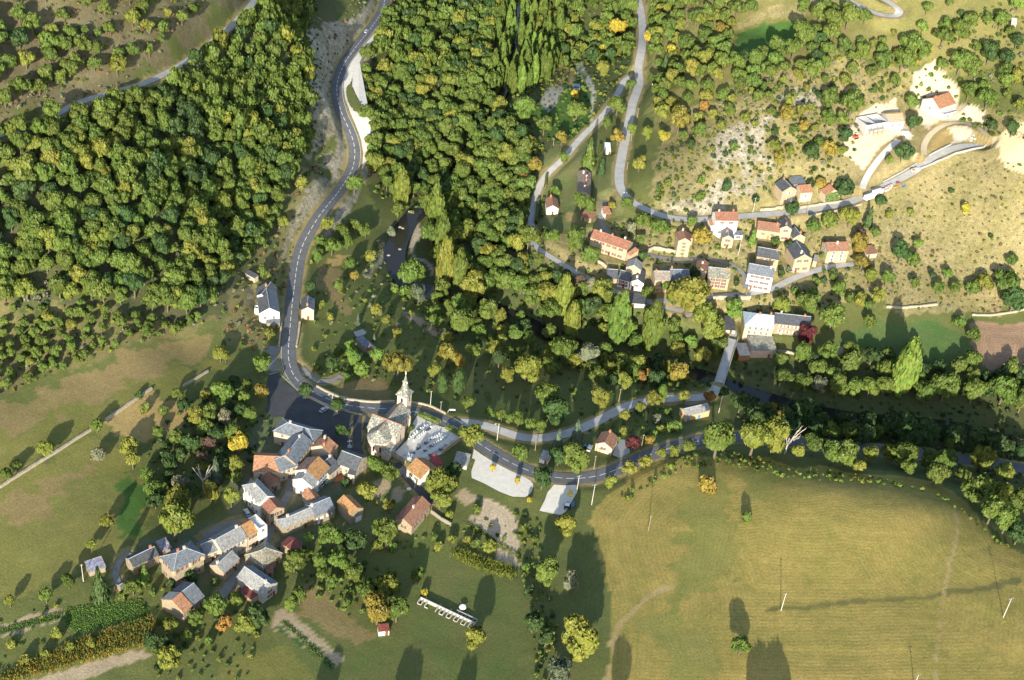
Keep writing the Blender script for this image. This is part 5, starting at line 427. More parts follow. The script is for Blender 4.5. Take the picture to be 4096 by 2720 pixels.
WALLS = [
 ('roadside_wall','low pale stone parapet curving along the main road behind the spire',[(-77.0,446.6),(-73.0,444.4),(-68.2,442.2),(-62.7,441.0),(-58.2,440.9),(-53.0,441.3),(-44.4,443.4)],0.9,0.5,'paleston'),
 ('roadside_wall','low stone parapet between road and meadow right of the spire',[(-38.3,444.4),(-34.8,444.4),(-30.2,443.3),(-26.0,441.1),(-23.2,439.4)],0.8,0.45,'paleston'),
 ('cemetery_wall','plastered cemetery wall on the side of the gravel court',[(-15.5,424.8),(-19.2,418.8),(-22.0,414.2)],1.8,0.4,'tanwall'),
 ('cemetery_wall','stone cemetery wall between sacristy and white barn',[(-41.3,410.0),(-38.0,408.2),(-35.2,406.3)],1.6,0.4,'paleston'),
 ('clipped_hedge','clipped bright green hedge of the cemetery,next to the church tower',[(-33.9,436.7),(-29.8,435.3),(-25.0,432.7)],1.8,1.9,'hedge'),
 ('clipped_hedge','clipped bright green hedge of the cemetery,beside the big yellow tree',[(-22.1,430.8),(-19.3,429.2),(-16.2,427.0)],1.8,1.7,'hedge'),
 ('garden_hedge','tall clipped hedge along the riverside lane',[(5.1,614.4),(5.2,604.4),(5.1,590.3)],2.2,1.4,'hedge'),
 ('garden_hedge','narrow clipped hedge at the bend of the riverside lane',[(8.0,632.7),(7.9,624.5)],2.2,1.2,'hedge'),
 ('garden_hedge','tall pale hedge beside the spruce',[(34.0,652.9),(33.1,637.3)],2.6,1.4,'hedge'),
 ('garden_hedge','hedge between the hedged cottage and its lane',[(7.7,615.4),(7.7,596.2)],1.8,1.3,'hedge'),
 ('retaining_wall','long stone retaining wall above the middle lane',[(59.2,565.8),(61.9,567.5),(67.2,566.6),(72.7,566.1)],1.8,0.5,'paleston'),
 ('retaining_wall','stone terrace wall below the red farmhouse garden',[(35.8,555.4),(40.6,552.8),(45.3,552.0)],1.4,0.5,'paleston'),
 ('retaining_wall','stone wall along the street below the lichen slate house',[(89.7,541.2),(95.9,542.3),(107.4,544.4)],2.0,0.5,'paleston'),
 ('retaining_wall','pale stone wall beside the upper road above the terraces',[(112.5,597.8),(118.2,598.8),(123.5,600.2)],1.4,0.5,'paleston'),
 ('retaining_wall','stone wall along the upper road under the three hill houses',[(132.0,601.7),(139.0,604.1),(145.4,606.3),(153.0,608.2)],1.2,0.5,'paleston'),
 ('retaining_wall','stone parapet on the valley side of the upper road',[(139.1,597.3),(147.3,600.1),(156.3,603.7),(162.1,606.9)],0.7,0.4,'paleston'),
 ('kerb_wall','grey concrete wall along the outer edge of the new road',[(192.6,631.8),(200.8,635.4),(209.5,639.3),(217.7,639.8),(224.6,643.0)],0.9,0.4,'concrete'),
 ('kerb_wall','grey concrete wall along the inner edge of the new road',[(174.1,623.8),(182.6,629.8),(191.0,635.9)],0.6,0.4,'concrete'),
 ('kerb_wall','white kerb wall beside the loop of the sandy track',[(197.4,640.6),(203.0,643.9),(208.5,646.9)],0.7,0.4,'concrete'),
 ('field_wall','dry stone wall climbing along the lower left meadow',[(-172.5,355.0),(-169.3,360.3),(-163.9,369.4),(-159.6,376.4),(-155.1,384.7),(-151.5,391.1)],0.9,0.7,'paleston'),
 ('field_wall','dry stone wall along the dry grass knoll',[(-147.9,398.0),(-145.8,402.0),(-142.1,409.3),(-136.7,419.9)],0.9,0.7,'paleston'),
 ('field_wall','short dry stone wall below the wood',[(-126.3,426.7),(-123.1,432.6),(-119.7,439.8)],0.9,0.6,'paleston'),
 ('terrace_wall','curved dry stone wall at the green field below the dry hillside',[(172.4,553.5),(180.9,554.9),(190.3,558.5),(198.1,561.8)],1.0,0.6,'paleston'),
 ('terrace_wall','stone wall above the ploughed brown field',[(215.0,560.0),(224.0,561.2),(232.0,563.5),(240.2,565.6)],0.8,0.6,'paleston'),
 ('terrace_wall','long garden wall beyond the purple red tree',[(120.4,521.0),(126.4,519.6),(132.8,518.1)],1.2,0.4,'paleston'),
 ('roadside_wall','pale retaining wall on the valley side of the main road by the cream house',[(-89.8,470.0),(-90.5,478.3),(-91.4,486.4)],0.8,0.6,'paleston'),
 ('roadside_wall','white parapet at the road under the roadside house garden',[(-97.0,469.0),(-98.0,476.9),(-98.8,483.7)],1.0,0.5,'paleston'),
 ('yard_wall','stone wall in front of the red shuttered barn garden',[(-22.6,382.0),(-19.2,379.6),(-14.5,376.9)],1.4,0.4,'stonewall')]
GR = [
 (-35.47,421.32,1.049),(-34.81,422.46,1.049),(-34.16,423.61,1.049),(-33.5,424.75,1.049),(-32.84,425.89,1.049),(-32.19,427.04,1.049),
 (-31.53,428.18,1.049),(-30.87,429.32,1.049),(-30.22,430.46,1.049),(-33.37,420.31,1.042),(-32.74,421.39,1.042),(-32.11,422.47,1.042),
 (-31.47,423.55,1.042),(-30.84,424.64,1.042),(-30.21,425.72,1.042),(-29.58,426.8,1.042),(-28.94,427.89,1.042),(-28.31,428.97,1.042),
 (-27.68,430.05,1.042),(-35.44,410.69,0.526),(-34.73,411.1,0.526),(-34.02,411.51,0.526),(-33.31,411.92,0.526),(-33.89,408.95,0.376),
 (-33.13,409.25,0.376),(-32.38,409.54,0.376),(-31.64,415.41,0.95),(-30.94,416.39,0.95),(-30.24,417.37,0.95),(-29.54,418.35,0.95),
 (-28.84,419.32,0.95),(-28.14,420.3,0.95),(-27.44,421.28,0.95),(-26.74,422.26,0.95),(-26.04,423.24,0.95),(-25.34,424.22,0.95),
 (-24.64,425.2,0.95),(-23.94,426.18,0.95),(-29.42,413.5,0.966),(-28.69,414.55,0.966),(-27.96,415.61,0.966),(-27.23,416.67,0.966),
 (-26.5,417.72,0.966),(-25.77,418.78,0.966),(-25.04,419.84,0.966),(-24.31,420.89,0.966),(-23.58,421.95,0.966),(-22.85,423.0,0.966),
 (-22.12,424.06,0.966),(-21.38,425.12,0.966),(-28.17,420.27,0.971),(-27.31,421.52,0.971),(-26.46,422.78,0.971),(-25.6,424.03,0.971),
 (-27.09,411.08,0.92),(-26.21,412.23,0.92),(-25.33,413.39,0.92),(-24.45,414.54,0.92),(-23.58,415.69,0.92),(-22.7,416.85,0.92),
 (-21.82,418.0,0.92),(-20.94,419.15,0.92),(-20.07,420.3,0.92),(-19.19,421.46,0.92),(-18.31,422.61,0.92),(-24.92,413.82,0.887),
 (-23.88,415.09,0.887),(-22.84,416.37,0.887),(-21.8,417.64,0.887),(-20.76,418.91,0.887),(-19.72,420.19,0.887)]
AREAS = ['in the gardens and banks around the church', 'along the road bend and the stream bank', 'in the row along the top edge of the big field', 'in the deep shade beside the river', 'in the hedges of the bottom fields', 'on the meadows and gardens below the village', 'on the slope and in the grove left of the village', 'around the upper village', 'on the dry hillside above the village', 'beside the lanes above the upper village', 'in the dense oak wood on the slope above the main road', 'in the scrubby strip between the wood and the brown field', 'on the heath above the forest road', 'in the riverside woodland of the valley', 'in the tall poplar stand by the upper river', 'beside the river pool', 'on the wooded upper hillside', 'scattered over the rocky hillside', 'on the rise south of the meadows']
CROP = [
 ('maize',2.0,0.9,[(-13.1,362.4),(-11.0,365.9),(-1.1,363.4),(9.4,361.3),(9.5,359.5),(11.1,357.0),(9.9,354.1),(9.9,354.1),(-1.9,357.2)]),
 ('maize',1.7,1.2,[(-148.8,282.3),(-129.2,300.1),(-108.3,314.2),(-105.2,311.8),(-107.6,302.2),(-140.2,283.4),(-146.5,279.2)]),
 ('beet',0.5,0.8,[(-136.3,311.8),(-113.9,320.5),(-109.8,317.2),(-110.1,313.9),(-130.0,302.7),(-134.8,306.0)]),
 ('vine',0.9,1.0,[(-8.8,379.7),(-7.5,380.0),(3.1,373.1),(10.4,368.2),(10.1,367.5),(0.6,372.7),(-9.0,378.0)]),
 ('bedplants',0.5,0.8,[(-66.3,321.1),(-64.8,321.8),(-44.9,305.4),(-46.3,303.9)]),
 ('bedplants',0.5,0.9,[(-153.9,300.4),(-136.9,310.7),(-135.9,308.2),(-153.1,298.0)])]
LINES = [[(-97.1, 449.5), (-93.9, 452.1)], [(-63.3, 433.8), (-56.4, 432.0)], [(-56.2, 431.9), (-60.1, 425.1)], [(-92.5, 450.5), (-83.6, 441.7)]]
POI = {
 'bridge_a': (90.47,483.54,-5.8),
 'bridge_b': (98.75,518.71,-5.8),
 'cross': (-57.95,412.02,0.84),
 'pens': [(-21.25,340.0,-1.54),(-1.49,331.24,-1.16)],
 'tarp': (-6.35,338.08,-1.66),
 'trailer': [(165.85,610.46,22.79),(170.16,614.12,23.94)],
 'pallets': [(173.76,617.18,24.96),(174.97,618.18,25.32),(176.29,619.29,25.63),(177.53,619.91,25.98),(174.3,616.07,24.91),(175.49,616.77,25.2),(176.81,618.08,25.63),(179.03,619.32,26.22),(180.83,621.53,26.9),(182.37,620.97,27.03),(183.66,620.29,26.42)],
 'digger': (159.52,642.27,38.74),
 'crane': (237.35,631.62,52.49),
 'container': (28.84,399.52,0.74),
 'signs': [(-22.25,440.03,-0.43),(-21.16,441.66,-0.96),(-20.22,442.22,-1.3)],
 'shrubball': (18.24,386.91,-0.67),
 'tub': (22.15,373.5,-1.0),
 'goalhut': (-88.67,468.27,0.84),
 'parasol': (-62.98,388.55,0.84),
 'statue': (60.75,712.73,20.47),
 'chips': [(-19.42,437.93,-1.11),(-18.73,437.71,-1.27),(-17.92,437.17,-1.27),(-17.09,436.71,-1.27),(-16.36,436.08,-1.26)],
 'rocks': [(-58.73,569.41,-11.39),(-61.25,588.25,-10.98),(-59.83,587.65,-11.04),(-63.4,563.39,-11.5)],
 'log': [(-58.81,602.46,-10.34),(-51.47,601.24,-12.11)],
 'firewood': (-11.03,411.49,0.36),
 'kerb': [(-81.09,437.74,0.37),(-78.67,438.94,0.03),(-75.28,437.26,-0.07),(-71.42,435.28,-0.13),(-69.43,433.91,-0.11),(-65.75,432.87,-0.12)],
 'greencover': (-62.84,388.58,0.84),
 'boat': (-32.14,392.09,0.45)}
# ---- terrain shared by layout and scene ------------------------------------
def tps_fit(P, Z, lam=0.0):
    n = len(P); d = np.sqrt(((P[:,None,:]-P[None,:,:])**2).sum(2))
    K = np.where(d > 0, d*d*np.log(np.maximum(d,1e-9)), 0.0) + lam*np.eye(n)
    Q = np.c_[np.ones(n), P]
    M = np.zeros((n+3, n+3)); M[:n,:n] = K; M[:n,n:] = Q; M[n:,:n] = Q.T
    return np.linalg.solve(M, np.r_[Z, 0, 0, 0])
def tps_eval(P, W, X, Y):
    S = X.shape; X = X.ravel(); Y = Y.ravel(); n = len(P); out = W[n] + W[n+1]*X + W[n+2]*Y
    for i in range(n):
        d2 = (X-P[i,0])**2 + (Y-P[i,1])**2
        out = out + W[i]*0.5*d2*np.log(np.maximum(d2, 1e-12))
    return out.reshape(S)
def vnoise(X, Y, s, seed):
    x = X/s; y = Y/s; xi = np.floor(x).astype(np.int64); yi = np.floor(y).astype(np.int64)
    fx = x-xi; fy = y-yi; fx = fx*fx*(3-2*fx); fy = fy*fy*(3-2*fy)
    def h(a, b):
        v = (a*374761393 + b*668265263 + seed*1442695041) & 0x7fffffff
        v = ((v ^ (v >> 13))*1274126177) & 0x7fffffff
        return ((v ^ (v >> 16)) & 0xffff)/65535.0
    return (h(xi,yi)*(1-fx)+h(xi+1,yi)*fx)*(1-fy) + (h(xi,yi+1)*(1-fx)+h(xi+1,yi+1)*fx)*fy
def axis(lo, hi, step, far_lo, far_hi):
    a = list(np.arange(lo, hi+1e-6, step)); s = step; x = lo; b = []
    while x > far_lo: s *= 1.22; x -= s; b.append(x)
    s = step; x = a[-1]; c = []
    while x < far_hi: s *= 1.22; x += s; c.append(x)
    return np.array(b[::-1] + a + c)
def resample(pl, step):
    pl = np.asarray(pl, float); seg = np.sqrt(((pl[1:,:2]-pl[:-1,:2])**2).sum(1)); s = np.r_[0, np.cumsum(seg)]
    n = max(2, int(s[-1]/step)+1); t = np.linspace(0, s[-1], n)
    return np.stack([np.interp(t, s, pl[:,k]) for k in range(pl.shape[1])], 1)
def near_line(AX, AY, lines, rad):
    # distance to the closest of the polylines, its height and half width, on the grid
    D = np.full((len(AY), len(AX)), 1e9); Z = np.zeros_like(D); W = np.zeros_like(D)
    for pl, hw in lines:
        for p in resample(pl, 1.0):
            i0, i1 = np.searchsorted(AX, [p[0]-rad, p[0]+rad]); j0, j1 = np.searchsorted(AY, [p[1]-rad, p[1]+rad])
            if i0 >= i1 or j0 >= j1: continue
            d = np.hypot(AX[None,i0:i1]-p[0], AY[j0:j1,None]-p[1]); v = D[j0:j1,i0:i1]
            m = d-hw < v; v[m] = (d-hw)[m]; Z[j0:j1,i0:i1][m] = p[2]; W[j0:j1,i0:i1][m] = hw
    return D, Z, W
def sm(t): t = np.clip(t, 0, 1); return t*t*(3-2*t)
def make_grid(CP, roads, river, step=1.3):
    AX = axis(-300, 340, step, -1500, 1700); AY = axis(225, 900, step, -700, 2600)
    P = np.array([(c[0], c[1]) for c in CP])/100.0; W = tps_fit(P, np.array([c[2] for c in CP]), 0.002)
    X, Y = np.meshgrid(AX, AY); Z = tps_eval(P, W, X/100.0, Y/100.0)
    far = sm((np.maximum(np.maximum(-300-X, X-340), np.maximum(225-Y, Y-900))-60)/500.0)
    Z = np.clip(Z, -40, 330)*(1-far) + far*np.clip(Z, 0, 160)
    rough = sm((Z-16)/14.0)
    Z = Z + (vnoise(X,Y,26,1)-.5)*2.4*rough + (vnoise(X,Y,9,2)-.5)*(0.35+0.9*rough) + (vnoise(X,Y,3.1,3)-.5)*(0.12+0.45*rough)
    D, RZ, RW = near_line(AX, AY, river, 16)
    Zb = RZ - 0.9 + 1.1*sm(D/2.2) + np.maximum(D-2.2, 0)*0.45
    Z = np.where(D < 1e8, np.where(D < 0, RZ-0.9, Z*sm((D-1)/9) + np.minimum(Z, Zb)*(1-sm((D-1)/9))), Z)
    D, RZ, RW = near_line(AX, AY, roads, 14)
    k = 1-sm((D-1.0)/4.5); Z = np.where(D < 1e8, Z*(1-k) + (RZ-0.12)*k, Z)
    return AX, AY, Z, D
class Ground:
    def __init__(s, AX, AY, Z): s.AX, s.AY, s.Z = AX, AY, Z
    def __call__(s, x, y):
        x = np.asarray(x, float); y = np.asarray(y, float)
        i = np.clip(np.searchsorted(s.AX, x)-1, 0, len(s.AX)-2); j = np.clip(np.searchsorted(s.AY, y)-1, 0, len(s.AY)-2)
        fx = (x-s.AX[i])/(s.AX[i+1]-s.AX[i]); fy = (y-s.AY[j])/(s.AY[j+1]-s.AY[j]); Z = s.Z
        return (Z[j,i]*(1-fx)+Z[j,i+1]*fx)*(1-fy) + (Z[j+1,i]*(1-fx)+Z[j+1,i+1]*fx)*fy
def in_poly(X, Y, poly):
    c = np.zeros(X.shape, bool); n = len(poly)
    for i in range(n):
        x0, y0 = poly[i][:2]; x1, y1 = poly[(i+1) % n][:2]
        if y0 == y1: continue
        c ^= ((y0 > Y) != (y1 > Y)) & (X < (x1-x0)*(Y-y0)/(y1-y0)+x0)
    return c
# ---------------------------------------------------------------- helpers
MATS = {}
def nd(nt, t, **kw):
    n = nt.nodes.new(t)
    for k, v in kw.items(): setattr(n, k, v)
    return n
def mat(name, c1, c2=None, scale=1.2, rough=.85, bump=0.0, spec=.25, metal=0.0, detail=6, jitter=0.0):
    """two colours mixed by noise in object space, with optional relief"""
    if name in MATS: return MATS[name]
    m = bpy.data.materials.new(name); m.use_nodes = True; nt = m.node_tree; b = nt.nodes['Principled BSDF']; L = nt.links
    b.inputs['Roughness'].default_value = rough; b.inputs['Specular IOR Level'].default_value = spec; b.inputs['Metallic'].default_value = metal
    c2 = c2 or tuple(x*.72 for x in c1)
    tc = nd(nt, 'ShaderNodeTexCoord'); no = nd(nt, 'ShaderNodeTexNoise'); no.inputs['Scale'].default_value = scale; no.inputs['Detail'].default_value = detail; no.inputs['Roughness'].default_value = .65
    L.new(tc.outputs['Object'], no.inputs['Vector'])
    cr = nd(nt, 'ShaderNodeValToRGB'); cr.color_ramp.elements[0].position = .34; cr.color_ramp.elements[1].position = .66
    cr.color_ramp.elements[0].color = (*c2, 1); cr.color_ramp.elements[1].color = (*c1, 1); L.new(no.outputs['Fac'], cr.inputs['Fac'])
    out = cr.outputs['Color']
    if jitter:
        oi = nd(nt, 'ShaderNodeObjectInfo'); hs = nd(nt, 'ShaderNodeHueSaturation'); mr = nd(nt, 'ShaderNodeMapRange')
        mr.inputs['To Min'].default_value = 1-jitter; mr.inputs['To Max'].default_value = 1+jitter; L.new(oi.outputs['Random'], mr.inputs['Value']); L.new(mr.outputs[0], hs.inputs['Value']); L.new(out, hs.inputs['Color']); out = hs.outputs['Color']
    L.new(out, b.inputs['Base Color'])
    if bump:
        n2 = nd(nt, 'ShaderNodeTexNoise'); n2.inputs['Scale'].default_value = scale*4; n2.inputs['Detail'].default_value = 4; L.new(tc.outputs['Object'], n2.inputs['Vector'])
        bp = nd(nt, 'ShaderNodeBump'); bp.inputs['Strength'].default_value = bump; bp.inputs['Distance'].default_value = .12; L.new(n2.outputs['Fac'], bp.inputs['Height']); L.new(bp.outputs[0], b.inputs['Normal'])
    MATS[name] = m; return m
def roofmat(name, c1, c2, scale=.9, course=2.6, rough=.8, spots=None):
    """roofing: blotches of two colours, fine courses, optional lichen spots"""
    if name in MATS: return MATS[name]
    m = mat(name, c1, c2, scale, rough, 0, .3, 0, 8, .10); nt = m.node_tree; L = nt.links; b = nt.nodes['Principled BSDF']; src = b.inputs['Base Color'].links[0].from_socket
    tc = nd(nt, 'ShaderNodeTexCoord'); vo = nd(nt, 'ShaderNodeTexVoronoi'); vo.inputs['Scale'].default_value = course; L.new(tc.outputs['Object'], vo.inputs['Vector'])
    mx = nd(nt, 'ShaderNodeMix', data_type='RGBA', blend_type='OVERLAY'); mx.inputs['Factor'].default_value = .38; L.new(src, mx.inputs['A']); 
    bw = nd(nt, 'ShaderNodeRGBToBW'); L.new(vo.outputs['Color'], bw.inputs[0]); L.new(bw.outputs[0], mx.inputs['B']); out = mx.outputs['Result']
    if spots:
        n = nd(nt, 'ShaderNodeTexNoise'); n.inputs['Scale'].default_value = 1.6; n.inputs['Detail'].default_value = 8; n.inputs['Roughness'].default_value = .75; L.new(tc.outputs['Object'], n.inputs['Vector'])
        cr = nd(nt, 'ShaderNodeValToRGB'); cr.color_ramp.elements[0].position = .50; cr.color_ramp.elements[1].position = .56; L.new(n.outputs['Fac'], cr.inputs['Fac'])
        m2 = nd(nt, 'ShaderNodeMix', data_type='RGBA'); L.new(cr.outputs['Color'], m2.inputs['Factor']); L.new(out, m2.inputs['A']); m2.inputs['B'].default_value = (*spots, 1); out = m2.outputs['Result']
    L.new(out, b.inputs['Base Color'])
    bp = nd(nt, 'ShaderNodeBump'); bp.inputs['Strength'].default_value = .35; bp.inputs['Distance'].default_value = .08; L.new(bw.outputs[0], bp.inputs['Height']); L.new(bp.outputs[0], b.inputs['Normal'])
    return m
def M(k): return MATS[k]
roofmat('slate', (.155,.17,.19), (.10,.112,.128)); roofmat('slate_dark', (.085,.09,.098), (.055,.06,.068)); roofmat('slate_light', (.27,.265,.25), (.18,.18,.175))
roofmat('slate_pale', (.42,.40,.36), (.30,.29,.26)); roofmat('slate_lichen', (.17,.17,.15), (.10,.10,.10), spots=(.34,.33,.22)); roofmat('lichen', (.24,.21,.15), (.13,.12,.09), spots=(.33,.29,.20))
roofmat('church_slate', (.16,.165,.16), (.10,.105,.11), spots=(.40,.38,.26))
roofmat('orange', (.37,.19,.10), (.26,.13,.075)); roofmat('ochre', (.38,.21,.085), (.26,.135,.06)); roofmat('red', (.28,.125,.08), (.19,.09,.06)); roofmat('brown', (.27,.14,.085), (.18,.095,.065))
roofmat('greybrown', (.23,.18,.145), (.17,.13,.105)); roofmat('stoneslab', (.28,.24,.19), (.19,.165,.14)); roofmat('stonered', (.30,.20,.15), (.17,.11,.09)); roofmat('rust', (.20,.055,.04), (.13,.045,.04))
roofmat('redsheet', (.30,.05,.045), (.26,.05,.045)); roofmat('bluesheet', (.06,.09,.15), (.045,.07,.12)); roofmat('zinc', (.36,.43,.50), (.30,.37,.44)); roofmat('sheet', (.42,.44,.46), (.24,.10,.07), spots=(.10,.18,.34)); roofmat('sheetpale', (.48,.45,.39), (.40,.38,.34)); roofmat('whitesheet', (.68,.72,.76), (.6,.64,.68)); roofmat('terrace', (.55,.53,.52), (.47,.46,.45))
mat('cream', (.50,.41,.30), (.40,.33,.24), .5, .9, .2, jitter=.08); mat('white', (.70,.67,.60), (.60,.56,.50), .4, .9, .1, jitter=.05); mat('stone', (.36,.29,.19), (.22,.175,.115), 2.2, .95, .6, jitter=.1); mat('creamstone', (.47,.37,.245), (.31,.24,.155), 1.8, .95, .6, jitter=.1)
mat('greywall', (.42,.39,.35), (.33,.30,.27), .8, .9, .2); mat('apricot', (.56,.37,.19), (.5,.33,.17), .5, .9, .1); mat('block', (.42,.42,.42), (.36,.36,.365), 1.5, .9, .1); mat('orangewood', (.36,.17,.06), (.27,.12,.045), 2, .8, .2); mat('pinkwall', (.50,.37,.28), (.41,.30,.23), .7, .9, .2)
mat('ridge_zinc', (.42,.45,.48), None, 1, .5); mat('ridge_tile', (.36,.16,.09), None, 2, .85); mat('ridge_white', (.62,.60,.56), None, 1, .8); mat('brick', (.40,.19,.11), (.28,.12,.08), 3, .9, .4); mat('plaster', (.58,.53,.45), None, 2, .9)
mat('darkred', (.16,.04,.03)); mat('blue', (.11,.22,.40)); mat('paleblue', (.42,.53,.68)); mat('ochre_paint', (.36,.20,.06)); mat('brown_paint', (.15,.075,.035)); mat('white_paint', (.74,.72,.68), (.66,.64,.6)); mat('orange_paint', (.36,.15,.045))
SHUT = dict(darkred='darkred', blue='blue', paleblue='paleblue', ochre='ochre_paint', brown='brown_paint', white='white_paint', orange='orange_paint')
mat('pane', (.025,.03,.035), (.02,.022,.026), 1, .15, 0, .6); mat('frame', (.50,.46,.40)); mat('timber', (.50,.33,.10), (.40,.25,.075), 2, .7); mat('wood', (.20,.14,.085), (.13,.09,.055), 3, .9)
mat('asphalt_main', (.125,.128,.132), (.092,.095,.10), .35, .9, .1, .2); mat('asphalt_dark', (.072,.074,.078), (.052,.054,.058), .3, .9, .1, .2); mat('asphalt_pale', (.42,.41,.385), (.33,.32,.30), .3, .95, .1); mat('gravel', (.62,.585,.51), (.52,.49,.43), .5, .95, .3); mat('gravel_white', (.55,.54,.51), (.46,.45,.42), .4, .95, .3); mat('sandy', (.50,.42,.29), (.42,.35,.24), .4, .95, .3); mat('concrete', (.40,.39,.36), (.31,.30,.28), .8, .9, .2); mat('terracotta', (.36,.15,.07), (.28,.115,.055), 1.5, .8, .1); mat('road_paint', (.74,.74,.72), (.6,.6,.58), 2, .7); mat('track_grey', (.24,.235,.215), (.17,.165,.15), .5, .95, .2)
mat('paleston', (.44,.38,.28), (.28,.24,.175), 1.6, .95, .8); mat('tanwall', (.42,.32,.21), (.34,.26,.175), .9, .95, .3); mat('stonewall', (.30,.26,.20), (.19,.165,.13), 2, .95, .8)
mat('pole_concrete', (.50,.46,.39), (.42,.39,.33), 2, .9); mat('pole_wood', (.30,.25,.18), (.22,.18,.13), 3, .9); mat('metal', (.45,.46,.47), None, 2, .4, 0, .5, .7); mat('granite', (.50,.50,.50), (.36,.37,.385), 3, .5, .1, .4); mat('granite_dark', (.09,.09,.095), (.06,.06,.065), 3, .3, 0, .5); mat('marble', (.62,.61,.58), (.5,.49,.47), 2, .5)
mat('bark', (.16,.125,.09), (.10,.08,.055), 4, .95, .5); mat('deadwood', (.46,.42,.36), (.34,.31,.26), 4, .95); mat('tyre', (.02,.02,.021), None, 3, .8); mat('lamp_glass', (.75,.74,.70), None, 1, .2, 0, .6); mat('lamp_red', (.30,.02,.02), None, 1, .3)
for k, c in dict(silver=(.42,.44,.46), paint_white=(.72,.72,.70), darkgreen=(.02,.05,.045), palebluecar=(.36,.42,.50), teal=(.02,.075,.085), grey=(.26,.28,.30), bluegrey=(.06,.085,.12), yellowpaint=(.55,.38,.05), orangepaint=(.50,.10,.035), tan=(.42,.30,.20)).items(): mat('car_'+k, c, tuple(x*.93 for x in c), .5, .28, 0, .6)
class MB:
    def __init__(s): s.v = []; s.f = []; s.m = []
    def add(s, vs, fs, mi=0):
        o = len(s.v); s.v += [tuple(p) for p in vs]; s.f += [tuple(i+o for i in f) for f in fs]; s.m += [mi]*len(fs)
    def box(s, x0, x1, y0, y1, z0, z1, mi=0):
        s.add([(x,y,z) for z in (z0,z1) for y in (y0,y1) for x in (x0,x1)], [(0,2,3,1),(4,5,7,6),(0,1,5,4),(2,6,7,3),(0,4,6,2),(1,3,7,5)], mi)
    def cyl(s, a, b, r0, r1, n=8, mi=0, cap=True):
        a = Vector(a); b = Vector(b); d = (b-a).normalized(); x = d.orthogonal().normalized(); y = d.cross(x)
        vs = [a+(x*math.cos(t)+y*math.sin(t))*r0 for t in (2*math.pi*i/n for i in range(n))] + [b+(x*math.cos(t)+y*math.sin(t))*r1 for t in (2*math.pi*i/n for i in range(n))]
        fs = [(i,(i+1)%n,n+(i+1)%n,n+i) for i in range(n)]
        if cap: fs += [tuple(range(n))[::-1], tuple(range(n,2*n))]
        s.add(vs, fs, mi)
    def prism(s, poly, z0, z1, mi=0):
        n = len(poly); s.add([(p[0],p[1],z0) for p in poly]+[(p[0],p[1],z1) for p in poly], [(i,(i+1)%n,n+(i+1)%n,n+i) for i in range(n)]+[tuple(range(n))[::-1],tuple(range(n,2*n))], mi)
    def extrude_y(s, prof, y0, y1, mi=0):
        n = len(prof); s.add([(p[0],y0,p[1]) for p in prof]+[(p[0],y1,p[1]) for p in prof], [(i,(i+1)%n,n+(i+1)%n,n+i) for i in range(n)]+[tuple(range(n))[::-1],tuple(range(n,2*n))], mi)
    def mesh(s, name, mats):
        me = bpy.data.meshes.new(name); me.from_pydata(s.v, [], s.f)
        for k in mats: me.materials.append(M(k) if isinstance(k, str) else k)
        me.polygons.foreach_set('material_index', s.m)
        bm = bmesh.new(); bm.from_mesh(me); bmesh.ops.recalc_face_normals(bm, faces=bm.faces); bm.to_mesh(me); bm.free(); return me
    def build(s, name, mats, parent=None, loc=(0,0,0), rz=0): return link(name, s.mesh(name, mats if isinstance(mats,(list,tuple)) else [mats]), parent, loc, rz)
def link(name, me, parent=None, loc=(0,0,0), rz=0):
    o = bpy.data.objects.new(name, me); COL.objects.link(o); o.location = loc; o.rotation_euler = (0,0,rz)
    if parent is not None: o.parent = parent
    return o
def tag(o, label=None, cat=None, group=None, kind=None):
    for k, v in dict(label=label, category=cat, group=group, kind=kind).items():
        if v: o[k] = v
    return o
def thing(name, label, cat, loc, rz=0, group=None): return tag(link(name, None, None, loc, rz), label, cat, group)
def raw_mesh(name, V, Q, mats, cols=None):
    """mesh from arrays: vertices, quads and optional per-vertex colours {layer: Nx3}"""
    me = bpy.data.meshes.new(name); me.vertices.add(len(V)); me.vertices.foreach_set('co', np.asarray(V, np.float32).ravel())
    Q = np.asarray(Q, np.int32); k = Q.shape[1]; me.loops.add(Q.size); me.loops.foreach_set('vertex_index', Q.ravel()); me.polygons.add(len(Q))
    me.polygons.foreach_set('loop_start', np.arange(0, Q.size, k, dtype=np.int32)); me.update(calc_edges=True)
    for n, C in (cols or {}).items():
        a = me.color_attributes.new(n, 'FLOAT_COLOR', 'POINT'); a.data.foreach_set('color', np.c_[C, np.ones(len(C))].astype(np.float32).ravel())
    for m in mats: me.materials.append(m)
    return me
# ---------------------------------------------------------------- terrain
road_lines = [(np.array(p), hw) for hw, p in ROADS.values()]
AX, AY, TZ, RDIST = make_grid(CP, road_lines, [(np.array(p), hw) for hw, p in RIVER])
GX, GY = np.meshgrid(AX, AY)
_, LZ, _ = near_line(AX, AY, [(np.array(ROADS['main_road'][1]), 3.1)], 34)
PLANE = {}
for nm, _l, _m, poly in PAVE:
    inside = in_poly(GX, GY, poly)
    for dx, dy in ((1.5,0),(-1.5,0),(0,1.5),(0,-1.5)): inside |= in_poly(GX+dx, GY+dy, poly)
    if nm == 'gravel_layby': TZ[inside] = (LZ-.12)[inside]; continue
    x, y, z = GX[inside], GY[inside], TZ[inside]; A = np.c_[np.ones(len(x)), x-x.mean(), y-y.mean()]; w = np.linalg.lstsq(A, z, rcond=None)[0]
    PLANE[nm] = (w, x.mean(), y.mean()); near = inside & (RDIST > .8); TZ[near] = (w[0]+w[1]*(GX-x.mean())+w[2]*(GY-y.mean()))[near]-.12
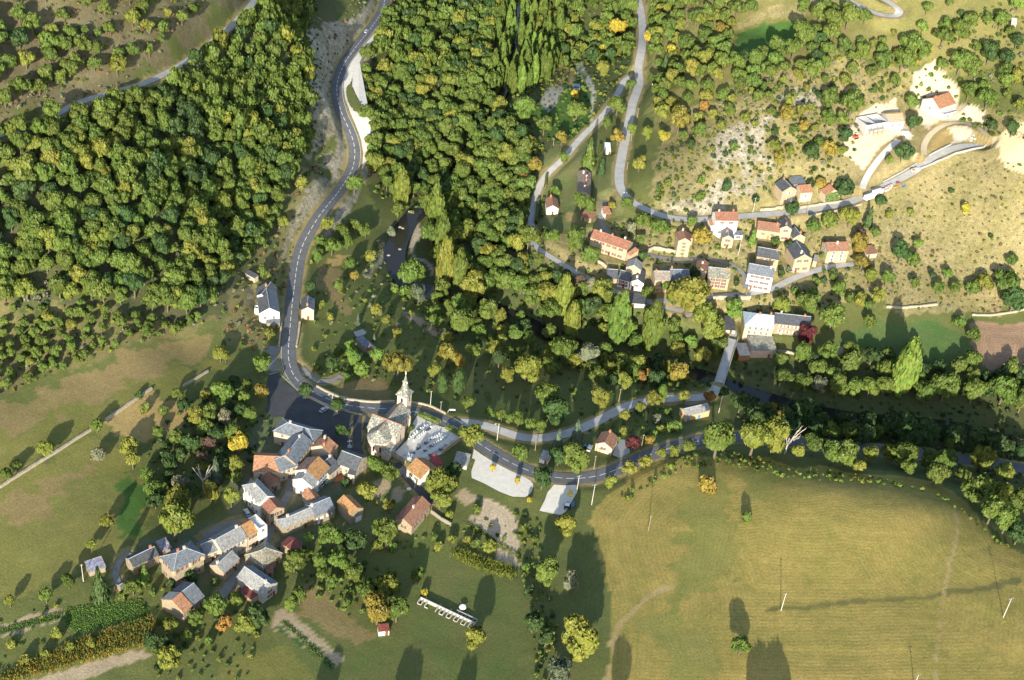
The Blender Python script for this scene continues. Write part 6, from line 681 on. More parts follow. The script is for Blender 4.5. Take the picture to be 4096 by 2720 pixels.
CHPAD = dict(x=-49.8, y=419.0, z=.25, rot=R(69.3), w=29.0, d=13.5, h=0); CHPAD['x'] = -47.65+11.2*math.cos(R(69.3))+6.7*math.sin(R(69.3)); CHPAD['y'] = 410.75+11.2*math.sin(R(69.3))-6.7*math.cos(R(69.3))
for b in BLD+[CHPAD]:     # level pads under the houses and the church
    c, s_ = math.cos(b['rot']), math.sin(b['rot']); lx = (GX-b['x'])*c+(GY-b['y'])*s_; ly = -(GX-b['x'])*s_+(GY-b['y'])*c
    d = np.maximum(np.maximum(np.abs(lx)-b['w']/2, np.abs(ly-b['d']/2)-b['d']/2), 0); k = (1-sm((d-.4)/3.0))*(RDIST > .6)
    TZ = TZ*(1-.75*k) + .75*k*np.clip(b['z'], TZ-2.5, TZ+1.5)
GND = Ground(AX, AY, TZ)
def gz(x, y): return float(GND(x, y))
# zone: first colour, second colour, rockiness, row marks
ZT = dict(wood=((.105,.10,.055),(.07,.085,.032),.1,0), scrub=((.20,.16,.075),(.125,.13,.045),.1,0), heath=((.17,.145,.085),(.12,.105,.05),.3,0), brownfield=((.235,.17,.08),(.165,.14,.055),0,.35), field=((.175,.16,.05),(.125,.13,.035),0,.25), field2=((.18,.165,.05),(.13,.135,.04),0,.3),
 drygrass=((.36,.255,.10),(.24,.18,.075),0,0), lush=((.07,.14,.03),(.055,.105,.025),0,0), crop=((.045,.12,.028),(.035,.085,.022),0,0), dirt=((.37,.295,.19),(.29,.225,.14),0,.2), straw=((.23,.18,.06),(.14,.14,.045),0,.3), undergrowth=((.06,.085,.026),(.10,.10,.042),0,0), gravel=((.45,.42,.35),(.36,.34,.28),0,0), court=((.30,.28,.25),(.26,.245,.215),0,0),
 meadow=((.12,.135,.042),(.09,.105,.032),0,0), meadow2=((.085,.12,.032),(.13,.125,.045),0,0), meadow3=((.17,.155,.045),(.12,.13,.035),0,0), shore=((.40,.35,.26),(.28,.25,.19),.5,0), tan=((.30,.245,.125),(.175,.16,.06),.5,0), hillgreen=((.22,.19,.075),(.14,.145,.045),.1,0), garden=((.10,.14,.04),(.17,.155,.07),0,0), bare=((.55,.465,.335),(.46,.385,.27),.2,0), sand=((.62,.50,.30),(.54,.43,.25),0,0),
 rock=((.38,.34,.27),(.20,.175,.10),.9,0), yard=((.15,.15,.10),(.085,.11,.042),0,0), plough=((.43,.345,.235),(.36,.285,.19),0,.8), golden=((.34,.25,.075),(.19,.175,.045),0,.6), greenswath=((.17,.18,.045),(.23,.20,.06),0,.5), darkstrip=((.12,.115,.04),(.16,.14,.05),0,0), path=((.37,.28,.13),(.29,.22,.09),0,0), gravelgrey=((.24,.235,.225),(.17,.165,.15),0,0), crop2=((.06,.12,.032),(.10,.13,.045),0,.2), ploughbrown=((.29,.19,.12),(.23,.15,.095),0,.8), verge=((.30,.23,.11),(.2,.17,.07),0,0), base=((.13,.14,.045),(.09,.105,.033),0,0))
zid = np.zeros(GX.shape, np.int32); names = ['base']+[k for k in ZT if k != 'base']
ca = np.tile(np.array(ZT['base'][0]), GX.shape+(1,)); cb = np.tile(np.array(ZT['base'][1]), GX.shape+(1,)); mk = np.zeros(GX.shape+(3,))
for kind, f, poly in ZN:
    jx = (vnoise(GX,GY,7,11)-.5)*2*f+(vnoise(GX,GY,2.6,12)-.5)*f; jy = (vnoise(GX,GY,7,13)-.5)*2*f+(vnoise(GX,GY,2.6,14)-.5)*f
    px_ = [p[0] for p in poly]; py_ = [p[1] for p in poly]; i0, i1 = np.searchsorted(AX, [min(px_)-9, max(px_)+9]); j0, j1 = np.searchsorted(AY, [min(py_)-9, max(py_)+9])
    sl = (slice(j0,j1), slice(i0,i1)); ins = in_poly((GX+jx)[sl], (GY+jy)[sl], poly); z = ZT[kind]
    ca[sl][ins] = z[0]; cb[sl][ins] = z[1]; mk[sl][ins] = (z[2], z[3], 0)
    if z[3]:
        xs_, ys_ = GX[sl][ins], GY[sl][ins]; dm = np.full(len(xs_), 1e9)
        for (ax_, ay_), (bx_, by_) in zip(poly, poly[1:]+poly[:1]):
            l2 = max((bx_-ax_)**2+(by_-ay_)**2, 1e-6); t_ = np.clip(((xs_-ax_)*(bx_-ax_)+(ys_-ay_)*(by_-ay_))/l2, 0, 1); dm = np.minimum(dm, np.hypot(xs_-ax_-t_*(bx_-ax_), ys_-ay_-t_*(by_-ay_)))
        q_ = mk[sl]; q_[ins, 2] = dm/200.0; mk[sl] = q_
vg = (RDIST < .9+1.5*vnoise(GX,GY,6,21)) & (RDIST < 1e8); ca[vg] = ZT['verge'][0]; cb[vg] = ZT['verge'][1]; mk[vg] = 0
# steep cuts next to the roads show bare rock
gy_, gx_ = np.gradient(TZ, AY, AX); _mr = near_line(AX, AY, [(np.array(ROADS['main_road'][1]), 3.1)], 20)[0]; steep = (np.hypot(gx_, gy_) > 1.0) & (_mr < 18) & (GX < -60); ca[steep] = ZT['rock'][0]; cb[steep] = ZT['rock'][1]; mk[steep] = (1,0,0)
nx, ny = len(AX), len(AY); idx = np.arange(nx*ny).reshape(ny, nx)
quads = np.stack([idx[:-1,:-1], idx[:-1,1:], idx[1:,1:], idx[1:,:-1]], -1).reshape(-1, 4)
gm = bpy.data.materials.new('ground'); gm.use_nodes = True; nt = gm.node_tree; L = nt.links; bs = nt.nodes['Principled BSDF']; bs.inputs['Roughness'].default_value = .95; bs.inputs['Specular IOR Level'].default_value = .1
tc = nd(nt, 'ShaderNodeTexCoord'); A1 = nd(nt, 'ShaderNodeVertexColor', layer_name='tone_a'); A2 = nd(nt, 'ShaderNodeVertexColor', layer_name='tone_b'); A3 = nd(nt, 'ShaderNodeVertexColor', layer_name='marks')
def gnoise(s, d=5, r=.6):
    n = nd(nt, 'ShaderNodeTexNoise'); n.inputs['Scale'].default_value = s; n.inputs['Detail'].default_value = d; n.inputs['Roughness'].default_value = r; L.new(tc.outputs['Object'], n.inputs['Vector']); return n.outputs['Fac']
def ramp(v, a, b):
    mr = nd(nt, 'ShaderNodeMapRange'); mr.inputs['From Min'].default_value = a; mr.inputs['From Max'].default_value = b; L.new(v, mr.inputs['Value']); return mr.outputs[0]
def math_(op, a, b):
    n = nd(nt, 'ShaderNodeMath', operation=op)
    for i, x in enumerate((a, b)):
        if isinstance(x, (int, float)): n.inputs[i].default_value = x
        else: L.new(x, n.inputs[i])
    return n.outputs[0]
patch = ramp(math_('ADD', math_('MULTIPLY', gnoise(.05, 4), .6), math_('MULTIPLY', gnoise(.45, 8, .72), .55)), .42, .74)
mx = nd(nt, 'ShaderNodeMix', data_type='RGBA'); L.new(patch, mx.inputs['Factor']); L.new(A2.outputs[0], mx.inputs['A']); L.new(A1.outputs[0], mx.inputs['B'])
fine = ramp(gnoise(1.6, 6, .8), .25, .75); fm = nd(nt, 'ShaderNodeMapRange'); fm.inputs['To Min'].default_value = .55; fm.inputs['To Max'].default_value = 1.42; L.new(fine, fm.inputs['Value'])
sepm = nd(nt, 'ShaderNodeSeparateColor'); L.new(A3.outputs[0], sepm.inputs[0])
rowc = math_('ADD', math_('MULTIPLY', sepm.outputs[2], 200.0), math_('MULTIPLY', gnoise(.06, 3), 3.0))
wave = math_('MULTIPLY', math_('SINE', math_('MULTIPLY', rowc, 4.0), 0.0), math_('ADD', gnoise(.22, 4), -.1))
wave2 = math_('MULTIPLY', math_('SINE', math_('MULTIPLY', rowc, 1.1), 0.0), math_('ADD', gnoise(.10, 4), -.2))
rows = math_('MULTIPLY', math_('ADD', wave, wave2), math_('MULTIPLY', sepm.outputs[1], .17))
crack = math_('MULTIPLY', math_('SUBTRACT', ramp(math_('ADD', math_('MULTIPLY', gnoise(.35, 8, .75), .5), math_('MULTIPLY', gnoise(1.3, 8, .8), .5)), .42, .58), .5), math_('MULTIPLY', sepm.outputs[0], .95))
val = math_('MULTIPLY', fm.outputs[0], math_('ADD', math_('ADD', 1.0, rows), crack))
mul = nd(nt, 'ShaderNodeVectorMath', operation='SCALE'); L.new(mx.outputs['Result'], mul.inputs[0]); L.new(val, mul.inputs['Scale']); L.new(mul.outputs[0], bs.inputs['Base Color'])
bp = nd(nt, 'ShaderNodeBump'); bp.inputs['Strength'].default_value = .55; bp.inputs['Distance'].default_value = .35; L.new(math_('ADD', math_('ADD', gnoise(1.1, 6, .75), math_('MULTIPLY', rows, 1.2)), crack), bp.inputs['Height']); L.new(bp.outputs[0], bs.inputs['Normal'])
V = np.stack([GX.ravel(), GY.ravel(), TZ.ravel()], 1)
gme = raw_mesh('terrain', V, quads, [gm], dict(tone_a=ca.reshape(-1,3), tone_b=cb.reshape(-1,3), marks=mk.reshape(-1,3)))
gme.polygons.foreach_set('use_smooth', np.ones(len(quads), bool))
tag(link('terrain', gme), 'valley ground of fields, wood floor, dry grass and rock', kind='structure')
# ---------------------------------------------------------------- water
wm = bpy.data.materials.new('river_water'); wm.use_nodes = True; b = wm.node_tree.nodes['Principled BSDF']; b.inputs['Base Color'].default_value = (.022,.022,.02,1); b.inputs['Roughness'].default_value = .08; b.inputs['IOR'].default_value = 1.33
n = nd(wm.node_tree, 'ShaderNodeTexNoise'); n.inputs['Scale'].default_value = 1.4; n.inputs['Detail'].default_value = 4; q = nd(wm.node_tree, 'ShaderNodeBump'); q.inputs['Strength'].default_value = .25; q.inputs['Distance'].default_value = .1
t_ = nd(wm.node_tree, 'ShaderNodeTexCoord'); wm.node_tree.links.new(t_.outputs['Object'], n.inputs['Vector']); wm.node_tree.links.new(n.outputs['Fac'], q.inputs['Height']); wm.node_tree.links.new(q.outputs[0], b.inputs['Normal']); MATS['river_water'] = wm
def strip(pl, offs, dz=0.0, follow=True):
    """cross sections of a polyline at sideways offsets"""
    pl = np.asarray(pl, float); t = np.gradient(pl[:,:2], axis=0); t /= np.maximum(np.linalg.norm(t, axis=1), 1e-6)[:,None]; nrm = np.c_[-t[:,1], t[:,0]]
    V = np.stack([np.c_[pl[:,:2]+nrm*o, pl[:,2]+dz] for o in offs], 1); k = len(offs); n = len(pl)
    Q = [(i*k+j, i*k+j+1, (i+1)*k+j+1, (i+1)*k+j) for i in range(n-1) for j in range(k-1)]
    return V.reshape(-1,3), Q
riv = resample(np.concatenate([np.array(p) for _, p in RIVER]), 2.0)
V, Q = strip(riv, (5.2, 2.5, 0, -2.5, -5.2)); tag(link('river', raw_mesh('river', V, Q, [wm])), 'dark river winding through the wooded valley', kind='structure')
# ---------------------------------------------------------------- roads
RM = dict(main_road='asphalt_main', bridge_road='asphalt_pale', riverside_lane='asphalt_pale', bridge_lane='asphalt_pale', village_street='asphalt_pale', upper_lane='track_grey', upper_road='asphalt_pale', house_driveway='gravel_white', sandy_track='sandy', hairpin_road='asphalt_pale', forest_road='asphalt_pale', village_lane='asphalt_dark', lower_lane='track_grey', barn_lane='asphalt_dark', farm_track='track_grey', ring_track='track_grey', garden_drive='track_grey')
RL = dict(main_road='main two lane asphalt road winding past church and gravel lay-by')
roads = {}
for i, (k, (hw, p)) in enumerate(ROADS.items()):
    p = resample(np.array(p), 1.6); V, Q = strip(p, (hw, hw*.5, 0, -hw*.5, -hw), .05+.006*i*(k != 'main_road'))
    me = raw_mesh(k, V, Q, [M(RM[k])]); me.polygons.foreach_set('use_smooth', np.ones(len(Q), bool)); roads[k] = tag(link(k, me), RL.get(k), kind='structure')
mr_ = resample(np.array(ROADS['main_road'][1]), .75); s0 = 6
while s0 < len(mr_)-5:
    seg = mr_[s0:s0+5]
    if seg[0][0] < 95: V, Q = strip(seg, (.11,-.11), .075); link('lane_dash', raw_mesh('lane_dash', V, Q, [M('road_paint')]), roads['main_road'])
    s0 += 6
lay = [i for i, p in enumerate(mr_) if 618 < p[1] < 760 and p[0] < -60]; V, Q = strip(mr_[lay[0]:lay[-1]], (2.95, 2.8), .073); link('edge_line', raw_mesh('edge_line', V, Q, [M('road_paint')]), roads['main_road'])
lo = [i for i, p in enumerate(mr_) if p[1] < 470 and p[0] < -60]; V, Q = strip(mr_[lo[0]:lo[-1]], (-2.85,-2.98), .073); link('edge_line', raw_mesh('edge_line', V, Q, [M('road_paint')]), roads['main_road'])
PM = dict(car_park='dark asphalt car park beside the church', gravel_layby='pale gravel lay-by along the main road', gravel_court='pale gravel playing court beside the road', gravel_lot='pale gravel parking lot at the bend', concrete_terrace='concrete terrace beside the tiled bungalow', tile_courtyard='terracotta courtyard between slate wings', concrete_yard='concrete yard round the garden garage', cemetery_ground='grey gravel ground of the cemetery')
for i, (nm, _l, m_, poly) in enumerate(PAVE):
    pp = resample(np.array([(*p, 0) for p in poly]+[(*poly[0], 0)]), 1.5)[:-1]; bm = bmesh.new()
    for x, y, _ in pp:
        if nm in PLANE: w, mx_, my_ = PLANE[nm]; z = w[0]+w[1]*(x-mx_)+w[2]*(y-my_)+.03+.007*i
        else: z = gz(x, y)+.2
        bm.verts.new((x, y, z))
    bm.faces.new(bm.verts); bmesh.ops.triangulate(bm, faces=bm.faces[:]); bmesh.ops.recalc_face_normals(bm, faces=bm.faces)
    if sum(f.normal.z for f in bm.faces) < 0: bmesh.ops.reverse_faces(bm, faces=bm.faces[:])
    me = bpy.data.meshes.new(nm); bm.to_mesh(me); bm.free(); me.materials.append(M(m_)); o = tag(link(nm, me), PM[nm], kind='structure'); roads[nm] = o
w, mx_, my_ = PLANE['car_park']
for l in LINES:
    seg = resample(np.array([(*p, 0) for p in l]), 2); seg[:,2] = [max(gz(p[0],p[1])+.16, w[0]+w[1]*(p[0]-mx_)+w[2]*(p[1]-my_)+.045) for p in seg]; V, Q = strip(seg, (.07,-.07)); link('parking_line', raw_mesh('parking_line', V, Q, [M('road_paint')]), roads['car_park'])
# ---------------------------------------------------------------- houses
def window_mesh(wd, ht):
    m = MB(); m.box(-wd/2-.1, wd/2+.1, -.05, .12, -.12, ht+.1, 0); m.box(-wd/2, wd/2, -.075, -.04, 0, ht, 1); m.box(-.03, .03, -.095, -.06, 0, ht, 2); m.box(-wd/2, wd/2, -.095, -.06, ht*.5-.03, ht*.5+.03, 2)
    return m.mesh('window', ['frame', 'pane', 'white_paint'])
WIN = {}; SHU = {}
def shutter_mesh(c):
    if c not in SHU:
        m = MB(); m.box(-.24, .24, -.05, .02, -.03, 1.23, 0); m.box(-.24, .24, -.07, -.05, .2, .28, 0); m.box(-.24, .24, -.07, -.05, .92, 1.0, 0); SHU[c] = m.mesh('shutter', [SHUT[c]])
    return SHU[c]
def put_windows(root, spec, width, h, place, shut, z0=.9):
    cols, floors = spec; top = h-.75
    if (0, 0) not in WIN: WIN[0, 0] = window_mesh(.9, 1.2)
    for f in range(floors):
        z = z0+(top-1.15-z0)*(f/(floors-1)) if floors > 1 else max(.8, min(top-1.2, h*.45))
        for c in range(cols):
            u = width*((c+.5)/cols-.5)*.86 + ((f*7+c*3) % 5-2)*.06
            loc, rz = place(u, z); o = link('window', WIN[0, 0], root, loc, rz)
            if shut:
                for s in (-1, 1):
                    if cols > 1 or width > 2.6: link('shutter', shutter_mesh(shut), o, (s*.78, -.02, 0))
def gable_roof(w, d, h, rise, hl=0, hr=0, t=.2):
    """slab roof, eave lines along x at y = 0 and y = d; hipped ends where asked"""
    a = min(d*.5, w*.42)*hl; b = min(d*.5, w*.42)*hr
    P = [(-w/2,0,h),(w/2,0,h),(w/2,d,h),(-w/2,d,h),(-w/2+a,d/2,h+rise),(w/2-b,d/2,h+rise)]
    front, back = (0,1,5,4), (2,3,4,5); ends = [(1,2,5),(3,0,4)]
    return P, front, back, ends
def swap(P, w): return [(y-w/2, x+0, z) for x, y, z in P]
def house(b):
    w, d, h, rise, kind = b['w'], b['d'], b['h'], b['rise'], b['kind']
    cat = 'shed' if any(k in b['name'] for k in ('shed','hut','lean_to','shelter','tent','garage','store')) else 'barn' if 'barn' in b['name'] else 'house'
    root = thing(b['name'], b['label'], cat, (b['x'], b['y'], b['z']), b['rot'])
    wall = b['wall']; ins = .28 if min(w, d) > 3 else .12; e = .14; low = -b['low']-1.2
    tile = b['roof'] in ('orange','ochre','red','brown','greybrown','stonered','rust'); rg = 'ridge_tile' if tile else 'ridge_zinc'
    m = MB(); x0, x1, y0, y1 = -w/2+e, w/2-e, ins, d-ins
    if kind == 'front': x0, x1, y0, y1 = -w/2+ins, w/2-ins, e, d-e
    if kind in ('along', 'hip') and not (kind == 'hip'):
        hh = h-.1; pk = h+rise-.28
        la, ra = b.get('hl', 0), b.get('hr', 0)
        if la or ra: m.box(x0 if not la else -w/2+ins, x1 if not ra else w/2-ins, y0, y1, low, hh)
        else:
            m.add([(x,y,z) for x in (x0,x1) for y, z in ((y0,low),(y1,low),(y1,hh),(d/2,pk),(y0,hh))], [(0,1,2,3,4),(5,9,8,7,6),(0,4,9,5),(1,6,7,2),(2,7,8,3),(3,8,9,4),(0,5,6,1)])
        if (la or ra) and not (la and ra):
            xe = x1 if not ra else x0; s = .3 if xe < 0 else -.3
            m.add([(xe,y0,hh),(xe,y1,hh),(xe,d/2,pk),(xe+s,y0,hh),(xe+s,y1,hh),(xe+s,d/2,pk)], [(0,1,2),(3,5,4),(0,2,5,3),(1,4,5,2)])
    elif kind == 'front':
        hh = h-.1; pk = h+rise-.28
        m.add([(x,y,z) for y in (y0,y1) for x, z in ((x0,low),(x1,low),(x1,hh),(0,pk),(x0,hh))], [(0,1,2,3,4),(5,9,8,7,6),(0,4,9,5),(1,6,7,2),(2,7,8,3),(3,8,9,4),(0,5,6,1)])
    elif kind == 'mono':
        m.add([(x,y,z) for x in (x0,x1) for y, z in ((y0,low),(y1,low),(y1,h+rise*.97-.22),(y0,h+rise*.03-.22))], [(0,1,2,3),(4,7,6,5),(0,3,7,4),(1,5,6,2),(3,2,6,7),(0,4,5,1)])
    elif kind == 'hip': m.box(-w/2+ins, w/2-ins, ins, d-ins, low, h-.08)
    elif kind == 'flat': m.box(-w/2, w/2, 0, d, low, h-.35)
    elif kind == 'open': m.box(-w/2, w/2, 0, d, low, h-2.6)
    m.build('wall', wall, root)
    if b['name'] == 'pergola_shelter': pass
    # roof
    if b['roof'] == 'battens':
        sl = math.hypot(d/2, rise)
        for side in (0, 1):
            for i in range(11):
                x = -w/2+.3+(w-.6)*i/10; r = MB(); y = (0, d/2) if side == 0 else (d, d/2)
                r.add([(x-.06,y[0],h),(x+.06,y[0],h),(x+.06,y[1],h+rise),(x-.06,y[1],h+rise),(x-.06,y[0],h+.2),(x+.06,y[0],h+.2),(x+.06,y[1],h+rise+.2),(x-.06,y[1],h+rise+.2)], [(0,1,2,3),(4,7,6,5),(0,4,5,1),(1,5,6,2),(2,6,7,3),(3,7,4,0)]); r.build('rafter', 'timber', root)
            for i in range(6):
                t = (i+.3)/6; y = t*d/2 if side == 0 else d-t*d/2; z = h+rise*t+.2; r = MB(); r.box(-w/2, w/2, y-.09, y+.09, z, z+.1); r.build('batten', 'timber', root)
    elif kind in ('along', 'hip', 'front'):
        W_, D_ = (d, w) if kind == 'front' else (w, d)
        hl, hr = (1, 1) if kind == 'hip' else (b.get('hl', 0), b.get('hr', 0))
        P, fr, bk, ends = gable_roof(W_, D_, h, rise, hl, hr)
        if kind == 'front': P = [(y-w/2, d/2-x, z) for x, y, z in P]
        n = len(P); vs = P+[(x, y, z-.2) for x, y, z in P]; r = MB()
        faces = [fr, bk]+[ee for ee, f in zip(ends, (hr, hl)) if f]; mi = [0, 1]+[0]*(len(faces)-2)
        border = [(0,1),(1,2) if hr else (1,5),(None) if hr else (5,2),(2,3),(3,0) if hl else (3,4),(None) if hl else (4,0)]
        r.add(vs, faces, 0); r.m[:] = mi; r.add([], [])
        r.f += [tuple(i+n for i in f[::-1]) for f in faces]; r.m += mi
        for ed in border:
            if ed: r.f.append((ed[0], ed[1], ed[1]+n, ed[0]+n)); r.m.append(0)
        me = bpy.data.meshes.new('roof'); me.from_pydata(r.v, [], r.f); me.materials.append(M(b['roof'])); me.materials.append(M(b.get('roof2', b['roof']))); me.polygons.foreach_set('material_index', r.m)  # second slope
        bm = bmesh.new(); bm.from_mesh(me); bmesh.ops.recalc_face_normals(bm, faces=bm.faces); bm.to_mesh(me); bm.free()
        ro = link('roof', me, root); a, c = Vector(P[4]), Vector(P[5]); rm = MB()
        rm.cyl(a+Vector((0,0,.02)), c+Vector((0,0,.02)), .13, .13, 6); 
        if hl: rm.cyl(a, P[0], .09, .09, 5); rm.cyl(a, P[3], .09, .09, 5)
        if hr: rm.cyl(c, P[1], .09, .09, 5); rm.cyl(c, P[2], .09, .09, 5)
        rm.build('ridge', rg, ro)
        rnd = random.Random(b['name'])
        for i in range(b.get('ch', 0)):
            t = [.18, .82, .5, .35][i % 4] if b.get('ch', 0) > 1 else rnd.choice([.12, .5, .85]); p = a.lerp(c, t); off = rnd.uniform(-.12, .12)*D_
            cx, cy = (p.x, p.y+off) if kind != 'front' else (p.x+off, p.y); zt = h+rise+.9; cm = 'brick' if rnd.random() < .45 else 'plaster'
            k = MB(); k.box(cx-.38, cx+.38, cy-.3, cy+.3, h+rise*.4, zt); k.box(cx-.46, cx+.46, cy-.38, cy+.38, zt, zt+.12); co = k.build('chimney', cm, root)
            k = MB(); k.cyl((cx-.16,cy,zt+.12),(cx-.16,cy,zt+.45),.12,.10,6); k.cyl((cx+.16,cy,zt+.12),(cx+.16,cy,zt+.45),.12,.10,6); k.build('chimney_pot', 'ridge_tile', co)
    elif kind == 'mono':
        r = MB(); r.add([(-w/2,0,h-.18),(w/2,0,h-.18),(w/2,d,h+rise-.18),(-w/2,d,h+rise-.18),(-w/2,0,h),(w/2,0,h),(w/2,d,h+rise),(-w/2,d,h+rise)], [(0,3,2,1),(4,5,6,7),(0,1,5,4),(1,2,6,5),(2,3,7,6),(3,0,4,7)]); r.build('roof', b['roof'], root)
    elif kind == 'flat':
        r = MB(); r.box(-w/2+.3, w/2-.3, .3, d-.3, h-.34, h-.3); r.build('roof', b['roof'], root); r = MB()
        for q in ((-w/2,w/2,0,.28),(-w/2,w/2,d-.28,d),(-w/2,-w/2+.28,.28,d-.28),(w/2-.28,w/2,.28,d-.28)): r.box(*q, h-.348, h+.35)
        r.build('parapet', wall, root)
    elif kind == 'open':
        for q in ((-w/2,w/2,0,.3),(-w/2,w/2,d-.3,d),(-w/2,-w/2+.3,.3,d-.3),(w/2-.3,w/2,.3,d-.3),(-w*.1,-w*.1+.25,.3,d-.3)):
            r = MB(); r.box(*q, h-2.598, h-.2); r.build('block_wall', 'block', root)
        r = MB(); r.box(-w*.45, w*.25, -2.4, -.02, 1.9, 2.15); r.build('balcony_slab', 'concrete', root)
        for i in range(4): r = MB(); x = -w*.42+i*w*.2; r.box(x-.12, x+.12, -2.3, -2.05, -2.5, 1.9); r.build('prop', 'timber', root)
        r = MB(); r.add([(-w*.5,-2.4,-1.5),(-w*.3,-2.4,-1.5),(-w*.3,-2.4,2.1),(-w*.5,-.1,-1.5),(-w*.3,-.1,-1.5),(-w*.3,-.1,2.1)],[(0,1,2),(3,5,4),(0,2,5,3),(1,4,5,2),(0,3,4,1)]); r.build('ramp_wall', 'concrete', root)
    fy = (e if kind == 'front' else ins) if kind not in ('flat','open') else 0
    sx = w/2-(ins if kind in ('front','hip') else e) if kind not in ('flat','open') else w/2
    sh = b.get('shut')
    if b.get('fw'): put_windows(root, b['fw'], w-1, h, lambda u, z: ((u, fy, z), 0), sh)
    if b.get('lw'): put_windows(root, b['lw'], d-1, h, lambda u, z: ((-sx, d/2+u, z), -math.pi/2), sh)
    if b.get('rw'): put_windows(root, b['rw'], d-1, h, lambda u, z: ((sx, d/2+u, z), math.pi/2), sh)
    elif kind == 'along' and d > 6 and h > 4.2 and not b.get('hr'): put_windows(root, (1, 1), d-1, h, lambda u, z: ((sx, d/2+u, z), math.pi/2), sh)
    if b.get('bigdoor'):
        k = MB(); k.box(w*.12-1.3, w*.12+1.3, fy-.06, fy+.1, -.3, 2.5); k.box(w*.12-.02, w*.12+.02, fy-.08, fy-.05, -.3, 2.5); k.build('garage_door', SHUT[b['bigdoor']], root)
    elif b.get('bluedoors'):
        for x in (-.42*w, .02*w):
            k = MB(); k.box(x, x+1.3, fy-.06, fy+.1, -.2, 2.1); k.box(x+.6, x+.7, fy-.09, fy-.05, -.2, 2.1); k.build('door', 'paint_doorblue', root)
    elif w > 2.6 and (b.get('door') or not b.get('fw') or b['h'] > 4):
        x = (-.33, .3, .05)[len(b['name']) % 3]*w*.8; k = MB(); k.box(x-.5, x+.5, fy-.05, fy+.1, -.5, 1.95); k.box(x-.58, x+.58, fy-.03, fy+.1, 1.95, 2.08); k.build('door', SHUT[sh] if sh else 'brown_paint', root)
    if b.get('turrets'):
        for x, y in ((-w/2+.5,.5),(w/2-.5,.5),(w*.06,.45),(-w/2+.5,d-.5)):
            k = MB(); k.cyl((x,y,h-2.6),(x,y,h-1.9),.25,.95,12); k.cyl((x,y,h-1.9),(x,y,h-.05),.95,.95,12); k.build('turret', wall, root)
    if b.get('ivy'):
        rr = np.random.default_rng(3); n = 700; u = rr.uniform(-w*.46, w*.46, n); z = rr.uniform(0, h-.2+rise*.5, n); keep = z < h-.1+rise*.8*(1-np.abs(u)/(w/2)); u, z = u[keep], z[keep]
        c = np.c_[u, np.full(len(u), fy-.12)+rr.uniform(-.08,.06,len(u)), z]; V, Q = leaf_quads(c, np.tile((0,-1.,.2),(len(u),1)), rr, .22, .38); link('ivy', raw_mesh('ivy', V, Q, [LEAF_ATTR], dict(tint=np.tile(np.array([.10,.17,.035]), (len(V),1)))), root)
    return root
mat('paint_doorblue', (.10,.26,.55))
# ---------------------------------------------------------------- foliage
def leaf_material(name, attr):
    m = bpy.data.materials.new(name); m.use_nodes = True; nt = m.node_tree; L = nt.links; nt.nodes.remove(nt.nodes['Principled BSDF']); out = nt.nodes['Material Output']
    if attr: src = nd(nt, 'ShaderNodeVertexColor', layer_name='tint').outputs[0]
    else: src = nd(nt, 'ShaderNodeObjectInfo').outputs['Color']
    ge = nd(nt, 'ShaderNodeNewGeometry'); no = nd(nt, 'ShaderNodeTexNoise'); no.inputs['Scale'].default_value = .55; no.inputs['Detail'].default_value = 5; no.inputs['Roughness'].default_value = .7; L.new(ge.outputs['Position'], no.inputs['Vector'])
    hs = nd(nt, 'ShaderNodeHueSaturation'); mr = nd(nt, 'ShaderNodeMapRange'); mr.inputs['From Min'].default_value = .3; mr.inputs['From Max'].default_value = .7; mr.inputs['To Min'].default_value = .62; mr.inputs['To Max'].default_value = 1.35; L.new(no.outputs['Fac'], mr.inputs['Value']); L.new(mr.outputs[0], hs.inputs['Value'])
    m2 = nd(nt, 'ShaderNodeMapRange'); m2.inputs['To Min'].default_value = .475; m2.inputs['To Max'].default_value = .52; L.new(ge.outputs['Random Per Island'], m2.inputs['Value']); L.new(m2.outputs[0], hs.inputs['Hue']); L.new(src, hs.inputs['Color'])
    df = nd(nt, 'ShaderNodeBsdfDiffuse'); tr = nd(nt, 'ShaderNodeBsdfTranslucent'); gl = nd(nt, 'ShaderNodeBsdfGlossy'); gl.inputs['Roughness'].default_value = .55; gl.inputs['Color'].default_value = (.5,.5,.5,1)
    mx = nd(nt, 'ShaderNodeMixShader'); mx.inputs[0].default_value = .22; m3 = nd(nt, 'ShaderNodeMixShader'); m3.inputs[0].default_value = .035
    L.new(hs.outputs[0], df.inputs['Color']); L.new(hs.outputs[0], tr.inputs['Color']); L.new(df.outputs[0], mx.inputs[1]); L.new(tr.outputs[0], mx.inputs[2]); L.new(mx.outputs[0], m3.inputs[1]); L.new(gl.outputs[0], m3.inputs[2]); L.new(m3.outputs[0], out.inputs['Surface']); return m
LEAF = leaf_material('leaves', False); LEAF_ATTR = leaf_material('leaves_mixed', True)
TONE = dict(g=(.098,.145,.027), d=(.045,.085,.024), dg=(.045,.085,.024), y=(.165,.185,.032), Y=(.33,.28,.035), yo=(.22,.185,.035), o=(.25,.155,.04), l=(.125,.20,.036), s=(.18,.19,.115), bg=(.10,.135,.08), r=(.10,.022,.022), br=(.115,.075,.055), b=(.20,.125,.06))
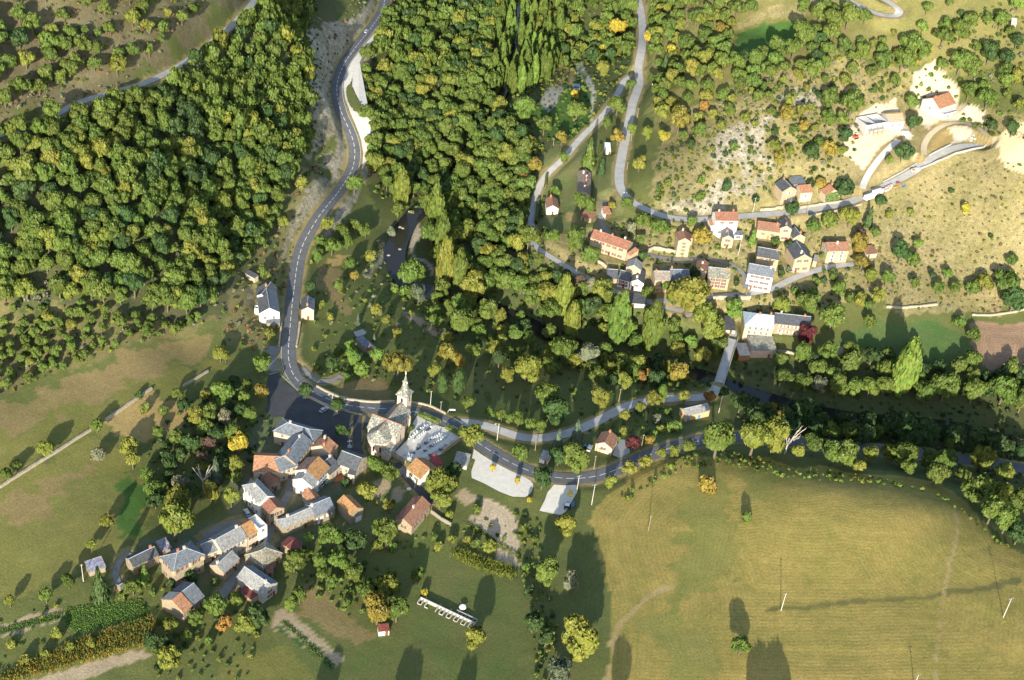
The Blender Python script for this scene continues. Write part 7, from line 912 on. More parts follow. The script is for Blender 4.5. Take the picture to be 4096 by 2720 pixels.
def leaf_quads(C, N, rr, s0, s1):
    """leaf clumps: one small random quad per centre, roughly facing along N"""
    n = len(C); N = N+rr.normal(0, .45, (n,3)); N /= np.linalg.norm(N, axis=1)[:,None]
    T = np.cross(N, rr.normal(0, 1, (n,3))); T /= np.maximum(np.linalg.norm(T, axis=1), 1e-6)[:,None]; B_ = np.cross(N, T); s = rr.uniform(s0, s1, n)[:,None]; k = rr.uniform(.55, 1.0, n)[:,None]
    bend = N*s*.35
    V = np.stack([C-T*s-B_*s*k*.6, C+T*s*.7-B_*s*k-bend, C+T*s+B_*s*k*.6, C-T*s*.7+B_*s*k-bend], 1).reshape(-1,3); return V, np.arange(4*n).reshape(n,4)
def lobes_cloud(lobes, n, rr, inner=.80):
    """points on the outside of a union of spheres"""
    L_ = np.array(lobes); a = L_[:,3]**2; pick = rr.choice(len(L_), int(n*3), p=a/a.sum()); D = rr.normal(0, 1, (len(pick),3)); D /= np.linalg.norm(D, axis=1)[:,None]; D[:,2] += .12
    rad = L_[pick,3]*rr.uniform(.78, 1.08, len(pick)); P = L_[pick,:3]+D*rad[:,None]
    dist = np.linalg.norm(P[:,None,:]-L_[None,:,:3], axis=2); ok = (dist > L_[None,:,3]*inner).all(1); P, D = P[ok], D[ok]; return P[:n], D[:n]
def crown_arrays(sp, seed, n, leaf=1.0):
    rr = np.random.default_rng(seed); lo = []
    if sp in 'bkw':
        if sp == 'k': lo = [(0,0,.6,.62)]+[(.42*math.cos(t),.42*math.sin(t),.6+.12*math.sin(3*t),.5) for t in np.linspace(0,6.28,9)[:-1]]
        else:
            k = int(rr.integers(9, 15))
            for i in range(k):
                t = 2.4*i+rr.uniform(0, .8); q = rr.uniform(.25, .70); z = rr.uniform(-.55, .72); q *= math.sqrt(max(.15, 1-z*z*.75)); lo.append((q*math.cos(t), q*math.sin(t), z, rr.uniform(.26, .44)))
            lo.append((rr.uniform(-.1,.1), rr.uniform(-.1,.1), .45, .42)); lo.append((0, 0, -.05, .5))
        P, D = lobes_cloud(lo, n, rr); P[:,2] = (.60+.40*P[:,2]) if sp != 'k' else (.42+P[:,2]*.48); s = (.055, .10)
    elif sp == 'p':
        for i in range(16):
            z = i/15; q = .40*math.sin(math.pi*min(1, z*.8+.14))*rr.uniform(.5, 1); t = i*2.4; lo.append((q*math.cos(t), q*math.sin(t), .16+.80*z, (.42 if z < .75 else .26)*rr.uniform(.8, 1.1)))
        L_ = np.array(lo); L_[:,2] *= 3.2; P, D = lobes_cloud(L_, n, rr); P[:,2] = np.clip(P[:,2]/3.2, .05, 1.06); s = (.07, .13)
    elif sp == 'c':
        z = rr.uniform(.06, 1, n*2)**.85; ph = (z*9) % 1; rad = (1.02-z)*(1.0-.42*ph); t = rr.uniform(0, 6.283, len(z)); arm = .82+.18*np.cos(t*7+np.floor(z*9)*2.1); rad = rad*arm*rr.uniform(.55, 1.02, len(z)); P = np.c_[rad*np.cos(t), rad*np.sin(t), z-rad*.10]; D = np.c_[np.cos(t), np.sin(t), np.full(len(z), .75)]; P, D = P[:n], D[:n]; s = (.05, .11)
    elif sp == 'y':
        z = rr.uniform(.02, 1, n); t = rr.uniform(0, 6.283, n); rad = np.sqrt(np.maximum(0, 1-((z-.48)/.54)**2))*rr.uniform(.86, 1.03, n); P = np.c_[rad*np.cos(t), rad*np.sin(t), z]; D = np.c_[np.cos(t), np.sin(t), .3*np.ones(n)]; s = (.07, .13)
    elif sp == 'u':
        for i in range(7): t = i*2.4; q = rr.uniform(.1, .6); lo.append((q*math.cos(t), q*math.sin(t), rr.uniform(.25, .6), rr.uniform(.28, .48)))
        P, D = lobes_cloud(lo, n, rr); P[:,2] = np.clip(P[:,2], .02, 1.1)*.95; s = (.09, .17)
    V, Q = leaf_quads(P, D, rr, s[0]*leaf, s[1]*leaf); return V, Q
def trunk_mesh(sp, seed):
    rd = random.Random(seed); m = MB(); top = dict(b=.55, w=.55, k=.45, p=.8, c=.9, y=.5, u=.3, d=.62)[sp]; r = dict(b=.085, w=.085, k=.07, p=.06, c=.06, y=.08, u=.06, d=.075)[sp]
    m.cyl((0,0,-.06), (rd.uniform(-.05,.05), rd.uniform(-.05,.05), top), r, r*.45, 7)
    if sp in 'bwkd':
        for i in range(5 if sp != 'd' else 9):
            t = 2.4*i+rd.uniform(0, 1); q = rd.uniform(.35, .6) if sp != 'd' else rd.uniform(.4, .95); z0 = rd.uniform(.26, .5); z1 = rd.uniform(.55, .8) if sp != 'd' else rd.uniform(.6, 1.0); p = Vector((q*math.cos(t), q*math.sin(t), z1)); m.cyl((0,0,z0), p, r*.5, r*.16, 5)
            if sp == 'd':
                for j in range(5): u = t+rd.uniform(-.9, .9); k = rd.uniform(.3, 1); a = Vector((0,0,z0)).lerp(p, k); m.cyl(a, a+Vector((math.cos(u)*.25, math.sin(u)*.25, rd.uniform(.05,.2))), r*.2, r*.07, 4)
    return m.mesh('trunk', ['deadwood' if sp == 'd' else 'bark'])
NV = dict(b=10, p=4, c=3, y=2, u=5, k=2, w=1); NQ = dict(b=1500, p=1500, c=1500, y=900, u=420, k=1100, w=1300)
CROWN = {}; TRUNK = {}
for sp, k in NV.items():
    for i in range(k):
        V, Q = crown_arrays(sp, 100*ord(sp)+i, NQ[sp]); CROWN[sp, i] = raw_mesh('crown', V, Q, [LEAF]); TRUNK[sp, i] = trunk_mesh(sp, i)
TRUNK['d', 0] = trunk_mesh('d', 5); NV['d'] = 1
SPN = dict(b='tree', p='poplar', c='conifer', y='cypress', u='bush', k='tree', d='tree', w='tree')
ANAME = ['garden_tree','roadside_tree','field_edge_tree','riverside_tree','hedgerow_tree','meadow_tree','grove_tree','village_tree','hillside_tree','lane_tree']
TWORD = dict(g='green', d='dark green', dg='dark green', y='yellow green', Y='bright yellow', yo='autumn yellow', o='orange brown', l='lime green', s='pale silvery', bg='blue green', r='dark red', br='brownish', b='brown')
trd = random.Random(11)
TKIND = {}
def plant(x, y, h, r, sp, tone, area, label=None, name=None):
    i = trd.randrange(NV[sp]); nm = name or dict(b='tree', p='poplar_tree', c='conifer', y='cypress', u='bush', k='clipped_tree', d='dead_tree', w='weeping_tree')[sp]
    if sp == 'b' and not name: nm = ANAME[area % len(ANAME)]
    lab = label or '%s %s %s' % (TWORD[tone], dict(b='broadleaf tree', p='poplar', c='conifer', y='cypress', u='bush', k='clipped tree', d='bare tree', w='weeping tree')[sp], AREAS[area])
    root = thing(nm, lab, 'bush' if sp == 'u' else 'tree', (x, y, gz(x, y)-.05), trd.uniform(0, 6.28), None if label else nm.replace('_', ' ')+'s '+AREAS[area])
    t = link('trunk', TRUNK[sp, i], root); t.scale = (r, r, h)
    if sp != 'd':
        c = link('crown', CROWN[sp, i], root); c.scale = (r*trd.uniform(.94,1.08), r*trd.uniform(.94,1.08), h*trd.uniform(.95,1.05)); v = trd.uniform(.82, 1.2); g = trd.uniform(.9, 1.12); k = TONE[tone]; c.color = (k[0]*v*g, k[1]*v, k[2]*v, 1)
    return root
EXCL = [(b['x']-math.sin(b['rot'])*b['d']/2, b['y']+math.cos(b['rot'])*b['d']/2, max(b['w'], b['d'])*.55) for b in BLD+[CHPAD]]
RIVG = near_line(AX, AY, [(np.array(p), hw) for hw, p in RIVER], 14)[0]
RG = Ground(AX, AY, np.minimum(RDIST, 50)); VG = Ground(AX, AY, np.minimum(RIVG, 50))
def scatter(poly, sp_, seed, clear, taken=(), river=2.0, k=.62):
    rd = random.Random(seed); xs = [p[0] for p in poly]; ys = [p[1] for p in poly]; x0, x1, y0, y1 = min(xs), max(xs), min(ys), max(ys); n = int((x1-x0)*(y1-y0)/(sp_*sp_)*2.4)
    C = np.array([(rd.uniform(x0, x1), rd.uniform(y0, y1)) for _ in range(n)]); ok = in_poly(C[:,0], C[:,1], poly) & (RG(C[:,0], C[:,1]) > clear) & (VG(C[:,0], C[:,1]) > river)
    for q in PAVE: ok &= ~in_poly(C[:,0], C[:,1], q[3])
    C = C[ok]; out = []; cell = {}
    for x, y, r in list(taken): cell.setdefault((int(x//8), int(y//8)), []).append((x, y, r))
    for x, y in C:
        if any((x-e[0])**2+(y-e[1])**2 < (e[2]+1.2)**2 for e in EXCL): continue
        i, j = int(x//8), int(y//8); bad = False
        for a in (-1,0,1):
            for b_ in (-1,0,1):
                for q in cell.get((i+a, j+b_), ()):
                    if (q[0]-x)**2+(q[1]-y)**2 < (k*(q[2]+sp_*.5))**2 if q[2] > 0 else (q[0]-x)**2+(q[1]-y)**2 < (sp_*.8)**2: bad = True; break
        if bad: continue
        cell.setdefault((i, j), []).append((x, y, -1)); out.append((float(x), float(y)))
    return out
for t in TR: plant(t[0], t[1], t[2], t[3], t[4], t[5], t[6], t[7] if len(t) > 7 else None)
taken = [(t[0], t[1], t[3]) for t in TR]
fill_rd = random.Random(5); woods = {}; rest = []
for fi, (poly, sp_, r0_, r1_, mix, area, tones) in enumerate(FILL):
    for x, y in scatter(poly, sp_, 40+fi, 1.8, taken, .2):
        r = fill_rd.uniform(r0_, r1_); s = mix; tone = fill_rd.choice(tones); tone = {'d': 'dg'}.get(tone, tone)
        h = r*2*(dict(b=.95, p=2.3)[s])*fill_rd.uniform(.9, 1.15)+.8; woods.setdefault(area, []).append((x, y, h, r, s, tone)); taken.append((x, y, r))
WN = {'in the dense oak wood':'oak_tree', 'in the scrubby strip':'scrub_tree', 'on the heath':'heath_tree', 'in the riverside woodland':'valley_tree', 'on the wooded upper':'upland_tree', 'scattered over the rocky':'rockside_tree'}
for area, L_ in woods.items():
    L_.sort(key=lambda q: math.hypot(q[0], q[1])); nm = next((v for k, v in WN.items() if AREAS[area].startswith(k)), None)
    for q in L_[:290]: plant(*q, area, name=nm if q[4] == 'b' else None)
    rest += L_[290:]
def bulk(name, items, sp, nq, leaf, label, variants=6):
    """many plants too alike and too many to count, as one object"""
    protos = [crown_arrays(sp, 900+i, nq, leaf) for i in range(variants)]; Vs, Qs, Cs, o = [], [], [], 0; rd = np.random.default_rng(len(items))
    X = np.array([i[0] for i in items]); Y = np.array([i[1] for i in items]); ZZ = GND(X, Y)
    for (x, y, h, r, tone), z in zip(items, ZZ):
        V, Q = protos[rd.integers(variants)]; a = rd.uniform(0, 6.28); c, s = math.cos(a), math.sin(a); W_ = np.c_[(V[:,0]*c-V[:,1]*s)*r+x, (V[:,0]*s+V[:,1]*c)*r+y, V[:,2]*h+z-.05]
        Vs.append(W_); Qs.append(Q+o); o += len(V); k = np.array(TONE[tone])*rd.uniform(.8, 1.2); Cs.append(np.tile(k, (len(V),1)))
    return tag(link(name, raw_mesh(name, np.concatenate(Vs), np.concatenate(Qs), [LEAF_ATTR], dict(tint=np.concatenate(Cs)))), label, kind='stuff')
if rest: tag(bulk('woodland', [(q[0], q[1], q[2], q[3], q[5]) for q in rest], 'b', 420, 1.7, 'farther trees of the woods merging into one canopy'), cat='wood')
sc_items = []
for si, (poly, sp_, r0_, r1_, tones) in enumerate(SCR):
    for x, y in scatter(poly, sp_, 300+si, .5, (), .3):
        r = fill_rd.uniform(r0_, r1_)*fill_rd.choice((.7, 1, 1, 1.3)); sc_items.append((x, y, r*fill_rd.uniform(.8, 1.5), r, fill_rd.choice(tones)))
tag(bulk('scrub', sc_items, 'u', 56, 1.9, 'low scrub and brambles covering banks and hillsides'), cat='scrub')
print('TREES', len(TR), {AREAS[k]: len(v) for k, v in woods.items()}, 'rest', len(rest), 'scrub', len(sc_items))
for ci, (nm, hh, sp_, poly) in enumerate(CROP):
    pts = scatter(poly, .55 if hh < 1 else .62, 700+ci, -9, (), -9); tn = dict(maize='y', beet='l', vine='y', bedplants='g')[nm]
    if nm == 'maize' and ci == 1: tn = 'yo'
    it = [(x, y, hh*fill_rd.uniform(.75, 1.1), .38, tn if fill_rd.random() < .7 else 'g') for x, y in pts]
    lab = ['standing maize in the narrow field below the ploughed plot', 'yellowing maize strip beside the dirt track', 'dense green beet plants in the garden field', 'row of vines along the ploughed plot', 'vegetables in the beds of the kitchen garden', 'vegetables in the long bed beside the farm path'][ci]
    if it: tag(bulk(nm, it, 'y' if hh > 1 else 'u', 16, 2.6, lab, 4), cat='crop')
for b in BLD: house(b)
# ---------------------------------------------------------------- church
mat('church_wall', (.58,.45,.34), (.49,.375,.28), .5, .9, .15); mat('louvre', (.10,.09,.08))
CH_X, CH_Y, CH_R, CH_Z = -47.65, 410.75, R(69.3), .3
church = thing('church', 'village church with round apse, transepts and square tower under a slate spire', 'church', (CH_X, CH_Y, CH_Z), CH_R)
def arch_window(parent, x, y, z, wd, ht, rz):
    m = MB(); n = 7; pr = [(-wd/2,0),(wd/2,0)]+[(wd/2*math.cos(t), ht-wd/2+wd/2*math.sin(t)) for t in np.linspace(0, math.pi, n)]; big = [(p[0]*1.35, -.15+(p[1]+.1)*1.06) for p in pr]
    m.extrude_y(big, -.06, .1, 0); m.extrude_y(pr, -.10, -.03, 1); return m.build('arched_window', ['frame', 'pane'], parent, (x,y,z), rz)
def solid(faces_pts, name, mats, parent):
    m = MB()
    for pts, mi in faces_pts: m.add(pts, [tuple(range(len(pts)))], mi)
    return m.build(name, mats, parent)
m = MB(); m.box(12.0, 21.2, -3.55, 3.55, -1.6, 6.95); m.build('nave_wall', 'church_wall', church)
m = MB(); e = 6.1; m.add([(x,y,z) for y in (-e, e) for x, z in ((4.7,-1.6),(12.3,-1.6),(12.3,6.9),(8.5,10.7),(4.7,6.9))], [(0,1,2,3,4),(5,9,8,7,6),(0,4,9,5),(1,6,7,2),(2,7,8,3),(3,8,9,4),(0,5,6,1)]); tw = m.build('transept_wall', 'church_wall', church)
m = MB(); n = 20; arc = [(2.6-4.25*math.cos(t), 4.25*math.sin(t)) for t in np.linspace(-math.pi/2, math.pi/2, n)]; m.prism(arc+[(5.4,4.25),(5.4,-4.25)], -1.8, 6.9); ap = m.build('apse_wall', 'church_wall', church)
m = MB(); P_, f1, f2, en = gable_roof(13.4, 8.0, 7.0, 4.0); off = lambda p: (p[0]+8.1+6.7, p[1]-4.0, p[2]); P2 = [off(p) for p in P_]; m.add(P2+[(x,y,z-.22) for x,y,z in P2], [f1, f2, tuple(i+6 for i in f1[::-1]), tuple(i+6 for i in f2[::-1]), (0,1,7,6),(2,3,9,8),(1,5,11,7),(5,2,8,11),(3,4,10,9),(4,0,6,10)]); nr = m.build('nave_roof', 'church_slate', church)
m = MB(); m.cyl((1.4,0,10.75),(20.4,0,11.04),.16,.16,6); m.build('ridge', 'ridge_tile', nr)
m = MB(); P_, f1, f2, en = gable_roof(12.9, 8.4, 6.95, 4.0); P2 = [(p[1]+4.3, -p[0], p[2]) for p in P_]; m.add(P2+[(x,y,z-.22) for x,y,z in P2], [f1, f2, tuple(i+6 for i in f1[::-1]), tuple(i+6 for i in f2[::-1]), (0,1,7,6),(2,3,9,8),(1,5,11,7),(5,2,8,11),(3,4,10,9),(4,0,6,10)]); tr_ = m.build('transept_roof', 'church_slate', church)
m = MB(); m.cyl((8.5,-6.4,10.97),(8.5,6.4,10.97),.16,.16,6); m.build('ridge', 'ridge_tile', tr_)
m = MB(); arc = [(2.6-4.75*math.cos(t), 4.75*math.sin(t), 6.85) for t in np.linspace(-math.pi/2, math.pi/2, n)]; V0 = arc+[(1.6,0,10.75),(8.5,4.75,6.85),(8.5,0,10.8),(8.5,-4.75,6.85)]; k = len(arc); fs = [(i, i+1, k) for i in range(k-1)]+[(k-1, k+1, k+2, k),(0, k, k+2, k+3)]
V1 = [(x,y,z-.2) for x,y,z in V0]; K = len(V0); m.add(V0+V1, fs+[tuple(i+K for i in f[::-1]) for f in fs]+[(i+1, i, i+K, i+1+K) for i in range(k-1)]); m.build('apse_roof', 'church_slate', church)
m = MB(); m.box(20.9, 25.1, -2.0, 2.2, -1.8, 13.8); tower = m.build('tower', 'church_wall', church)
m = MB(); m.box(20.75, 25.25, -2.15, 2.35, 13.45, 13.9); m.build('cornice', 'church_wall', tower)
m = MB(); cx, cy = 23.0, .1
ring = lambda h_, z: [(cx+sx*h_, cy+sy*h_, z) for sx, sy in ((-1,-1),(1,-1),(1,1),(-1,1))]
def octo(r_, z): return [(cx+r_*math.cos(t), cy+r_*math.sin(t), z) for t in (math.pi/8+math.pi/4*i-math.pi for i in range(8))]
vs = ring(2.75, 13.9)+octo(1.55, 16.2)+[(cx, cy, 23.6)]; fs = [(0,1,2,3)]
fs += [(4+i, 4+(i+1)%8, 12) for i in range(8)]
fs += [(0,4,5),(0,5,6),(0,6,1),(1,6,7),(1,7,8),(1,8,2),(2,8,9),(2,9,10),(2,10,3),(3,10,11),(3,11,4),(3,4,0)]
m.add(vs, fs); spire = m.build('spire', 'church_slate', church)
for t in range(4):
    a = t*math.pi/2; m = MB(); m.box(-.28,.28,-.95,-.3,18.6,19.3); m.add([(-.4,-1.05,19.3),(.4,-1.05,19.3),(0,-1.05,19.8),(-.4,-.2,19.3),(.4,-.2,19.3),(0,-.2,19.8)],[(0,1,2),(3,5,4),(0,2,5,3),(1,4,5,2),(0,3,4,1)]); m.build('spire_dormer', 'plaster', spire, (cx, cy, 0), a)
m = MB(); m.cyl((cx,cy,23.4),(cx,cy,24.9),.14,.09,6); m.cyl((cx,cy,23.5),(cx,cy,23.9),.32,.2,8); m.box(cx-.5,cx+.5,cy-.08,cy+.08,24.3,24.45); m.build('finial_cross', 'white_paint', spire)
for rz, (x, y) in ((0,(cx,-2.0)),(math.pi,(cx,2.2)),(-math.pi/2,(20.9,cy)),(math.pi/2,(25.1,cy))): arch_window(tower, x, y, 10.6, .9, 2.1, rz)
m = MB(); m.add([(x,y,z) for x in (-1.7,4.4) for y, z in ((-6.6,-1.8),(-3.6,-1.8),(-3.6,4.6),(-6.6,3.0))], [(0,1,2,3),(4,7,6,5),(0,3,7,4),(1,5,6,2),(3,2,6,7),(0,4,5,1)]); sa = m.build('sacristy_wall', 'church_wall', church)
m = MB(); m.add([(x,y,z+dz) for dz in (0,-.2) for x in (-2.0,4.68) for y, z in ((-6.95,3.05),(-3.7,4.85))], [(0,2,3,1),(4,5,7,6),(0,1,5,4),(2,6,7,3),(0,4,6,2),(1,3,7,5)]); m.build('sacristy_roof', 'church_slate', church)
for t in (-.62, 0, .62): arch_window(ap, 2.6-4.25*math.cos(t), 4.25*math.sin(t), 2.2, .62, 2.6, math.atan2(math.sin(t), -math.cos(t))+math.pi/2)
arch_window(tw, 8.5, -6.1, 2.6, .7, 3.2, 0); arch_window(tw, 8.5, 6.1, 2.6, .7, 3.2, math.pi); arch_window(tw, 8.5, -6.1, 8.2, .4, .9, 0)
for x in (14.4, 18.2): arch_window(church, x, -3.55, 2.4, .7, 2.8, 0); arch_window(church, x, 3.55, 2.4, .7, 2.8, math.pi)
for x, y in ((20.6,-4.3),(20.6,3.55),(16.4,-4.3)):
    m = MB(); m.add([(x-.35,y,-1.6),(x+.35,y,-1.6),(x+.35,y+.75,-1.6),(x-.35,y+.75,-1.6),(x-.35,y,5.0),(x+.35,y,5.0),(x+.35,y+.75,5.8),(x-.35,y+.75,5.8)], [(0,3,2,1),(4,5,6,7),(0,1,5,4),(1,2,6,5),(2,3,7,6),(3,0,4,7)]); m.build('buttress', 'church_wall', church)
# ---------------------------------------------------------------- graves, cross, walls, poles
gv = random.Random(2)
for i, (x, y, a) in enumerate(GR):
    dark = gv.random() < .18; mk_ = 'granite_dark' if dark else ('marble' if gv.random() < .3 else 'granite'); hs = gv.uniform(.25, .45); hh = gv.uniform(.8, 1.5)
    g = thing('grave', ('dark polished' if dark else 'pale marble' if mk_ == 'marble' else 'grey granite')+' grave with headstone in the cemetery rows', 'grave', (x+gv.uniform(-.15,.15), y+gv.uniform(-.15,.15), gz(x, y)+.05), a+math.pi/2+gv.uniform(-.06,.06), 'graves in the cemetery beside the church')
    m = MB(); m.box(-.5,.5,-1.0,1.0,-.1,hs); m.box(-.4,.4,-.9,.75,hs,hs+.07); m.build('slab', mk_, g)
    m = MB(); w_ = gv.uniform(.35,.48); m.extrude_y([(-w_,hs*.5),(w_,hs*.5),(w_,hh*.8),(w_*.5,hh),(-w_*.5,hh),(-w_,hh*.8)], .8, .96)
    if gv.random() < .4: m.box(-.05,.05,.84,.92,hh*.9,hh+.55); m.box(-.22,.22,.84,.92,hh+.22,hh+.32)
    m.build('headstone', mk_, g)
x, y, z = POI['cross']; cr_ = thing('stone_cross', 'white stone wayside cross on a stepped base in front of the apse', 'cross', (x, y, gz(x,y)), R(20))
m = MB(); m.box(-.8,.8,-.8,.8,-.3,.3); m.box(-.55,.55,-.55,.55,.3,.8); m.build('base', 'granite', cr_); m = MB(); m.box(-.14,.14,-.12,.12,.8,3.9); m.box(-.85,.85,-.11,.11,2.9,3.2); m.build('cross_shaft', 'marble', cr_)
for nm, lab, pts, h, t, mt in WALLS:
    p = resample(np.array([(*q, 0) for q in pts]), 1.4); p[:,2] = [gz(q[0], q[1]) for q in p]; hedge = mt == 'hedge'
    if not hedge:
        n_ = len(p); V, Q = strip(p, (t/2, t/2, -t/2, -t/2)); V = V.reshape(n_, 4, 3); wr = np.random.default_rng(len(lab)); top = h*(1+wr.uniform(-.10,.10,n_)); V[:,0,2] -= 1.2; V[:,3,2] -= 1.2; V[:,1,2] += top; V[:,2,2] += top; V = V.reshape(-1,3)
        mb = MB(); mb.add([tuple(v) for v in V], Q+[(0,1,2,3), tuple((n_-1)*4+i for i in (3,2,1,0))]); root = thing(nm, lab, 'wall', tuple(p[0])); ob = mb.build('masonry', mt, root, tuple(-c for c in p[0]))
        cb_ = MB(); V2, Q2 = strip(p, (t/2+.05, -t/2-.05)); V2 = V2.reshape(n_,2,3); V2[:,:,2] += top[:,None]+.01; V3 = V2.copy(); V3[:,:,2] += .09; allv = np.concatenate([V2.reshape(-1,3), V3.reshape(-1,3)]); K = n_*2
        cb_.add([tuple(v) for v in allv], [tuple(i+K for i in q_) for q_ in Q2]+[(2*i, 2*i+2, 2*i+2+K, 2*i+K) for i in range(n_-1)]+[(2*i+1, 2*i+1+K, 2*i+3+K, 2*i+3) for i in range(n_-1)]); cb_.build('coping', 'paleston' if mt != 'concrete' else 'concrete', root, tuple(-c for c in p[0]))
    else:
        rr = np.random.default_rng(len(lab)); C, N = [], []
        for a_, b_ in zip(p[:-1], p[1:]):
            d = (b_-a_); ln = np.linalg.norm(d[:2]); dx = d/ln; nr_ = np.array([-dx[1], dx[0], 0]); k = int(ln*70*(h+t)/3)
            u = rr.uniform(0, 1, k); face = rr.choice(3, k, p=(.36,.36,.28)); s = np.where(face == 0, t/2, np.where(face == 1, -t/2, rr.uniform(-t/2, t/2, k))); zz = np.where(face == 2, h, rr.uniform(0, h, k)); C.append(a_+d*u[:,None]+nr_*s[:,None]+np.c_[np.zeros(k), np.zeros(k), zz]+rr.normal(0,.05,(k,3))); N.append(np.where((face == 2)[:,None], np.array([0,0,1.]), nr_*np.sign(s)[:,None]))
        V, Q = leaf_quads(np.concatenate(C), np.concatenate(N), rr, .13, .26); root = thing(nm, lab, 'hedge', tuple(p[0])); me = raw_mesh('foliage', V-p[0], Q, [LEAF_ATTR], dict(tint=np.tile(np.array([.135,.21,.035] if nm == 'clipped_hedge' else [.11,.155,.035]), (len(V),1)))); link('foliage', me, root)
        core = MB()
        V, Q = strip(p, (t/2-.15, t/2-.15, -t/2+.15, -t/2+.15)); V = V.reshape(len(p),4,3); V[:,1,2] += h-.15; V[:,2,2] += h-.15; V[:,0,2] -= .3; V[:,3,2] -= .3; core.add([tuple(v) for v in V.reshape(-1,3)-p[0]], Q); core.build('stems', 'bark', root)
PLAB = ['concrete utility pole at the meadow edge right of the spire','short pole beside the road signs','street lamp on a pale pole beside the cemetery road','lamp post at the clipped trees of the car park','concrete pole with crossarm at the gravel lot','tall concrete pole with crossarm at the corner of the big field','pole below the tiled bungalow on the road verge','pole beside the dark red tree','pole at the meadow above the bridge road','pole beside the pump house','pole at the fork of the bridge road','pole beside the red farmhouse','pole above the big white house on the upper road','pole in the terraces behind the small slate house','pole on the street below the large white house','pole at the bend of the upper road','pole at the riverside lane corner','street lamp on the inner bend of the upper road','pole beside the teal car','pole at the junction of the upper lane','pole on the verge above the spruce','pole on the verge beside the white tent','pole among the yellow trees by the lane','pole in the riverside wood below the lane','concrete pole with crossarm standing alone in the big field','concrete pole with crossarm at the lower edge of the big field','small pole at the dark strip of the big field','pole on the meadow left of the dark conifer','pole in the meadow behind the bare tree','pole on the golden field near the gravel lot']
for (x, y, h, arm, lamp), lab in zip(POLES, PLAB):
    p = thing('street_lamp' if lamp else 'utility_pole', lab, 'lamp post' if lamp else 'pole', (x, y, gz(x,y)), R(30)); m = MB(); m.cyl((0,0,-.5),(0,0,h),.17,.10,8); m.build('shaft', 'pole_concrete' if (arm or h > 8) else 'pole_wood' if not lamp else 'pole_concrete', p)
    if lamp: m = MB(); m.cyl((0,0,h-.1),(-1.3,0,h+.25),.05,.05,6); m.build('arm', 'metal', p); m = MB(); m.box(-1.9,-1.2,-.14,.14,h+.17,h+.33); m.build('lamp_head', 'lamp_glass', p)
    else:
        m = MB(); w_ = .95 if arm else .45; m.box(-w_,w_,-.07,.07,h-.55,h-.42); 
        if arm: m.box(-.07,.07,-.8,.8,h-1.1,h-.98)
        c_ = m.build('crossarm', 'metal', p)
        for s in (-w_*.9, 0, w_*.9): m = MB(); m.cyl((s,0,h-.42),(s,0,h-.2),.05,.04,6); m.build('insulator', 'lamp_glass', c_)
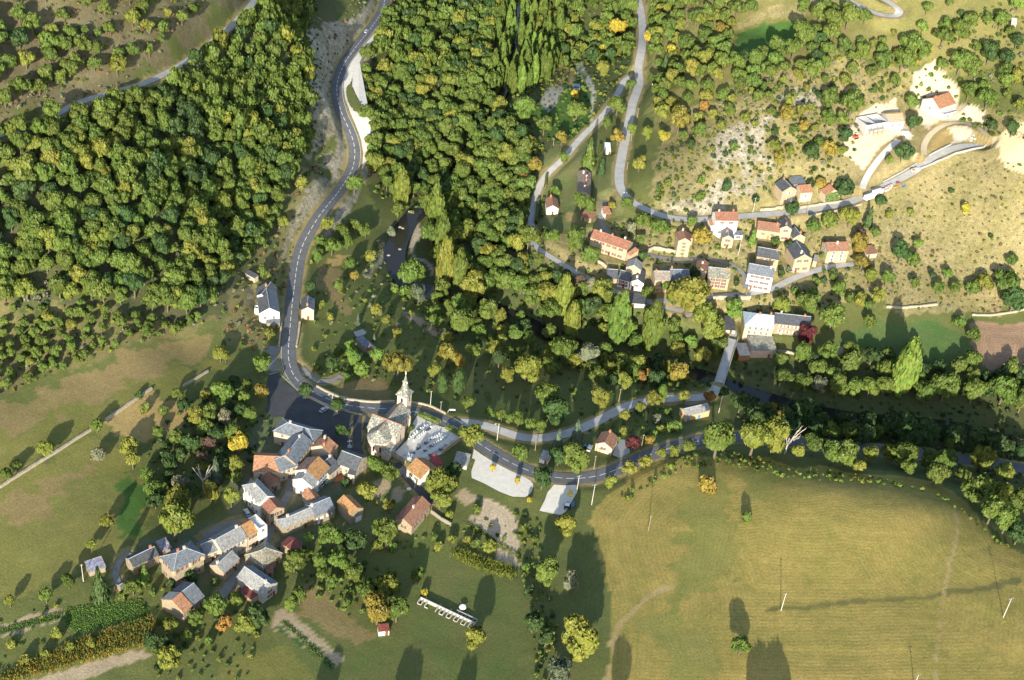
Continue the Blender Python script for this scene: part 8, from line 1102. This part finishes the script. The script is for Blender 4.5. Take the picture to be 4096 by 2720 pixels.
# ---------------------------------------------------------------- vehicles
def wheel(root, x, y, r, w_=.2):
    m = MB(); m.cyl((x,y-w_/2,r),(x,y+w_/2,r),r,r,14); t = m.build('wheel', 'tyre', root); m = MB(); s = 1 if y > 0 else -1; m.cyl((x,y+s*w_*.5,r),(x,y+s*(w_*.5+.015),r),r*.6,r*.55,10); m.build('rim', 'metal', t)
def loft(prof, widths, mi=0):
    """closed side profile (x, z) with a half width per point"""
    m = MB(); n = len(prof); m.add([(p[0], w_, p[1]) for p, w_ in zip(prof, widths)]+[(p[0], -w_, p[1]) for p, w_ in zip(prof, widths)], [(i, (i+1)%n, n+(i+1)%n, n+i) for i in range(n)]+[tuple(range(n))[::-1], tuple(range(n, 2*n))], mi); return m
def make_car(label, kind, colr, x, y, a, L_):
    if kind == 'truck': return
    root = thing(dict(car='parked_car', van='van', pickup='pickup_truck')[kind], label, dict(car='car', van='van', pickup='truck')[kind], (x, y, gz(x,y)+.12), a); k = L_/4.1; paint = 'car_'+dict(white='paint_white', paleblue='palebluecar').get(colr, colr)
    hh = dict(car=.92, van=1.15, pickup=1.0)[kind]
    low = [(-2.05,.38),(-2.08,.62),(-1.98,.88),(-1.2,.95),(.75,.93),(1.75,.80),(2.05,.62),(2.06,.36),(1.7,.24),(-1.8,.24)]; lw_ = [.76,.80,.80,.84,.84,.80,.76,.76,.78,.78]
    b = loft([(p[0]*k, p[1]*hh) for p in low], lw_); b.build('body', paint, root)
    cab = dict(car=[(-1.75,.86),(-1.35,1.40),(.15,1.43),(.95,.9)], van=[(-2.0,.86),(-1.95,1.95),(.75,1.95),(1.35,.95)], pickup=[(.0,.86),(.02,1.75),(.9,1.75),(1.5,.9)])[kind]
    if kind == 'van': cab = [(p[0], p[1]) for p in cab]
    b = loft([(p[0]*k, p[1]*hh) for p in cab], [.80,.66,.66,.80]); b.build('cabin', 'pane' if kind == 'car' else paint, root)
    t0, t1 = cab[1], cab[2]; m = MB(); m.box(t0[0]*k-.05, t1[0]*k+.05, -.66, .66, t0[1]*hh-.01, t0[1]*hh+.05); m.build('roof_panel', paint, root)
    if kind == 'car':
        for s in (-1, 1):
            for px_ in (-.55*k, .38*k): m = MB(); m.box(px_-.05, px_+.05, s*.74-.03, s*.74+.03, .85*hh, 1.4*hh); m.build('door_pillar', paint, root)
    else:
        m = MB(); f = cab[2]; g_ = cab[3]; m.add([(f[0]*k+.03,.58,f[1]*hh-.08),(f[0]*k+.03,-.58,f[1]*hh-.08),(g_[0]*k+.03,-.68,g_[1]*hh+.1),(g_[0]*k+.03,.68,g_[1]*hh+.1)], [(0,1,2,3)]); m.build('windscreen', 'pane', root)
        for s in (-1, 1): m = MB(); m.add([(.3*k,s*.80,1.1*hh),(.95*k,s*.80,1.1*hh),(.8*k,s*.735,1.6*hh),(.3*k,s*.735,1.6*hh)], [(0,1,2,3)]); m.build('side_window', 'pane', root)
    if kind == 'pickup':
        m = MB(); m.box(-2.3,-.1,-.95,.95,.85,.95); m.box(-2.3,-.1,.88,.95,.95,1.3); m.box(-2.3,-.1,-.95,-.88,.95,1.3); m.box(-2.3,-2.23,-.88,.88,.95,1.3); m.build('tipper_bed', 'car_tan', root)
    for wx in (-1.28*k, 1.3*k):
        for s in (-1, 1): wheel(root, wx, s*.74, .31)
    for s in (-1, 1):
        m = MB(); m.box(1.93*k, 2.07*k, s*.55-.17, s*.55+.17, .60*hh, .74*hh); m.build('headlight', 'lamp_glass', root); m = MB(); m.box(-2.1*k, -1.98*k, s*.6-.14, s*.6+.14, .62*hh, .82*hh); m.build('tail_light', 'lamp_red', root)
    return root
for c in CARS: make_car(*c)
# tractor, skip and tank on the gravel lot
tx, ty, ta = [(c[3], c[4], c[5]) for c in CARS if c[1] == 'truck'][0]
tr2 = thing('tractor', 'small tractor with a white cab roof on the gravel lot', 'tractor', (tx-.9, ty-.8, gz(tx,ty)+.1), ta)
m = MB(); m.box(-.3,2.0,-.4,.4,.6,1.2); m.build('hood', 'car_bluegrey', tr2); m = MB(); m.box(-1.3,.1,-.7,.7,.7,1.2); m.build('chassis', 'car_bluegrey', tr2); m = MB(); m.box(-1.2,0,-.66,.66,1.2,2.2); m.build('cab_glass', 'pane', tr2); m = MB(); m.box(-1.4,.2,-.85,.85,2.2,2.36); m.build('cab_roof', 'white_paint', tr2)
for wx, r_ in ((-.8,.75),(1.5,.45)):
    for s in (-1, 1): wheel(tr2, wx, s*.85, r_, .35)
tk = thing('fuel_bowser', 'dark blue tank trailer parked beside the small tractor', 'trailer', (tx+1.2, ty-.2, gz(tx,ty)+.1), ta)
m = MB(); m.cyl((-1.5,0,1.1),(1.5,0,1.1),.7,.7,14); m.build('tank', 'car_bluegrey', tk); m = MB(); m.box(-1.5,2.2,-.35,.35,.35,.48); m.build('frame', 'metal', tk); wheel(tk,-.2,.7,.4); wheel(tk,-.2,-.7,.4)
x, y, z = POI['container']; sk = thing('yellow_skip', 'yellow lidded skip container at the foot of the concrete pole', 'container', (x, y, gz(x,y)+.1), ta)
m = MB(); m.add([(-1.1,-.55,.15),(1.1,-.55,.15),(1.1,.55,.15),(-1.1,.55,.15),(-1.3,-.7,1.3),(1.3,-.7,1.3),(1.3,.7,1.3),(-1.3,.7,1.3)], [(0,3,2,1),(4,5,6,7),(0,1,5,4),(1,2,6,5),(2,3,7,6),(3,0,4,7)]); m.build('body', 'car_yellowpaint', sk)
for s in (-1, 1): m = MB(); m.box(s*.66-.6, s*.66+.6, -.74, .74, 1.3, 1.38); m.build('lid', 'car_yellowpaint', sk)
def excavator(label, p, a):
    x, y, z = p; e_ = thing('excavator', label, 'excavator', (x, y, gz(x,y)), a)
    for s in (-1, 1): m = MB(); m.box(-1.3,1.3,s*.8-.25,s*.8+.25,0,.6); m.build('track', 'tyre', e_)
    m = MB(); m.box(-1.4,.9,-.85,.85,.65,1.5); m.build('upper_body', 'car_orangepaint', e_); m = MB(); m.box(-.2,.9,-.1,.8,1.5,2.3); m.build('cab', 'pane', e_); m = MB(); m.box(-.3,1.0,-.2,.9,2.3,2.42); m.build('cab_roof', 'white_paint', e_)
    m = MB(); m.cyl((.8,-.5,1.2),(2.9,-.5,2.7),.17,.14,6); bo = m.build('boom', 'car_orangepaint', e_); m = MB(); m.cyl((2.9,-.5,2.7),(3.9,-.5,1.2),.13,.1,6); m.build('dipper_arm', 'car_orangepaint', bo); m = MB(); m.add([(3.6,-.85,1.25),(4.2,-.85,1.2),(4.0,-.85,.7),(3.6,-.15,1.25),(4.2,-.15,1.2),(4.0,-.15,.7)],[(0,1,2),(3,5,4),(0,3,4,1),(0,2,5,3),(1,4,5,2)]); m.build('bucket', 'metal', bo)
excavator('orange mini excavator beside the house under construction', POI['digger'], R(35)); excavator('orange excavator on the bare sand at the edge of the slope', (POI['crane'][0]+1.5, POI['crane'][1]+1, 0), R(200))
for i, (x, y, z) in enumerate(POI['trailer']):
    t = thing('box_trailer', ['long white box trailer parked at the roadside above the dark conifer','second white box trailer, coupled closer to the pallets'][i], 'trailer', (x, y, gz(x,y)+.1), R(38)); m = MB(); m.box(-2.9,2.9,-1.05,1.05,.7,2.7); m.build('box_body', 'white_paint', t); m = MB(); m.box(-2.8,3.6,-.4,.4,.5,.69); m.build('chassis', 'metal', t)
    for wx in (-1.6, -.7):
        for s in (-1, 1): wheel(t, wx, s*.9, .36)
pr = random.Random(4)
for i, (x, y, z) in enumerate(POI['pallets']):
    if i < 7:
        t = thing('brick_pallet', 'wrapped pallet of pink hollow bricks beside the new road', 'pallet', (x, y, gz(x,y)+.1), R(30)+pr.uniform(-.2,.2), 'building materials beside the new road'); m = MB()
        m.box(-.6,.6,-.5,.5,0,.14); m.build('pallet_board', 'wood', t); m = MB()
        for k in range(4): m.box(-.56+.012*k,.56-.012*k,-.46,.46,.15+.28*k,.15+.28*k+.26)
        m.build('brick_stack', mat('pinkbrick', (.55,.36,.30), (.62,.5,.46), 4), t)
    else:
        t = thing(['timber_stack','tile_stack','board_stack','blue_tarpaulin'][i-7], ['low stack of orange timber beside the brick pallets','leaning stack of brown tiles beside the new road','flat stack of tan boards beside the tarpaulin','small blue tarpaulin bundle on the roadside'][i-7], 'materials', (x, y, gz(x,y)+.1), R(40)); m = MB(); c_ = ['timber','ridge_tile','car_tan','blue'][i-7]
        for k in range(5): m.box(-1.2+.1*k, 1.2-.05*k, -.6+.24*k, -.6+.24*k+.22, 0, [.5,1.0,.25,.5][i-7]+pr.uniform(-.05,.05))
        m.build('stack', c_, t)
# road signs: three blank white boards seen on their posts
for i, (x, y, z) in enumerate(POI['signs']):
    s = thing('road_sign', ['white direction sign turned edge on, at the junction verge','white direction board in the middle of the junction verge','white direction board beside the meadow at the junction'][i], 'road sign', (x, y, gz(x,y)), [R(70), R(8), R(-4)][i]); m = MB(); m.cyl((-.2,0,-.3),(-.2,0,1.9),.05,.05,6); m.build('post', 'metal', s); m = MB(); m.box(-.75,.65,-.09,-.05,1.2,1.85); m.build('board', 'white_paint', s)
for x, y, z in POI['chips']:
    m = MB(); m.box(-.55,.55,-.28,.28,0,.012); o = m.build('junction_mark', 'road_paint', roads['main_road'], (x, y, gz(x,y)+.24), R(-25))
# kerb with planted strip between road and car park
kp = resample(np.array([(p[0], p[1], 0) for p in POI['kerb']]), 1.2); w, mx_, my_ = PLANE['car_park']; kp[:,2] = [w[0]+w[1]*(p[0]-mx_)+w[2]*(p[1]-my_) for p in kp]
V, Q = strip(kp, (.75,.75,-.75,-.75)); V = V.reshape(len(kp),4,3); V[:,1,2] += .2; V[:,2,2] += .2; m = MB(); m.add([tuple(v) for v in V.reshape(-1,3)], Q); tag(m.build('kerb', 'tanwall'), 'raised kerb island between main road and car park', kind='structure')
# bridge over the river
A, B_ = Vector(POI['bridge_a']), Vector(POI['bridge_b']); ln = (B_-A).length; br = thing('road_bridge', 'narrow road bridge with pale parapets over the river', 'bridge', tuple(A), math.atan2(B_.y-A.y, B_.x-A.x))
m = MB(); m.box(-2.5, ln+2.5, -1.9, 1.9, -.7, .05); m.build('deck', 'asphalt_pale', br)
for s in (-1, 1): m = MB(); m.box(-2.5, ln+2.5, s*2.05-.15, s*2.05+.15, -.7, .9); m.build('parapet', 'paleston', br)
for i in range(3): m = MB(); xx = ln*(i+.5)/3; m.box(xx-.7, xx+.7, -1.7, 1.7, -11, -.7); m.build('pier', 'stonewall', br)
# concrete pens in the meadow
A, B_ = Vector(POI['pens'][0]), Vector(POI['pens'][1]); ln = (B_-A).length; pn = thing('concrete_pens', 'row of roofless grey concrete pens in the meadow', 'ruin', (A.x, A.y, gz((A.x+B_.x)/2,(A.y+B_.y)/2)), math.atan2(B_.y-A.y, B_.x-A.x))
m = MB(); m.box(0, ln, -.12, .12, -.5, 1.5); m.build('spine_wall', 'concrete', pn); m = MB(); m.box(ln*.62, ln, 1.9, 2.1, -.5, 1.1); m.build('rear_wall', 'concrete', pn)
for i in range(16):
    xx = ln*i/15; gap = i in (3, 4); m = MB(); m.add([(xx-.08,-2.3,-.5),(xx+.08,-2.3,-.5),(xx+.08,-.12,-.5),(xx-.08,-.12,-.5),(xx-.08,-2.3,.8),(xx+.08,-2.3,.8),(xx+.08,-.12,1.45),(xx-.08,-.12,1.45)], [(0,3,2,1),(4,5,6,7),(0,1,5,4),(1,2,6,5),(2,3,7,6),(3,0,4,7)]); 
    if not gap: m.build('cross_wall', 'concrete', pn)
    if i > 9 or i in (1, 5, 8): m = MB(); m.add([(xx-.07,.12,-.5),(xx+.07,.12,-.5),(xx+.07,1.9,-.5),(xx-.07,1.9,-.5),(xx-.07,.12,1.45),(xx+.07,.12,1.45),(xx+.07,1.9,.6),(xx-.07,1.9,.6)], [(0,3,2,1),(4,5,6,7),(0,1,5,4),(1,2,6,5),(2,3,7,6),(3,0,4,7)]); m.build('cross_wall', 'concrete', pn)
    if i % 2 == 0 and not gap and i < 15: m = MB(); m.box(xx+.1, xx+ln/15*.9, -2.42, -2.28, -.5, .55); m.build('front_panel', 'concrete', pn)
x, y, z = POI['tarp']; t = thing('white_feed_tray', 'pale oval feed cover lying on a post in the meadow behind the pens', 'cover', (x, y, gz(x,y))); m = MB(); m.cyl((0,0,1.0),(0,0,1.25),1.3,1.1,14); m.build('cover', 'white_paint', t); m = MB(); m.cyl((0,0,-.2),(0,0,1.0),.08,.08,6); m.build('post', 'metal', t)
x, y, z = POI['parasol']; t = thing('garden_parasol', 'round dark green parasol in the yard of the blue shuttered house', 'parasol', (x, y, gz(x,y))); m = MB(); m.cyl((0,0,2.1),(0,0,2.75),1.6,.05,12); m.build('canopy', 'car_darkgreen', t); m = MB(); m.cyl((0,0,-.1),(0,0,2.4),.04,.04,6); m.build('pole', 'metal', t)
x, y, z = POI['boat']; t = thing('white_trampoline', 'white round cover on legs beside the tarmac barn lane', 'cover', (x, y, gz(x,y))); m = MB(); m.cyl((0,0,.7),(0,0,.85),.9,.8,6); m.build('top', 'white_paint', t)
for k in range(3): m = MB(); m.cyl((.6*math.cos(k*2.1),.6*math.sin(k*2.1),-.2),(.6*math.cos(k*2.1),.6*math.sin(k*2.1),.7),.04,.04,5); m.build('leg', 'metal', t)
x, y, z = POI['statue']; t = thing('stone_marker', 'white stone marker beside the upper road', 'marker', (x, y, gz(x,y))); m = MB(); m.box(-.5,.5,-.4,.4,-.3,.7); m.build('base', 'white_paint', t); m = MB(); m.cyl((0,0,.7),(0,0,2.2),.3,.12,8); m.build('shaft', 'white_paint', t)
rk = random.Random(9)
for i, (x, y, z) in enumerate(POI['rocks']):
    bm = bmesh.new(); bmesh.ops.create_icosphere(bm, subdivisions=2, radius=1)
    for v in bm.verts: v.co *= rk.uniform(.75, 1.2); v.co.z *= .6
    me = bpy.data.meshes.new('boulder'); bm.to_mesh(me); bm.free(); me.materials.append(M('paleston')); o = tag(link('boulder', me, None, (x, y, z+.7)), ['pale boulder in the middle of the river pool','pale boulder at the head of the river pool','pale boulder beside the other one at the pool head','pale boulder on the rocky bank of the pool'][i], 'boulder'); o.scale = (1.1,.9,.8)
a, b = [Vector(p) for p in POI['log']]; m = MB(); m.cyl((0,0,.9),tuple(b-a+Vector((0,0,1.0))),.35,.22,8); m.cyl(tuple((b-a)*.6+Vector((0,0,1))),tuple((b-a)*.7+Vector((.8,.6,1.6))),.12,.06,6); tag(m.build('fallen_log', 'deadwood', None, tuple(a)), 'pale fallen log across the river above the pool', 'log')
